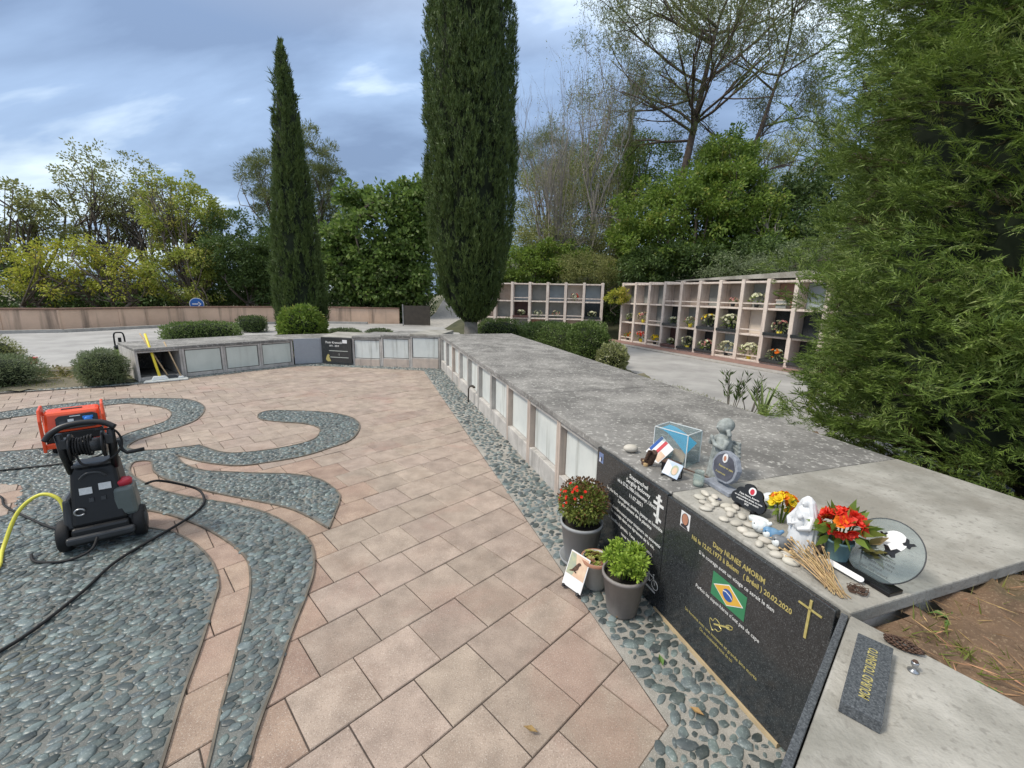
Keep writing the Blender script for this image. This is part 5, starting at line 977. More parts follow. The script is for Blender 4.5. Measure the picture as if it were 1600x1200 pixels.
# ================================================================== machines and tools on the plaza
mat('plastic_black', (0.010, 0.0105, 0.012), (0.007, 0.0075, 0.0085), scale=8, rough=0.42, spec=0.5); mat('rubber', (0.014, 0.014, 0.015), rough=0.7); mat('plastic_grey', (0.050, 0.053, 0.057), (0.036, 0.038, 0.041), scale=6, rough=0.4)
mat('tank_grey', (0.13, 0.155, 0.15), (0.10, 0.12, 0.115), scale=5, rough=0.3); mat('red_plastic', (0.56, 0.035, 0.06), (0.46, 0.03, 0.05), rough=0.35); mat('orange_paint', (0.80, 0.095, 0.028), (0.70, 0.075, 0.022), scale=4, rough=0.35, coat=0.2)
mat('steel', (0.45, 0.46, 0.47), (0.36, 0.37, 0.38), rough=0.3, metal=0.8); mat('label_white', (0.72, 0.73, 0.72), (0.6, 0.61, 0.6), scale=90, rough=0.4); mat('socket_blue', (0.02, 0.19, 0.62), (0.015, 0.15, 0.5), rough=0.35)
mat('hose_yellow', (0.72, 0.68, 0.10), (0.62, 0.58, 0.07), scale=12, rough=0.45); mat('wood_pole', (0.50, 0.37, 0.22), (0.40, 0.29, 0.17), scale=14, rough=0.6); mat('yellow_paint', (0.80, 0.66, 0.06), (0.72, 0.58, 0.04), rough=0.4); mat('green_plastic', (0.30, 0.42, 0.06), (0.25, 0.35, 0.05), rough=0.4)
XR = Matrix.Rotation(R(90), 4, 'Y'); YR = Matrix.Rotation(R(-90), 4, 'X')
def taper(mb, x0, x1, y0, y1, z0, z1, kx=0.8, ky=0.8, oy=0.0, M=None):
    cx, cy = (x0 + x1) / 2, (y0 + y1) / 2; f = lambda x, y: (cx + (x - cx) * kx, cy + (y - cy) * ky + oy)
    b = [(x0, y0), (x1, y0), (x1, y1), (x0, y1)]; t = [f(*p) for p in b]
    return mb.add([(*p, z0) for p in b] + [(*p, z1) for p in t], [(0, 3, 2, 1), (4, 5, 6, 7), (0, 1, 5, 4), (1, 2, 6, 5), (2, 3, 7, 6), (3, 0, 4, 7)], M)
pw = thing('pressure_washer', 'black wheeled pressure washer with hose reel and red cap', 'pressure washer', (-2.76, 2.61, 0.012), R(36))
for sx in (-1, 1):
    wm_ = Matrix.Translation((sx * 0.205, -0.02, 0.105)) @ XR
    wh_ = MB(wm_).lathe([(0.060, -0.032), (0.098, -0.034), (0.106, -0.02), (0.106, 0.02), (0.098, 0.034), (0.060, 0.032)], 28).build('wheel', 'rubber', pw, smooth=True, bevel=0.0)
    MB(wm_).lathe([(0.020, sx * 0.046), (0.045, sx * 0.044), (0.060, sx * 0.036), (0.062, sx * 0.030)], 20).build('rim', 'plastic_grey', wh_, smooth=True)
pw.scale = (0.9, 0.95, 0.99)
bs = MB(); taper(bs, -0.165, 0.165, -0.13, 0.24, 0.05, 0.17, 0.95, 0.95); bs.build('chassis', 'plastic_black', pw, bevel=0.02)
MB().box(-0.185, 0.185, -0.155, -0.105, 0.075, 0.125).build('bumper', 'plastic_grey', pw, bevel=0.015)
bd = MB(); taper(bd, -0.155, 0.155, -0.10, 0.22, 0.165, 0.56, 0.80, 0.62, 0.02); bd.build('body', 'plastic_black', pw, bevel=0.025)
fd = MB(); taper(fd, -0.20, -0.13, -0.08, 0.20, 0.15, 0.36, 0.6, 0.8); taper(fd, 0.13, 0.20, -0.08, 0.20, 0.10, 0.26, 0.7, 0.9); fd.build('side_fairings', 'plastic_grey', pw, bevel=0.02, kind='stuff')
tk = MB(); taper(tk, 0.075, 0.215, -0.09, 0.11, 0.18, 0.385, 0.82, 0.82); tk.build('detergent_tank', 'tank_grey', pw, bevel=0.025)
MB(Matrix.Translation((0.143, 0.0, 0.385))).lathe([(0.052, 0.0), (0.054, 0.028), (0.046, 0.038), (0.0, 0.040)], 22, cap1=False).build('tank_cap', 'red_plastic', pw, smooth=True)
MB().box(-0.10, 0.10, -0.072, -0.02, 0.565, 0.585).build('top_tray', 'plastic_grey', pw, bevel=0.006)
for sx in (-1, 1):
    MB().tube([(sx * 0.115, 0.0, 0.52), (sx * 0.128, -0.03, 0.66), (sx * 0.135, -0.05, 0.80)], [0.024, 0.026, 0.022], 8).build('handle_arm', 'plastic_black', pw, smooth=True)
    MB().box(sx * 0.118 - 0.022, sx * 0.118 + 0.022, -0.065, 0.0, 0.70, 0.765).build('arm_clamp', 'plastic_grey', pw, bevel=0.006)
MB().tube(spline([(-0.195, -0.075, 0.770), (-0.165, -0.065, 0.812), (-0.10, -0.055, 0.848), (0.0, -0.05, 0.86), (0.10, -0.055, 0.848), (0.165, -0.07, 0.81)], 4), 0.019, 10).build('handle_bar', 'plastic_black', pw, smooth=True)
rl = MB(Matrix.Translation((0.0, -0.03, 0.70)) @ XR).lathe([(0.045, -0.095), (0.045, 0.095)], 18).build('hose_reel', 'plastic_grey', pw, smooth=True)
for sx in (-0.085, 0.085): MB(Matrix.Translation((sx, -0.03, 0.70)) @ XR).lathe([(0.04, -0.008), (0.088, -0.006), (0.088, 0.006), (0.04, 0.008)], 24).build('reel_flange', 'plastic_black', rl, smooth=True)
cl = [(-0.075 + 0.10 * i / 95 if i < 96 else 0.02, -0.03 + (0.058 + 0.008 * math.sin(i * 0.9)) * math.cos(i * 0.42), 0.70 + (0.058 + 0.008 * math.sin(i * 0.9)) * math.sin(i * 0.42)) for i in range(96)]
MB().tube(cl, 0.0065, 6).build('hose_coil', 'rubber', rl, smooth=True)
MB().tube([(0.10, -0.03, 0.70), (0.165, -0.03, 0.70), (0.175, -0.035, 0.64), (0.20, -0.04, 0.615), (0.30, -0.05, 0.625)], [0.012, 0.012, 0.012, 0.013, 0.014], 8).build('crank', 'plastic_black', rl, smooth=True)
MB().tube(spline([(-0.06, -0.07, 0.66), (-0.03, -0.11, 0.60), (0.06, -0.11, 0.585), (0.15, -0.08, 0.63), (0.185, -0.05, 0.70), (0.15, -0.05, 0.79), (0.05, -0.06, 0.80)], 5), 0.007, 6).build('loose_hose_loop', 'rubber', rl, smooth=True)
for x_, z_, w_ in ((-0.052, 0.40, 0.034), (0.052, 0.415, 0.034)):
    MB(Matrix.Translation((x_, -0.060 , z_)) @ Matrix.Rotation(R(-10), 4, 'X')).box(-w_, w_, -0.004, 0.0, -0.022, 0.022).build('sticker', 'label_white', pw)
for x_ in (-0.03, 0.035): MB(Matrix.Translation((x_, -0.068, 0.335)) @ Matrix.Rotation(R(-10), 4, 'X')).box(-0.013, 0.013, -0.006, 0.0, -0.013, 0.013).build('latch', 'plastic_grey', pw)
MB().tube([(-0.095 + 0.028 * math.cos(t), -0.098, 0.275 + 0.022 * math.sin(t)) for t in np.linspace(0.2, 5.6, 14)], 0.006, 6).build('water_inlet', 'steel', pw, smooth=True)
MB().tube(spline([(-0.07, -0.075, 0.49), (-0.03, -0.085, 0.525), (0.03, -0.085, 0.525), (0.07, -0.075, 0.49)], 4), 0.007, 6).build('cable_hook', 'plastic_grey', pw, smooth=True)
tag(MB().tube(spline([(-3.07, 2.66, 0.16), (-3.12, 2.68, 0.27), (-3.22, 2.66, 0.31), (-3.30, 2.58, 0.22), (-3.28, 2.44, 0.03), (-3.10, 2.26, 0.026), (-3.04, 2.08, 0.026), (-3.25, 1.85, 0.026), (-3.6, 1.6, 0.026)], 6), 0.0115, 8).build('garden_hose', 'hose_yellow', smooth=True), 'yellow garden hose leaving the pressure washer across the pebbles', 'hose')
tag(MB().tube(spline([(-2.60, 1.30, 0.022), (-2.39, 1.67, 0.022), (-2.40, 2.05, 0.024), (-2.47, 2.38, 0.024), (-2.42, 2.83, 0.022), (-2.44, 3.05, 0.022), (-2.52, 3.20, 0.024), (-2.66, 3.30, 0.06), (-2.80, 3.14, 0.20), (-2.72, 2.92, 0.28)], 6), 0.0095, 6).build('power_cable', 'rubber', smooth=True), 'black cable running from the washer to the picture edge over dark pebbles', 'cable')
tag(MB().tube(spline([(-5.25, 3.35, 0.02), (-4.85, 3.62, 0.02), (-4.35, 3.85, 0.022), (-4.15, 4.02, 0.05), (-4.2, 4.2, 0.12)], 6), 0.009, 6).build('power_cable', 'rubber', smooth=True), 'thin black cable lying left of the orange generator', 'cable')
tag(MB().tube(spline([(-4.7, 3.1, 0.014), (-4.25, 3.2, 0.014), (-3.95, 3.02, 0.02), (-3.6, 2.86, 0.022), (-3.2, 2.7, 0.03), (-3.02, 2.68, 0.10)], 6), 0.008, 6).build('power_cable', 'rubber', smooth=True), 'thin dark cable over the small paver patch left of the washer', 'cable')
tag(MB().tube(spline([(-2.74, 2.58, 0.10), (-2.70, 2.50, 0.12), (-2.68, 2.42, 0.06), (-2.78, 2.36, 0.022), (-2.95, 2.34, 0.022), (-3.05, 2.40, 0.03)], 6), 0.008, 6).build('hose', 'rubber', smooth=True), 'short black hose sagging under the rear of the pressure washer', 'hose')

ge = thing('generator', 'orange portable generator with black control panel and blue socket', 'generator', (-4.72, 4.36, 0.012), R(44))
for sx in (-1, 1):
    fr_ = MB(Matrix.Translation((sx * 0.232 - 0.012, 0, 0)) @ Matrix(((0, 0, 1, 0), (1, 0, 0, 0), (0, 1, 0, 0), (0, 0, 0, 1))))
    fr_.prism([(-0.215, 0.03), (-0.17, 0.02), (-0.15, 0.34), (-0.10, 0.40), (0.10, 0.40), (0.15, 0.34), (0.17, 0.02), (0.215, 0.03), (0.20, 0.36), (0.13, 0.465), (-0.13, 0.465), (-0.20, 0.36)], 0, 0.024); fr_.build('side_frame', 'orange_paint', ge, bevel=0.008)
tk_ = MB(); taper(tk_, -0.218, 0.218, -0.185, 0.185, 0.21, 0.42, 0.96, 0.66); tk_.build('fuel_tank', 'orange_paint', ge, bevel=0.03)
MB().box(-0.215, 0.215, -0.165, 0.165, 0.06, 0.208).build('engine_block', 'plastic_black', ge, bevel=0.01)
MB().box(-0.222, 0.222, -0.20, -0.165, 0.055, 0.11).build('lower_beam', 'orange_paint', ge, bevel=0.008)
cpn = MB(Matrix.Translation((0.03, -0.170, 0.315)) @ Matrix.Rotation(R(73), 4, 'X')).prism([(-0.155, -0.05), (-0.12, -0.075), (0.135, -0.075), (0.16, -0.05), (0.16, 0.055), (0.12, 0.075), (-0.13, 0.068), (-0.155, 0.045)], -0.02, 0.010).build('control_panel', 'plastic_black', ge, bevel=0.004)
Mc = Matrix.Translation((0.03, -0.170, 0.315)) @ Matrix.Rotation(R(73), 4, 'X')
MB(Mc).lathe([(0.034, 0.0), (0.034, 0.03), (0.026, 0.036), (0.0, 0.036)], 18, Matrix.Translation((0.085, -0.005, 0.008)), cap1=False).build('socket', 'socket_blue', cpn, smooth=True); MB(Mc).box(0.045, 0.125, 0.012, 0.040, 0.010, 0.03).build('socket_lid', 'socket_blue', cpn, bevel=0.004)
for x_, y_, m_ in ((-0.11, -0.005, 'plastic_grey'), (-0.045, 0.012, 'label_white'), (0.01, 0.0, 'plastic_grey')): MB(Mc).box(x_ - 0.022, x_ + 0.022, y_ - 0.013, y_ + 0.013, 0.010, 0.016).build('switch', m_, cpn)
MB(Mc).box(-0.05, 0.03, 0.05, 0.058, 0.0101, 0.013).build('sticker', 'label_white', cpn)
MB(Matrix.Translation((0.0, 0.0, 0.423))).box(-0.08, 0.08, -0.03, 0.01, 0, 0.004).build('gauge_slot', 'plastic_black', ge, bevel=0.003)
for x_ in (-0.17, 0.17): MB().tube([(x_, -0.14, 0.0), (x_, -0.14, 0.06)], 0.02, 10).build('foot', 'rubber', ge, smooth=True)

tag(MB().prism([(-6.70, 7.49), (-6.21, 7.92), (-6.36, 8.08), (-6.83, 7.69)], 0.006, 0.032).build('white_board', 'panel_white', bevel=0.004), 'white flat board lying in front of the open grave chamber', 'board')
def broom(label, foot, top, m, head_m, head=(0.17, 0.035, 0.055), name='broom', cat='broom', rz=0.5, r=0.012):
    t = thing(name, label, cat, foot, 0); f_ = Vector((0, 0, head[2] * 0.8)); e_ = Vector(top) - Vector(foot); MB().tube([f_, f_ * 0.4 + e_ * 0.6, e_], [r * 1.1, r, r], 8).build('handle', m, t, smooth=True)
    hb = MB(Matrix.Rotation(rz, 4, 'Z')); taper(hb, -head[0], head[0], -head[1], head[1], 0.0, head[2], 0.7, 0.6); hb.build('head', head_m, t, bevel=0.01)
broom('yellow handled tool with a white fan head leaning on the open chamber', (-6.60, 7.74, 0.034), (-6.98, 8.0, 0.86), 'yellow_paint', 'label_white', (0.13, 0.05, 0.07), rz=0.7, r=0.02)
broom('wooden handled broom leaning behind the yellow tool', (-6.58, 7.90, 0.034), (-7.12, 8.05, 0.86), 'wood_pole', 'plastic_grey', rz=0.7)
broom('pale wooden pole tool leaning right of the yellow one', (-6.36, 7.94, 0.034), (-6.72, 8.10, 0.70), 'wood_pole', 'label_white', (0.05, 0.03, 0.04), rz=0.7)
w2 = thing('pressure_washer', 'small green and black cleaner standing behind the sage bush', 'pressure washer', (-8.98, 9.6, -0.03), R(30))
b2 = MB(); taper(b2, -0.14, 0.14, -0.12, 0.12, 0.05, 0.36, 0.8, 0.8); b2.build('body', 'green_plastic', w2, bevel=0.02); MB().box(-0.11, 0.11, -0.09, 0.09, 0.362, 0.45).build('motor_hood', 'plastic_black', w2, bevel=0.03); MB().tube(spline([(-0.09, 0, 0.44), (-0.08, 0, 0.70), (0, 0, 0.74), (0.08, 0, 0.70), (0.09, 0, 0.44)], 4), 0.016, 8).build('handle', 'plastic_black', w2, smooth=True); MB().tube([(0.0, 0.02, 0.44), (0.0, 0.02, 0.62)], 0.03, 8).build('lance_holder', 'plastic_black', w2)
for sx in (-1, 1): MB(Matrix.Translation((sx * 0.16, 0.03, 0.075)) @ XR).lathe([(0.03, -0.02), (0.075, -0.02), (0.075, 0.02), (0.03, 0.02)], 16).build('wheel', 'rubber', w2, smooth=True)
pl_ = thing('branch_pile', 'heap of cut branches and leaves on the bare earth left of the graves', 'branch pile', (-8.55, 8.15, 0.0)); pr2 = random.Random(9)
for k in range(26):
    a = pr2.uniform(0, 6.28); x_, y_ = pr2.gauss(0, 0.38), pr2.gauss(0, 0.22); L = pr2.uniform(0.12, 0.5); z_ = pr2.uniform(0.03, 0.10); MB().tube([(x_, y_, z_), (x_ + math.cos(a) * L * .5, y_ + math.sin(a) * L * .5, z_ + 0.02), (x_ + math.cos(a) * L, y_ + math.sin(a) * L, z_ + pr2.uniform(-0.02, 0.06))], [0.012, 0.010, 0.006], 5).build('branch', 'bark_grey' if k % 3 else 'wood_pole', pl_, smooth=True)
rq = np.random.default_rng(5); nq = 420; Vq, Fq_ = leaf_quads(np.stack([rq.normal(0, 0.42, nq), rq.normal(0, 0.26, nq), rq.uniform(0.02, 0.11, nq)], -1), rq.normal(size=(nq, 3)), 0.07, 0.04, rq); link('leaf_litter', npmesh('leaf_litter', Vq, Fq_, 'leaf_brown'), pl_, kind='stuff')
tag(MB().tube([(-8.35, 7.85, 0.05), (-8.05, 8.5, 0.07), (-7.85, 9.3, 0.10)], [0.024, 0.022, 0.018], 8).build('cut_pole', 'wood_pole', smooth=True), 'long pale cut branch lying across the bare earth beside the bush', 'branch')
bkt = thing('bucket', 'small red bucket on the earth beyond the wide sage bush', 'bucket', (-10.85, 9.42, -0.02)); bkt.scale = (0.7, 0.7, 0.7); MB().lathe([(0.08, 0.0), (0.11, 0.20), (0.118, 0.205), (0.118, 0.215), (0.105, 0.215), (0.075, 0.02)], 18, cap1=True).build('pail', 'red_plastic', bkt, smooth=True); MB().tube(spline([(-0.11, 0, 0.205), (-0.06, 0.03, 0.29), (0.06, 0.03, 0.29), (0.11, 0, 0.205)], 4), 0.004, 5).build('bail', 'steel', bkt, smooth=True)
wb = thing('folded_parasol_base', 'white angular stone block among bushes at the picture edge', 'stone block', (-11.35, 8.85, 0.0), R(20)); b3 = MB(); taper(b3, -0.26, 0.26, -0.2, 0.2, 0.0, 0.30, 0.9, 0.9); b3.build('block', 'panel_white', wb, bevel=0.015); MB().prism([(-0.30, -0.24), (0.30, -0.24), (0.30, 0.24), (-0.30, 0.24)], 0.305, 0.35).build('cap_stone', 'panel_white', wb, bevel=0.01)
wb.name = 'stone_block'

# ================================================================== offerings on the slab
P0 = Vector((1.089, 1.349, 0)); Uw = Vector((-0.3132, 0.9497, 0)); Nw = Vector((0.9497, 0.3132, 0)); RZ = math.atan2(-0.9497, 0.3132)
zt_ = lambda s: ltop(8.78 - max(s, 0)) + 0.002
def W(s, q, dz=0.0): p = P0 + Uw * s + Nw * q; return (p.x, p.y, zt_(s) + dz)
mat('stone_white', (0.56, 0.53, 0.46), (0.43, 0.40, 0.34), scale=14, rough=0.55, rand=0.12); mat('statue_grey', (0.37, 0.40, 0.385), (0.20, 0.22, 0.21), scale=22, rough=0.75, bump=0.3, bscale=80); mat('statue_white', (0.74, 0.755, 0.77), (0.58, 0.60, 0.62), scale=18, rough=0.6); mat('slate', (0.115, 0.12, 0.15), (0.06, 0.063, 0.08), scale=14, rough=0.45)
mat('stone_blue', (0.30, 0.325, 0.37), (0.21, 0.23, 0.27), scale=40, rough=0.8, bump=0.5, bscale=70); mat('porcelain', (0.74, 0.77, 0.77), (0.66, 0.70, 0.70), scale=10, rough=0.2); mat('bird_blue', (0.07, 0.20, 0.38), (0.20, 0.33, 0.45), scale=40, rough=0.25); mat('bird_grey', (0.12, 0.13, 0.14), (0.20, 0.21, 0.22), scale=30, rough=0.3)
mat('brown_bark', (0.13, 0.075, 0.05), (0.06, 0.035, 0.025), scale=60, rough=0.8, bump=0.8, bscale=60); mat('teal_pot', (0.20, 0.32, 0.34), (0.15, 0.26, 0.28), rough=0.4); mat('brown_pot', (0.23, 0.16, 0.12), (0.15, 0.10, 0.08), scale=20, rough=0.6); mat('straw', (0.56, 0.40, 0.21), (0.42, 0.29, 0.14), scale=30, rough=0.8, rand=0.15); mat('resin_black', (0.012, 0.012, 0.014), rough=0.15); mat('plaque_lilac', (0.45, 0.43, 0.52), rough=0.4)
mat('flag_red', (0.55, 0.06, 0.07), (0.5, 0.05, 0.06), rough=0.5); mat('photo_sky', (0.42, 0.52, 0.66), (0.58, 0.63, 0.70), scale=20, rough=0.3); mat('photo_warm', (0.62, 0.42, 0.30), (0.70, 0.55, 0.40), scale=25, rough=0.3)
for nm_, c1_, c2_ in (('bloom_yellow', (0.78, 0.55, 0.02), (0.85, 0.68, 0.05)), ('bloom_red', (0.62, 0.025, 0.02), (0.80, 0.06, 0.04)), ('bloom_orange', (0.78, 0.16, 0.02), (0.85, 0.26, 0.03)), ('bloom_white', (0.66, 0.66, 0.62), (0.82, 0.82, 0.80)), ('bloom_pink', (0.62, 0.22, 0.30), (0.74, 0.42, 0.48)), ('sedum', (0.10, 0.135, 0.035), (0.25, 0.29, 0.085)), ('sedum_dark', (0.055, 0.03, 0.018), (0.14, 0.07, 0.035)), ('parsley', (0.13, 0.24, 0.035), (0.32, 0.44, 0.085)), ('succ_red', (0.16, 0.06, 0.06), (0.30, 0.12, 0.10)), ('succ_green', (0.25, 0.31, 0.09), (0.42, 0.45, 0.15))): leafmat(nm_, c1_, c2_, trans=0.25, nscale=20)
mat('potting_soil', (0.03, 0.024, 0.018), (0.018, 0.014, 0.011), scale=40, rough=1.0, bump=0.8, bscale=80)
glassmat('clear_glass', (0.55, 0.66, 0.68), 0.10); glassmat('blue_film', (0.05, 0.52, 0.85), 0.8); glassmat('green_glass', (0.45, 0.58, 0.55), 0.32); glassmat('disc_glass', (0.46, 0.56, 0.58), 0.13)
def fused(mb, name, m, parent, voxel=0.004, smooth_it=2):
    o = mb.build(name, m, parent, smooth=True); md = o.modifiers.new('fuse', 'REMESH'); md.mode = 'VOXEL'; md.voxel_size = voxel; md.use_smooth_shade = True
    s = o.modifiers.new('smooth', 'SMOOTH'); s.iterations = smooth_it; s.factor = 0.5; return o

# smooth white stones along the edge
sr = random.Random(21); spots = []
for k in range(200):
    s = sr.uniform(0.10, 0.66); q = sr.uniform(0.015, 0.17 if s > 0.33 else 0.065)
    if all((s - a) ** 2 + (q - b) ** 2 > 0.037 ** 2 for a, b in spots): spots.append((s, q))
    if len(spots) >= 24: break
for k, (s, q) in enumerate(spots):
    m_ = MB(); m_.ell((0, 0, 0.0), (sr.uniform(0.022, 0.034), sr.uniform(0.015, 0.024), sr.uniform(0.009, 0.014)), seg=12, rings=8); o = m_.build('white_stone', 'stone_white', smooth=True, loc=W(s, q, 0.008)); o.rotation_euler = (0, 0, sr.uniform(0, 3)); tag(o, 'flat smooth whitish stone on the slab edge above the gold lettered panel', 'stone', 'white stones along the slab edge')
o = MB().ell((0, 0, 0), (0.048, 0.036, 0.026), seg=16, rings=10).build('white_stone', 'stone_white', smooth=True, loc=W(1.28, 0.095, 0.025)); tag(o, 'large rounded white stone alone at the corner of the white lettered panel', 'stone')
o = MB().ell((0, 0, 0), (0.045, 0.034, 0.036), seg=16, rings=10).build('white_stone', 'porcelain', smooth=True, loc=W(0.475, 0.35, 0.034)); tag(o, 'big egg shaped white stone behind the black cloud plaque', 'stone')
# angel statue
an = thing('angel_statue', 'small grey stone angel with folded wings and praying hands', 'statue', W(0.82, 0.37), RZ - 0.25)
a_ = MB(); a_.lathe([(0.058, 0.0), (0.060, 0.03), (0.052, 0.09), (0.046, 0.15), (0.048, 0.20), (0.040, 0.235), (0.020, 0.255), (0.018, 0.27)], 20); a_.ell((0, -0.005, 0.297), (0.036, 0.038, 0.040)); a_.ell((0, 0.012, 0.305), (0.042, 0.040, 0.040)); a_.ell((0, -0.042, 0.292), (0.006, 0.008, 0.008))
for sx in (-1, 1):
    a_.tube([(sx * 0.042, 0.0, 0.225), (sx * 0.058, -0.03, 0.185), (sx * 0.022, -0.058, 0.20), (sx * 0.006, -0.064, 0.225)], [0.018, 0.017, 0.013, 0.010], 8); a_.ell((sx * 0.006, -0.066, 0.235), (0.008, 0.009, 0.016)); a_.tube([(sx * 0.035, 0.0, 0.285), (sx * 0.045, 0.005, 0.26), (sx * 0.040, 0.01, 0.245)], [0.012, 0.014, 0.008], 6)
    for k in range(5): a_.tube([(sx * 0.02, 0.045, 0.215 - k * 0.012), (sx * (0.055 + 0.004 * k), 0.062, 0.215 - k * 0.024), (sx * (0.060 - k * 0.004), 0.058, 0.16 - k * 0.024)], [0.010, 0.012, 0.006], 6)
for k in range(9): a_.tube([(0.047 * math.cos(k * 0.7), 0.047 * math.sin(k * 0.7), 0.17), (0.060 * math.cos(k * 0.7), 0.060 * math.sin(k * 0.7), 0.0)], [0.004, 0.009], 5)
fused(a_, 'figure', 'statue_grey', an, 0.0035, 1)
# madonna
md_ = thing('madonna_statue', 'small white statue of a veiled woman holding a child', 'statue', W(0.168, 0.165), RZ - 0.1)
md_.scale = (0.92, 0.92, 0.92)
a_ = MB(); a_.lathe([(0.054, 0.0), (0.055, 0.02), (0.047, 0.08), (0.040, 0.13), (0.038, 0.165), (0.028, 0.188), (0.015, 0.198), (0.013, 0.21)], 20)
a_.ell((0, -0.008, 0.219), (0.0145, 0.016, 0.0195)); a_.ell((0, -0.024, 0.217), (0.003, 0.004, 0.004))
for k in range(9):      # veil falls in a hood over head and shoulders
    t = -1.9 + 3.8 * k / 8; a_.tube([(0.004 * math.sin(t), 0.004, 0.243), (0.020 * math.sin(t), 0.004 + 0.016 * math.cos(t), 0.226), (0.032 * math.sin(t), 0.004 + 0.024 * math.cos(t), 0.19), (0.047 * math.sin(t), 0.006 + 0.034 * math.cos(t), 0.14), (0.053 * math.sin(t), 0.004 + 0.044 * math.cos(t), 0.05)], [0.008, 0.0085, 0.011, 0.013, 0.011], 6)
a_.ell((0.012, -0.042, 0.128), (0.019, 0.017, 0.030)); a_.ell((0.017, -0.048, 0.167), (0.0115, 0.012, 0.0135)); a_.tube([(0.014, -0.05, 0.14), (-0.006, -0.062, 0.125)], [0.008, 0.006], 6)
for sx in (-1, 1): a_.tube([(sx * 0.036, -0.004, 0.165), (sx * 0.048, -0.028, 0.125), (sx * 0.02, -0.055, 0.112)], [0.014, 0.014, 0.009], 8)
for k in range(13): a_.tube([(0.034 * math.cos(k * 0.48), 0.034 * math.sin(k * 0.48), 0.12), (0.047 * math.cos(k * 0.48 + .15), 0.047 * math.sin(k * 0.48 + .15), 0.05), (0.057 * math.cos(k * 0.48), 0.057 * math.sin(k * 0.48), 0.0)], [0.003, 0.006, 0.006], 5)
fused(a_, 'figure', 'statue_white', md_, 0.0022, 1)
# rounded stone plaque
sp = thing('memorial_plaque', 'rough edged rounded slate plaque on a stone foot with an oval portrait', 'plaque', W(0.69, 0.26), RZ - 0.05)
pq = [(0.086 * math.cos(t) * (1 + 0.03 * math.sin(t * 9)), 0.10 + 0.086 * math.sin(t) * (1 + 0.03 * math.cos(t * 7))) for t in np.linspace(-1.2, math.pi + 1.2, 26)]
Mt = Matrix.Translation((0, 0, 0.022)) @ Matrix.Rotation(R(82), 4, 'X'); st = MB(Mt).prism(pq, -0.022, 0.010).build('stone', 'stone_blue', sp, bevel=0.004)
MB().box(-0.095, 0.095, -0.035, 0.045, 0.0, 0.024).build('foot', 'stone_blue', sp, bevel=0.004); MB(Mt).prism([(x * 0.83, 0.10 + (y - 0.10) * 0.83) for x, y in pq], 0.0105, 0.013).build('face', 'slate', st)
MB(Mt).prism(disc_poly(0.017, 0.024, 18, 0.0, 0.150), 0.0132, 0.017).build('portrait', 'photo_white', st); MB(Mt).prism(disc_poly(0.009, 0.014, 14, 0.0, 0.149), 0.0172, 0.0182).build('portrait_face', 'photo_skin', st)
Mt2 = lambda x, y: Mt @ Matrix.Translation((x, y, 0.0134)); text('inscription', 'Repose en paix', 0.016, 'gold_line', st, Mt2(0.015, 0.098), bold=0.0004); text('inscription', 'A notre ami', 0.014, 'gold_line', st, Mt2(-0.012, 0.062), bold=0.0004)
# cloud plaque
cpq = thing('memorial_plaque', 'black cloud shaped plaque with white lettering and a round red portrait', 'plaque', W(0.47, 0.20), RZ + 0.08)
def arc(cx, cy, r, a0, a1, n=7): return [(cx + r * math.cos(a0 + (a1 - a0) * i / n), cy + r * math.sin(a0 + (a1 - a0) * i / n)) for i in range(n + 1)]
cpoly = arc(0.055, 0.035, 0.033, -1.6, 1.1) + arc(0.030, 0.072, 0.032, 0.0, 1.7) + arc(-0.012, 0.082, 0.036, 0.6, 2.5) + arc(-0.045, 0.060, 0.030, 1.4, 3.4) + arc(-0.062, 0.034, 0.030, 2.0, 4.6)
Mk = Matrix.Translation((0, 0, 0.012)) @ Matrix.Rotation(R(72), 4, 'X'); cpo = MB(Mk).prism(cpoly, -0.006, 0.006).build('cloud_plate', 'resin_black', cpq, bevel=0.0015)
for x_ in (-0.045, 0.045): MB().box(x_ - 0.009, x_ + 0.009, -0.022, 0.030, 0.0, 0.022).build('stand', 'resin_black', cpq, bevel=0.002)
MB(Mk).prism(disc_poly(0.019, 0.019, 18, 0.006, 0.088), 0.0062, 0.0075).build('portrait', 'photo_white', cpo); MB(Mk).prism(disc_poly(0.011, 0.014, 14, 0.006, 0.086), 0.0077, 0.0085).build('portrait_figure', 'red_plastic', cpo)
for i, s_ in enumerate(('Dany, Nunes, Amorim', 'on ne t\'oubliera jamais, tu seras', 'toujours dans nos coeurs', '2020')): text('inscription', s_, 0.0115, 'white_line', cpo, Mk @ Matrix.Translation((-0.002, 0.056 - i * 0.0135, 0.0064)), bold=0.0002)
# photo card, ribbon card and bark piece
pc = thing('photo_card', 'tilted photo card of a face on a small black stand', 'photo', W(0.885, 0.085), RZ + 0.15)
Mq = Matrix.Translation((0, 0, 0.008)) @ Matrix.Rotation(R(60), 4, 'X'); card = MB(Mq).prism([(-0.055, 0), (0.055, 0), (0.055, 0.085), (-0.055, 0.085)], 0, 0.003).build('card', 'photo_sky', pc); MB(Mq).prism(disc_poly(0.024, 0.030, 18, 0.018, 0.042), 0.0032, 0.0042).build('picture_hair', 'photo_grass', card); MB(Mq).prism(disc_poly(0.016, 0.022, 18, 0.020, 0.038), 0.0044, 0.0052).build('picture_face', 'photo_warm', card); MB(Mq).prism([(-0.052, 0.003), (-0.006, 0.003), (-0.004, 0.05), (-0.052, 0.082)], 0.0032, 0.0040).build('picture_ground', 'photo_white', card)
for x_ in (-0.04, 0.04): MB().tube([(x_, -0.02, 0.004), (x_, 0.05, 0.004), (x_, 0.05, 0.06)], 0.004, 5).build('stand', 'resin_black', pc)
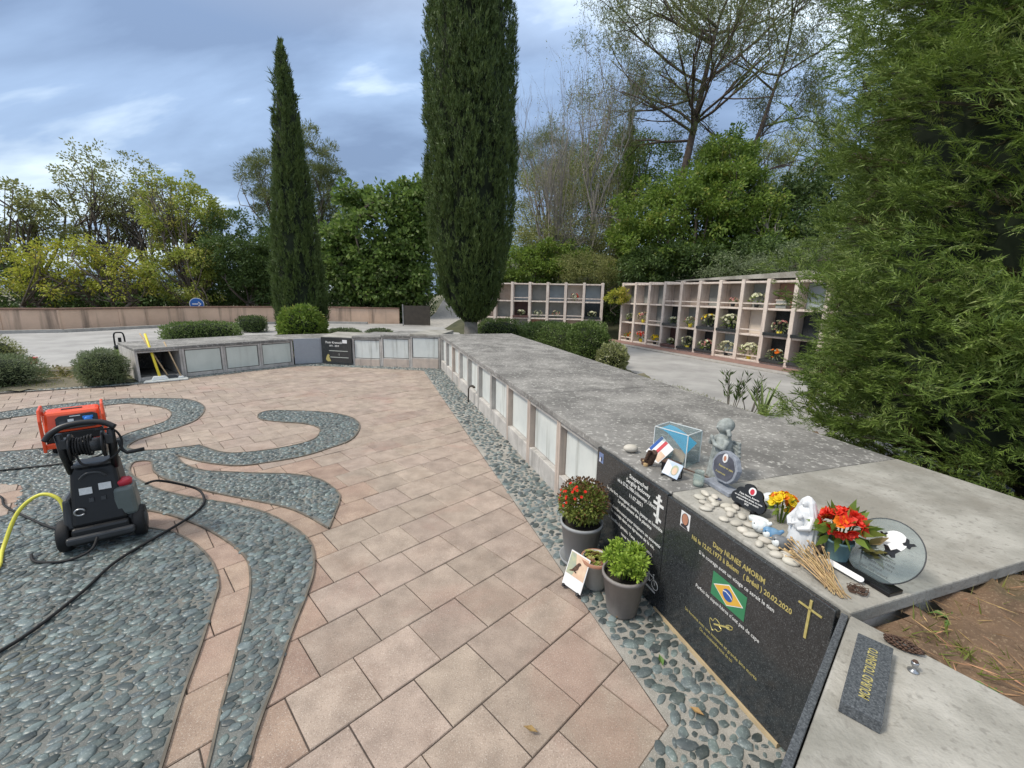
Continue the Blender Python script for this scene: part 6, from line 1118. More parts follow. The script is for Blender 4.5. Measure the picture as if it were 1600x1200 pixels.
rb = thing('ribbon_card', 'card with blue, white and red ribbon leaning on a chunk of brown bark', 'keepsake', W(1.13, 0.13), RZ + 0.3)
Mq = Matrix.Translation((0, 0.02, 0.01)) @ Matrix.Rotation(R(62), 4, 'X') @ Matrix.Rotation(R(-28), 4, 'Z')
cd = MB(Mq).prism([(-0.06, 0), (0.06, 0), (0.06, 0.14), (-0.06, 0.14)], 0, 0.003).build('card', 'photo_white', rb)
for i, m_ in enumerate(('flag_blue', 'photo_white', 'flag_red')): MB(Mq).prism([(-0.058 + i * 0.022, 0.03), (-0.037 + i * 0.022, 0.03), (-0.037 + i * 0.022, 0.138), (-0.058 + i * 0.022, 0.138)], 0.0032, 0.005).build('ribbon_stripe', m_, cd)
MB(Mq).prism([(0.012, 0.015), (0.055, 0.015), (0.055, 0.075), (0.012, 0.075)], 0.0032, 0.0045).build('portrait', 'photo_warm', cd)
bc = thing('bark_ornament', 'brown ridged bark ornament with small round slices beside the ribbon card', 'ornament', W(1.07, 0.085), RZ - 0.5)
bb = MB(); bb.tube([(0.0, 0, 0.012), (0.02, 0.01, 0.06), (0.045, 0.02, 0.10)], [0.024, 0.026, 0.018], 9); fused(bb, 'bark_body', 'brown_bark', bc, 0.004, 0)
for k in range(7): MB(Matrix.Translation((0.006 + k * 0.006, -0.018 + k * 0.002, 0.03 + k * 0.012)) @ Matrix.Rotation(R(-25), 4, 'Y')).box(-0.028, 0.028, -0.012, 0.004, -0.003, 0.003).build('ridge', 'brown_bark', bc)
for k in range(4): MB(Matrix.Translation((-0.05 + 0.024 * k, -0.03 + 0.008 * (k % 2), 0.0))).lathe([(0.014, 0.0), (0.014, 0.014), (0.0, 0.015)], 12, cap1=False).build('bark_slice', 'straw' if k % 2 else 'brown_bark', bc)
# acrylic case with blue sheet
ac = thing('acrylic_case', 'clear acrylic case with a curved blue sheet and a small photo inside', 'display case', W(1.10, 0.30), RZ + 0.35)
MB().box(-0.11, 0.11, -0.080, 0.080, 0.195, 0.199).build('top_pane', 'clear_glass', ac)
for y_ in (-0.080, 0.0765): MB().box(-0.11, 0.11, y_, y_ + 0.0035, 0.004, 0.1945).build('side_pane', 'clear_glass', ac)
for x_ in (-0.11, 0.1065): MB().box(x_, x_ + 0.0035, -0.076, 0.076, 0.004, 0.1945).build('end_pane', 'clear_glass', ac)
MB().box(-0.11, 0.11, -0.080, 0.080, 0.0, 0.0035).build('floor_pane', 'clear_glass', ac)
for x_ in (-0.11, 0.11):
    for y_ in (-0.08, 0.08): MB().box(x_ - 0.0022, x_ + 0.0022, y_ - 0.0022, y_ + 0.0022, 0.0, 0.2).build('polished_edge', 'porcelain', ac)
    MB().box(x_ - 0.0022, x_ + 0.0022, -0.0778, 0.0778, 0.1992, 0.2036).build('polished_edge', 'porcelain', ac)
for y_ in (-0.08, 0.08): MB().box(-0.1078, 0.1078, y_ - 0.0022, y_ + 0.0022, 0.1992, 0.2036).build('polished_edge', 'porcelain', ac)
bl = MB(); n = 12; vs = []
for i in range(n + 1):
    t = i / n * math.pi * 0.55; vs += [(-0.095 + 0.19 * i / n, -0.06, 0.188 - 0.11 * (1 - math.cos(t)) * 0.9), (-0.095 + 0.19 * i / n, 0.06, 0.190 - 0.06 * (1 - math.cos(t)))]
bl.add(vs, [(2 * i, 2 * i + 1, 2 * i + 3, 2 * i + 2) for i in range(n)]); bl.build('blue_sheet', 'blue_film', ac, smooth=True)
MB(Matrix.Translation((0.03, -0.03, 0.006)) @ Matrix.Rotation(R(70), 4, 'X')).prism([(-0.04, 0), (0.04, 0), (0.04, 0.07), (-0.04, 0.07)], 0, 0.002).build('small_photo', 'photo_warm', ac)
bkx = thing('dark_box', 'small black box with sparkling side lying before the acrylic case', 'box', W(0.955, 0.15), RZ + 0.3); MB().box(-0.045, 0.045, -0.03, 0.03, 0.0, 0.05).build('box_body', 'resin_black', bkx, bevel=0.004); MB().box(-0.047, 0.047, -0.032, 0.032, 0.0505, 0.06).build('box_lid', 'brown_bark', bkx, bevel=0.003); MB().tube([(0.0, 0.035, 0.03), (0.20, 0.06, 0.02)], 0.004, 6).build('rod', 'brown_bark', bkx)
jr = thing('glass_jar', 'small clear glass jar left of the slate plaque', 'jar', W(0.76, 0.175)); MB().lathe([(0.026, 0.0), (0.028, 0.006), (0.028, 0.055), (0.022, 0.066), (0.022, 0.075), (0.025, 0.076), (0.025, 0.082)], 20, cap1=False).build('glass_body', 'green_glass', jr, smooth=True)
MB().lathe([(0.024, 0.004), (0.0245, 0.02), (0.0, 0.021)], 16, cap1=False).build('wax', 'stone_white', jr, smooth=True)
for i, (s, q) in enumerate(((0.60, 0.155), (0.535, 0.13))):
    o = MB().prism(disc_poly(0.020, 0.011, 16), 0.0, 0.006).build('dark_pebble', 'slate', smooth=False, bevel=0.002, loc=W(s, q)); o.rotation_euler = (0, 0, RZ + 0.3); tag(o, ('flat dark oval stone beside the glass jar', 'flat dark oval stone before the black cloud plaque')[i], 'stone')
# porcelain dish and three birds
ds = thing('porcelain_dish', 'white boat shaped porcelain dish beside the little birds', 'dish', W(0.36, 0.155), RZ + 0.5)
dv_ = MB(); n = 16
rings = [(1.0, 0.026), (0.92, 0.030), (0.72, 0.014), (0.5, 0.010)]; vs = [(0.042 * k * math.cos(2 * math.pi * i / n), 0.024 * k * math.sin(2 * math.pi * i / n), z) for k, z in [(0.6, 0.0), (0.95, 0.012)] + rings for i in range(n)]
dv_.add(vs, [(a * n + i, a * n + (i + 1) % n, (a + 1) * n + (i + 1) % n, (a + 1) * n + i) for a in range(5) for i in range(n)] + [tuple(range(5 * n, 6 * n)), tuple(range(n - 1, -1, -1))]); dv_.build('bowl', 'porcelain', ds, smooth=True)
MB().ell((0, 0, 0.013), (0.024, 0.013, 0.004)).build('glaze_pool', 'teal_pot', ds, smooth=True)
for lab, (s, q), bm_ in (('round white ceramic bird nearest the dish', (0.305, 0.105), 'porcelain'), ('round blue ceramic bird between the white and the grey one', (0.243, 0.098), 'bird_blue'), ('round grey ceramic bird at the foot of the white madonna', (0.185, 0.080), 'bird_grey')):
    t = thing('ceramic_bird', lab, 'figurine', W(s, q), RZ + 0.9, 'ceramic birds on the slab'); b_ = MB(); b_.ell((0, 0, 0.026), (0.028, 0.025, 0.026)); b_.ell((-0.016, 0, 0.036), (0.018, 0.018, 0.018)); b_.tube([(0.018, 0, 0.034), (0.036, 0, 0.048)], [0.011, 0.006], 7); fused(b_, 'body', bm_, t, 0.003, 1)
    t.scale = (1.12, 1.12, 1.12)
    MB().ell((-0.016, -0.004, 0.028), (0.0165, 0.0185, 0.018)).build('breast', 'porcelain', t, smooth=True); MB().add([(-0.033, -0.003, 0.038), (-0.033, 0.003, 0.038), (-0.033, 0, 0.042), (-0.042, 0, 0.038)], [(0, 1, 3), (1, 2, 3), (2, 0, 3)]).build('beak', 'straw', t)
    for sy in (-1, 1): MB().ell((-0.026, sy * 0.0125, 0.041), (0.0025, 0.0025, 0.0025), seg=8, rings=5).build('eye', 'resin_black', t)
# flowers
def blooms(P, Nn, size, petals, r_, cup=0.6, asp=0.85):
    VV, FF, off = [], [], 0; P = np.asarray(P); Nn = unit(np.asarray(Nn)); n = len(P); A = unit(np.cross(Nn, r_.normal(size=(n, 3)))); B = np.cross(Nn, A)
    for ring in range(2):
        for k in range(petals):
            t = 2 * math.pi * (k + 0.5 * ring) / petals; d = A * math.cos(t) + B * math.sin(t); D = unit(d + Nn * (cup + ring * 0.7)); S = np.cross(Nn, d); L = (size * (1 - 0.25 * ring) * r_.uniform(0.85, 1.1, n))[:, None]
            V = np.stack([P, P + D * L * 0.6 + S * L * asp * 0.5, P + D * L, P + D * L * 0.6 - S * L * asp * 0.5], 1).reshape(-1, 3); VV.append(V); FF.append(np.arange(4 * n).reshape(n, 4) + off); off += 4 * n
    return np.concatenate(VV), np.concatenate(FF)
def bouquet(label, loc, rad, h, nb, size, cols, seed, nl=60, leaf=0.05, lm='leaf_mid', pot=None, group='flowers on the graves', rz=0.0, stem=True, ell_z=0.6, cat='flowers'):
    r_ = np.random.default_rng(seed); t = thing('flower_bunch', label, cat, loc, rz, group); c0 = np.array([0, 0, h])
    for i, col in enumerate(cols):
        n = max(1, nb // len(cols)); d = unit(r_.normal(size=(n, 3)) + (0, 0, 0.7)); P = c0 + d * np.array([rad, rad, rad * ell_z]) * r_.uniform(0.75, 1.0, n)[:, None]; V, Fq = blooms(P, d, np.full(n, size), 6, r_); link('blooms', npmesh('blooms', V, Fq, col), t, kind='stuff')
    if nl:
        d = unit(r_.normal(size=(nl, 3))); P = c0 + d * np.array([rad, rad, rad * ell_z]) * r_.uniform(0.5, 1.0, nl)[:, None] + (0, 0, -rad * 0.25); V, Fq = leaf_quads(P, d + (0, 0, 0.1), leaf, leaf * 0.4, r_); link('leaves', npmesh('leaves', V, Fq, lm), t)
    if stem:
        mb = MB()
        for k in range(6): a = k * 1.05; mb.tube([(0.01 * math.cos(a), 0.01 * math.sin(a), 0.0), (rad * 0.5 * math.cos(a), rad * 0.5 * math.sin(a), h)], 0.003, 4, False)
        mb.build('stems', 'leaf_mid', t)
    if pot: MB().lathe(pot[0], 20, cap1=False).build('pot', pot[1], t, smooth=True)
    return t
bouquet('yellow artificial flowers behind the white madonna', W(0.345, 0.27), 0.055, 0.095, 26, 0.028, ('bloom_yellow', 'bloom_yellow', 'bloom_orange'), 201, 20, 0.04)
bouquet('single yellow daisy bunch with green needles right of the madonna', W(0.185, 0.25), 0.036, 0.075, 7, 0.022, ('bloom_yellow', 'bloom_orange'), 202, 90, 0.05, 'leaf_sage')
bouquet('red and orange artificial flowers in a teal pot', W(0.065, 0.225), 0.068, 0.165, 48, 0.030, ('bloom_red', 'bloom_red', 'bloom_orange', 'bloom_red'), 203, 46, 0.075, 'leaf_mid', ([(0.030, 0.0), (0.036, 0.02), (0.043, 0.085), (0.047, 0.086), (0.047, 0.094), (0.040, 0.094), (0.034, 0.06)], 'teal_pot'))
bp_ = thing('clay_pot', 'small brown clay jar between the madonna and the red flowers', 'pot', W(0.135, 0.205)); MB().lathe([(0.018, 0.0), (0.027, 0.012), (0.029, 0.03), (0.020, 0.044), (0.023, 0.052), (0.018, 0.052), (0.014, 0.04)], 18, cap1=False).build('body', 'brown_pot', bp_, smooth=True); MB().ell((0, 0, 0.052), (0.022, 0.022, 0.009)).build('lid', 'brown_pot', bp_, smooth=True)
# striped leaves
sl = thing('butterfly_leaf', 'mottled dry leaves with dark stripes against the glass disc', 'dry leaf', W(0.01, 0.27), RZ)
rq = np.random.default_rng(8); V, Fq = leaf_quads(np.stack([rq.normal(0, 0.02, 14), rq.normal(0, 0.015, 14), rq.uniform(0.06, 0.11, 14)], -1), np.stack([rq.uniform(0.4, 1, 14), rq.normal(0, 0.3, 14), rq.normal(0.1, 0.4, 14)], -1), 0.075, 0.028, rq); link('leaves', npmesh('leaves', V, Fq, 'leaf_brown'), sl); MB().tube([(0, 0, 0), (0, 0, 0.09)], 0.003, 5).build('stem', 'bark', sl)
# dry stalks
dsx = thing('dry_stalks', 'bundle of straw coloured dry stalks lying at the slab corner', 'dry stalks', W(0.02, 0.06), RZ); rq = random.Random(12)
for k in range(40):
    a = rq.uniform(-0.5, 0.5); s0 = (rq.uniform(0.06, 0.13), rq.uniform(-0.05, -0.01), 0.006); e_ = (-0.10 + rq.uniform(-0.05, 0.08), rq.uniform(-0.03, 0.10) + a * 0.05, rq.uniform(0.015, 0.075)); m_ = MB(); m_.tube([s0, ((s0[0] + e_[0]) / 2 + rq.uniform(-.012, .012), (s0[1] + e_[1]) / 2 + rq.uniform(-.014, .014), 0.015 + rq.uniform(0, 0.04)), e_], 0.0018, 4); m_.ell(e_, (0.006, 0.004, 0.004), seg=6, rings=4); m_.build('stalk', 'straw', dsx, smooth=True)
# glass disc
gd = thing('glass_disc', 'round clear glass plaque with black butterflies on a black foot', 'plaque', W(-0.025, 0.225), RZ - 0.02)
MB().box(-0.115, 0.115, -0.035, 0.035, 0.0, 0.016).build('foot', 'resin_black', gd, bevel=0.002)
Md = Matrix.Translation((0.0, 0.0, 0.012)) @ Matrix.Rotation(R(58), 4, 'X'); gl = MB(Md).prism(disc_poly(0.118, 0.118, 48, 0.02, 0.112), -0.004, 0.004).build('glass', 'disc_glass', gd, bevel=0.001)
MB(Md).tube([(0.02 + 0.1185 * math.cos(t), 0.112 + 0.1185 * math.sin(t), 0) for t in np.linspace(0, 2 * math.pi, 49)], 0.0022, 5, False).build('rim', 'plastic_grey', gl, smooth=True)
MB(Md).prism(disc_poly(0.038, 0.038, 24, 0.035, 0.158), 0.0042, 0.0047).build('white_moon', 'photo_white', gl)
for (x_, y_, s_, r0) in ((-0.002, 0.165, 0.55, 0.3), (0.075, 0.170, 0.8, -0.3), (0.042, 0.118, 1.1, 0.1)):
    Mb = Md @ Matrix.Translation((x_, y_, 0.005)) @ Matrix.Rotation(r0, 4, 'Z') @ Matrix.Scale(s_, 4); MB(Mb).prism([(0, -0.012), (0.008, -0.018), (0.018, -0.014), (0.014, -0.002), (0.024, 0.014), (0.012, 0.016), (0, 0.004), (-0.012, 0.016), (-0.024, 0.014), (-0.014, -0.002), (-0.018, -0.014), (-0.008, -0.018)], 0, 0.0006).build('butterfly', 'resin_black', gl)
for i, s_ in enumerate(('Le temps passe', 'le souvenir reste', 'tu seras toujours', 'présent', 'dans nos coeurs')): text('inscription', s_, 0.014, 'plastic_grey', gl, Md @ Matrix.Translation((0.03, 0.082 - i * 0.0145, 0.0045)))
pn = MB(Matrix.Translation(W(0.0, 0.165, 0.018)) @ Matrix.Rotation(RZ + 0.02, 4, 'Z') @ Matrix.Rotation(R(35), 4, 'X')).prism(arc(-0.05, 0, 0.011, 1.57, 4.71) + arc(0.06, 0, 0.011, -1.57, 1.57), 0, 0.004).build('white_tag', 'photo_white', bevel=0.001); tag(pn, 'slim white rounded tag leaning on the black foot of the glass disc', 'tag')
ns = thing('twig_nest', 'small tangle of brown pine needles beside the glass disc foot', 'nest', W(-0.085, 0.115)); rq = random.Random(3); m_ = MB()
for k in range(70): a = rq.uniform(0, 6.28); r0 = rq.uniform(0.008, 0.028); m_.tube([(r0 * math.cos(a), r0 * math.sin(a), rq.uniform(0.003, 0.014)), (r0 * 1.25 * math.cos(a + 0.6), r0 * 1.25 * math.sin(a + 0.6), rq.uniform(0.003, 0.016)), (r0 * math.cos(a + 1.2), r0 * math.sin(a + 1.2), 0.005)], 0.0013, 3, False)
m_.build('needles', 'brown_bark', ns, kind='stuff')
# slab facing the camera: name plaque, cone, little holder
npq = thing('name_plaque', 'small dark granite name plaque with gold capitals lying on the pale slab', 'plaque', (0.965, 0.945, 0.7105), math.atan2(0.213, 0.213) )
pgb = MB().box(-0.155, 0.155, -0.040, 0.040, 0.0, 0.034).build('granite_block', 'granite_mid', npq, bevel=0.002); text('inscription', 'MOURAD TOUENATO', 0.030, 'gold_line', pgb, Matrix.Translation((0.0, -0.010, 0.0348)), bold=0.0004, width=0.215)
cn = thing('pine_cone', 'reddish brown dry seed cone on the pale slab', 'cone', (1.168, 1.062, 0.7105), R(-45))
m_ = MB(); rq = random.Random(4)
for k in range(90): f_ = k / 90; a = k * 2.4; r0 = 0.014 * math.sin(math.pi * min(1, f_ * 0.9 + 0.1)) + 0.003; x_ = -0.042 + 0.084 * f_; m_.ell((x_, r0 * math.cos(a), 0.014 + r0 * 0.8 * math.sin(a)), (0.006, 0.004, 0.003), seg=6, rings=3)
m_.build('scales', 'brown_bark', cn, smooth=True, kind='stuff')
ch = thing('candle_holder', 'tiny tarnished metal holder standing on the pale slab', 'holder', (1.127, 0.985, 0.7105)); MB().lathe([(0.013, 0.0), (0.013, 0.003), (0.005, 0.006), (0.0045, 0.014), (0.008, 0.020), (0.009, 0.028), (0.006, 0.031)], 16).build('stem', 'steel', ch, smooth=True); MB().ell((0, 0, 0.030), (0.007, 0.007, 0.006)).build('wax_stub', 'brown_bark', ch, smooth=True)

# ================================================================== pots beside the wall
def potlathe(r0, r1, h, rim=0.006): return [(r0 * 0.96, 0.0), (r0, 0.006), (r1, h - 0.022), (r1 + rim, h - 0.022), (r1 + rim, h), (r1 - 0.004, h), (r1 - 0.008, h - 0.03)]
mat('pot_grey', (0.34, 0.355, 0.365), (0.27, 0.283, 0.292), scale=4, rough=0.5, streak=(0.34, 0.34, 0.33), streak_amt=0.3); mat('pot_taupe', (0.27, 0.252, 0.24), (0.195, 0.18, 0.172), scale=5, rough=0.6, streak=(0.33, 0.31, 0.29), streak_amt=0.4); mat('pot_pale', (0.50, 0.495, 0.46), (0.40, 0.395, 0.365), scale=6, rough=0.6, streak=(0.24, 0.23, 0.2), streak_amt=0.4); mat('terracotta', (0.40, 0.20, 0.13), (0.30, 0.15, 0.10), scale=10, rough=0.8)
def potted(label, loc, r0, r1, h, m, group='flower pots beside the granite panels'):
    t = thing('flower_pot', label, 'flower pot', loc, 0, group); MB().lathe(potlathe(r0, r1, h), 32, cap1=False).build('pot', m, t, smooth=True); MB(Matrix.Translation((0, 0, h - 0.028))).lathe([(0.001, 0.006), (r1 * 0.6, 0.004), (r1 - 0.006, 0.0)], 24, cap0=False, cap1=False).build('soil', 'potting_soil', t, smooth=True); return t
p1 = potted('large grey pot on a saucer with a rusty red flowering sedum', (0.470, 2.50, 0.022), 0.098, 0.132, 0.265, 'pot_grey'); MB().lathe([(0.10, -0.014), (0.125, -0.012), (0.136, 0.018), (0.130, 0.018), (0.112, -0.004)], 28).build('saucer', 'pot_grey', p1, smooth=True)
def dome(parent, c, rad, n, leaf, m, seed, asp=0.6, zs=0.85, lo=0.6, up=0.3):
    r_ = np.random.default_rng(seed); d = unit(r_.normal(size=(n, 3)) + (0, 0, up)); P = np.array(c) + d * np.array([rad, rad, rad * zs]) * r_.uniform(lo, 1.0, n)[:, None]; V, Fq = leaf_quads(P, d + r_.normal(size=(n, 3)) * 0.6, leaf * r_.uniform(0.7, 1.3, n), leaf * asp, r_); return link('foliage', npmesh('foliage', V, Fq, m), parent)
dome(p1, (0, 0, 0.385), 0.150, 3600, 0.024, 'sedum', 301, lo=0.45); f2 = dome(p1, (0, 0, 0.41), 0.165, 700, 0.016, 'sedum_dark', 302, 0.8, 0.85, 0.85, 0.8); f2.name = 'flower_heads'; f2['kind'] = 'stuff'
r_ = np.random.default_rng(303); d = unit(r_.normal(size=(18, 3)) * 0.35 + (-0.7, -0.5, 0.8)); V, Fq = blooms(np.array((0, 0, 0.40)) + d * 0.155, d, np.full(18, 0.013), 5, r_); link('red_blooms', npmesh('red_blooms', V, Fq, 'bloom_red'), p1, kind='stuff')
m_ = MB()
for k in range(16): a = k * 0.39; m_.tube([(0.03 * math.cos(a), 0.03 * math.sin(a), 0.24), (0.11 * math.cos(a), 0.11 * math.sin(a), 0.36)], 0.0035, 4, False)
m_.build('stems', 'sedum_dark', p1)
p2 = potted('small pale pot with red and green succulents beside the bird card', (0.520, 2.235, 0.014), 0.058, 0.083, 0.185, 'pot_pale'); MB(Matrix.Translation((0, 0, 0.1855))).lathe([(0.090, -0.018), (0.092, 0.0), (0.082, 0.0), (0.078, -0.012)], 26, cap0=False, cap1=False).build('terracotta_rim', 'terracotta', p2, smooth=True)
def rosettes(parent, n, R_, z, size, cols, seed):
    r_ = np.random.default_rng(seed)
    for i, col in enumerate(cols):
        k = n // len(cols); a = r_.uniform(0, 6.28, k); q = R_ * np.sqrt(r_.random(k)); d = np.stack([np.cos(a) * 0.4, np.sin(a) * 0.4, np.ones(k)], -1); V, Fq = blooms(np.stack([np.cos(a) * q, np.sin(a) * q, np.full(k, z)], -1), d, size * r_.uniform(0.7, 1.2, k), 8, r_, 0.5, 0.5); link('rosettes', npmesh('rosettes', V, Fq, col), parent, kind='stuff')
rosettes(p2, 42, 0.070, 0.178, 0.030, ('succ_red', 'succ_green', 'succ_green'), 304)
p3 = potted('empty black plastic pot behind the two smaller plants', (0.668, 2.335, 0.012), 0.050, 0.072, 0.155, 'plastic_grey')
p4 = potted('taupe pot with bright green leafy plant near the bicycle engraving', (0.632, 2.040, 0.012), 0.082, 0.114, 0.238, 'pot_taupe')
r_ = np.random.default_rng(305); nt_ = 46; a = r_.uniform(0, 6.28, nt_); q = 0.10 * np.sqrt(r_.random(nt_)); C4 = np.stack([np.cos(a) * q * 1.15, np.sin(a) * q * 1.15, 0.30 + 0.07 * r_.random(nt_) - q * 0.3], -1); per = 52; cc = np.repeat(C4, per, 0); d = unit(r_.normal(size=(nt_ * per, 3)) + (0, 0, 0.5)); V, Fq = leaf_quads(cc + d * 0.022 * r_.random(nt_ * per)[:, None], d, 0.026 * r_.uniform(0.7, 1.3, nt_ * per), 0.013, r_); link('foliage', npmesh('foliage', V, Fq, 'parsley'), p4)
m_ = MB()
for c_ in C4[:30]: m_.tube([(c_[0] * 0.4, c_[1] * 0.4, 0.205), (c_[0] * 0.9, c_[1] * 0.9, c_[2])], 0.003, 4, False)
m_.build('stems', 'parsley', p4)
bcard = thing('bird_card', 'white framed picture of a sparrow standing before the small pale pot', 'picture card', (0.372, 2.185, 0.012), math.radians(-50))
Mb_ = Matrix.Translation((0, 0, 0.012)) @ Matrix.Rotation(R(68), 4, 'X'); bcp = MB(Mb_).prism([(-0.072, 0), (0.072, 0), (0.072, 0.205), (-0.072, 0.205)], 0, 0.005).build('card', 'photo_white', bcard, bevel=0.001)
MB(Mb_).prism([(-0.066, 0.070), (0.066, 0.070), (0.066, 0.198), (-0.066, 0.198)], 0.0052, 0.0060).build('picture_ground', 'photo_warm', bcp); MB(Mb_).prism([(-0.066, 0.072), (-0.02, 0.072), (-0.005, 0.12), (-0.03, 0.196), (-0.066, 0.196)], 0.0062, 0.0067).build('picture_light', 'photo_grass', bcp)
MB(Mb_).prism([(-0.055, 0.085), (-0.030, 0.105), (-0.012, 0.135), (0.004, 0.158), (0.018, 0.160), (0.024, 0.150), (0.014, 0.142), (0.010, 0.118), (-0.008, 0.100), (-0.034, 0.092)], 0.0069, 0.0075).build('picture_sparrow', 'brown_bark', bcp)
for x_ in (-0.055, 0.055): MB().ell((x_, 0.0, 0.008), (0.014, 0.022, 0.010)).build('foot', 'resin_black', bcard, smooth=True)
MB().tube([(0, 0.02, 0.12), (0, 0.10, 0.004)], 0.004, 5).build('strut', 'resin_black', bcard)

# ================================================================== flowers and boxes in the niches
def NP(c, r_, y=0.16, base=0.06, wall_=0):
    if wall_ == 0: o = Vector((4.287, 16.974, 0)); a = NA; cw = 0.752
    else: o = Vector((-1.55, 18.62, 0)); a = math.atan2(-0.87, 5.2); cw = 0.753
    v = Matrix.Rotation(a, 4, 'Z') @ Vector(((c + 0.5) * cw, y, base + r_ * 0.715)); return (o.x + v.x, o.y + v.y, v.z + 0.004)
BQ = [(1, 0, ('bloom_pink', 'bloom_white', 'bloom_red'), 0.20, 26, 'pink, red and white flowers in the bottom niche, second column from the corner'), (2, 0, ('bloom_yellow',), 0.15, 16, 'tall yellow flowers in a bottom niche, third column from the corner'), (3, 0, ('bloom_white',), 0.13, 10, 'few white flowers behind a rail, bottom niche, fourth column'),
      (4, 0, ('bloom_white', 'bloom_white'), 0.22, 26, 'white bouquet with green leaves on a black ledge, bottom niche, fifth column'), (5, 0, ('bloom_pink', 'bloom_white'), 0.20, 18, 'faded pink bouquet behind a rail, bottom niche, sixth column'), (6, 0, ('bloom_white',), 0.22, 24, 'airy white bouquet in a bottom niche, seventh column'), (7, 0, ('bloom_white',), 0.24, 34, 'big white bouquet spilling from the empty beige bottom niche'), (8, 0, ('bloom_white', 'bloom_orange'), 0.18, 14, 'white and orange flowers on the black bottom ledge beside the conifer'),
      (0, 0, ('bloom_orange', 'bloom_pink'), 0.14, 10, 'small dry orange posy in the bottom niche at the corner'), (1, 1, ('bloom_pink', 'bloom_yellow', 'bloom_white'), 0.20, 24, 'pink flowers in a yellow pot, middle row, second column'), (0, 1, ('bloom_white',), 0.14, 9, 'small white posy in the middle niche at the corner'), (3, 1, ('bloom_white',), 0.13, 9, 'tall white flowers before a black panel, middle row'), (4, 1, ('bloom_white', 'bloom_pink'), 0.16, 10, 'small pale posy on a beige ledge in the middle row'),
      (5, 1, ('bloom_white', 'bloom_yellow'), 0.25, 36, 'white and yellow bouquet in a black middle niche'), (6, 1, ('bloom_white', 'bloom_white'), 0.27, 50, 'largest mass of white flowers, in a black middle niche'), (8, 1, ('bloom_white', 'bloom_pink'), 0.20, 16, 'white and pink flowers in the black middle niche beside the conifer'), (7, 2, ('bloom_white',), 0.20, 16, 'pale leafy bouquet in a top niche near the conifer'), (6, 2, ('bloom_pink',), 0.10, 6, 'tiny dry posy behind the rail of a top niche')]
for i, (c, r0, cols, rad, nb, lab) in enumerate(BQ): bouquet(lab, NP(c, r0, 0.10 if r0 == 0 else 0.14), rad, rad * 0.9 + 0.10, nb, 0.055, cols, 400 + i, 46, 0.09, 'leaf_sage' if i % 2 else 'leaf_mid', group='flowers in the niches', ell_z=0.55, pot=([(0.05, 0.0), (0.07, 0.12), (0.06, 0.12)], 'plastic_grey' if i % 3 else 'yellow_paint'))
for i, (c, r0, cols, nb, lab) in enumerate([(2, 1, ('bloom_white',), 16, 'white flowers in the maroon niche of the far wall'), (4, 1, ('bloom_white', 'bloom_pink'), 12, 'pale flowers low in the middle row of the far wall'), (6, 1, ('bloom_white',), 20, 'white flowers in the dark end niche of the far wall'), (5, 2, ('bloom_red', 'bloom_white'), 8, 'small red posy in a top niche of the far wall'), (3, 1, ('bloom_white',), 8, 'little white posy in a grey middle niche of the far wall')]): bouquet(lab, NP(c, r0, 0.12, wall_=1), 0.17, 0.22, nb, 0.06, cols, 440 + i, 26, 0.09, 'leaf_sage', group='flowers in the niches', ell_z=0.5)
gb = thing('urn_box', 'grey stone box in the reddish top niche beside the conifer', 'box', NP(8, 2, 0.12), NA); b_ = MB(); taper(b_, -0.14, 0.14, -0.09, 0.09, 0.0, 0.20, 0.95, 0.95); b_.build('box_body', 'niche_grey', gb, bevel=0.01); MB().box(-0.15, 0.15, -0.10, 0.10, 0.201, 0.225).build('lid', 'niche_white', gb, bevel=0.006)
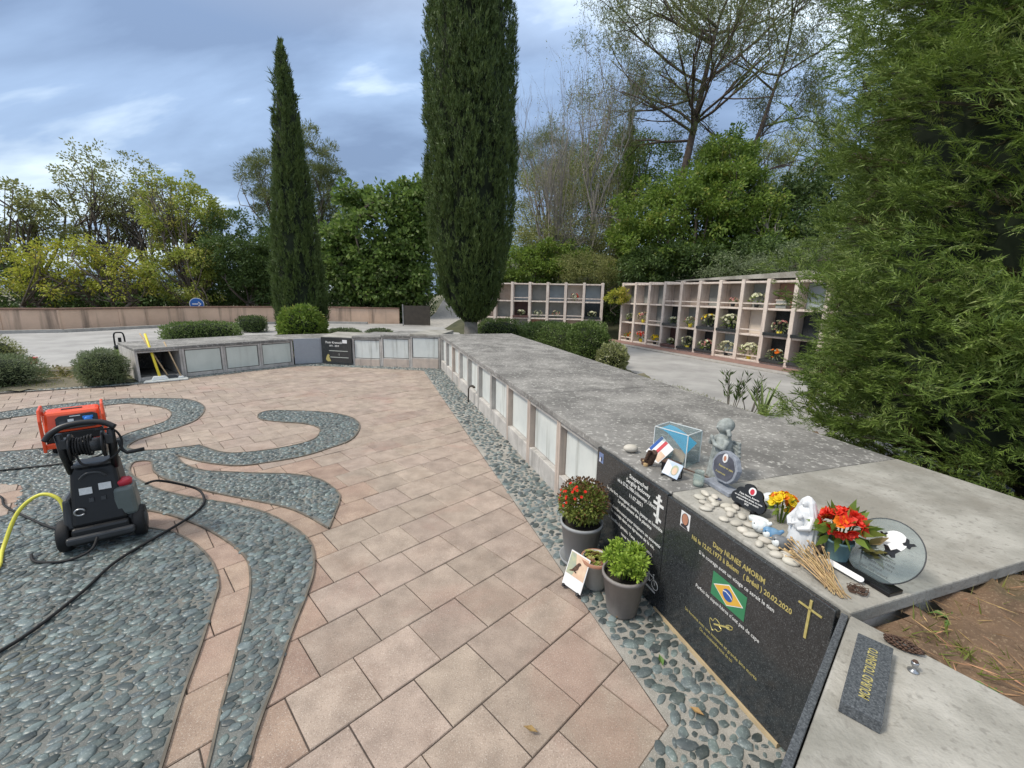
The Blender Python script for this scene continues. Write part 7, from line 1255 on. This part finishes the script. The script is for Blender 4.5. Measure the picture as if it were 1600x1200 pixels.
# ------------------------------------------------------------------ small litter: fallen leaves, weeds by the slab
mat('dead_leaf', (0.34, 0.22, 0.09), (0.22, 0.13, 0.05), scale=60, rough=0.7, rand=0.3); mat('green_leaf', (0.105, 0.19, 0.045), (0.07, 0.135, 0.03), scale=60, rough=0.5)
for i, (x_, y_, m_n, lab) in enumerate([(0.735, 1.70, 'green_leaf', 'fresh green leaf on the pebbles before the gold lettered panel'), (0.10, 1.36, 'dead_leaf', 'tiny yellowed leaf on a paver near the picture foot'), (0.60, 1.985, 'dead_leaf', 'dry leaf between pebbles at the foot of the taupe pot'), (0.80, 1.45, 'dead_leaf', 'brown curled leaf on the pebbles at the strip corner')]):
    lf = MB(); lf.add([(0, -0.03, 0.004), (0.014, 0, 0.010), (0, 0.032, 0.006), (-0.014, 0, 0.010), (0, 0, 0.003)], [(0, 1, 4), (1, 2, 4), (2, 3, 4), (3, 0, 4)]); o = lf.build('fallen_leaf', m_n, loc=(x_, y_, 0.016)); o.rotation_euler = (0.1, 0.1, i * 1.3); tag(o, lab, 'leaf')
def weed(label, loc, n, L, seed):
    r_ = np.random.default_rng(seed); t = thing('broadleaf_weed', label, 'weed', loc, 0, 'weeds on the soil beside the slabs')
    for k in range(n):
        a = 6.28 * k / n + r_.normal() * 0.3; l_ = L * r_.uniform(0.7, 1.2); o_ = np.array([math.cos(a), math.sin(a)]); s = np.array([-o_[1], o_[0]]); vs = []
        for f_, ww, z in ((0.05, 0.05, 0.01), (0.35, 0.17, 0.035), (0.7, 0.16, 0.04), (1.0, 0.01, 0.02)): vs += [(o_[0] * l_ * f_ - s[0] * ww * l_, o_[1] * l_ * f_ - s[1] * ww * l_, z + 0.006), (o_[0] * l_ * f_, o_[1] * l_ * f_, z), (o_[0] * l_ * f_ + s[0] * ww * l_, o_[1] * l_ * f_ + s[1] * ww * l_, z + 0.006)]
        MB().add(vs, [(i * 3 + j, i * 3 + j + 1, i * 3 + j + 4, i * 3 + j + 3) for i in range(3) for j in range(2)]).build('leaf', 'green_leaf', t, smooth=True)
weed('broad leaved weed on the soil at the end of the pale slab', (1.55, 1.26, 0.60), 6, 0.06, 501); weed('broad leaved weed at the back edge of the near slab', (1.36, 0.98, 0.60), 7, 0.055, 502); weed('low weed further along the near slab edge', (1.46, 0.84, 0.60), 6, 0.05, 503); weed('green weed in the grass beside the long slab end', (2.05, 1.22, 0.60), 7, 0.07, 504)
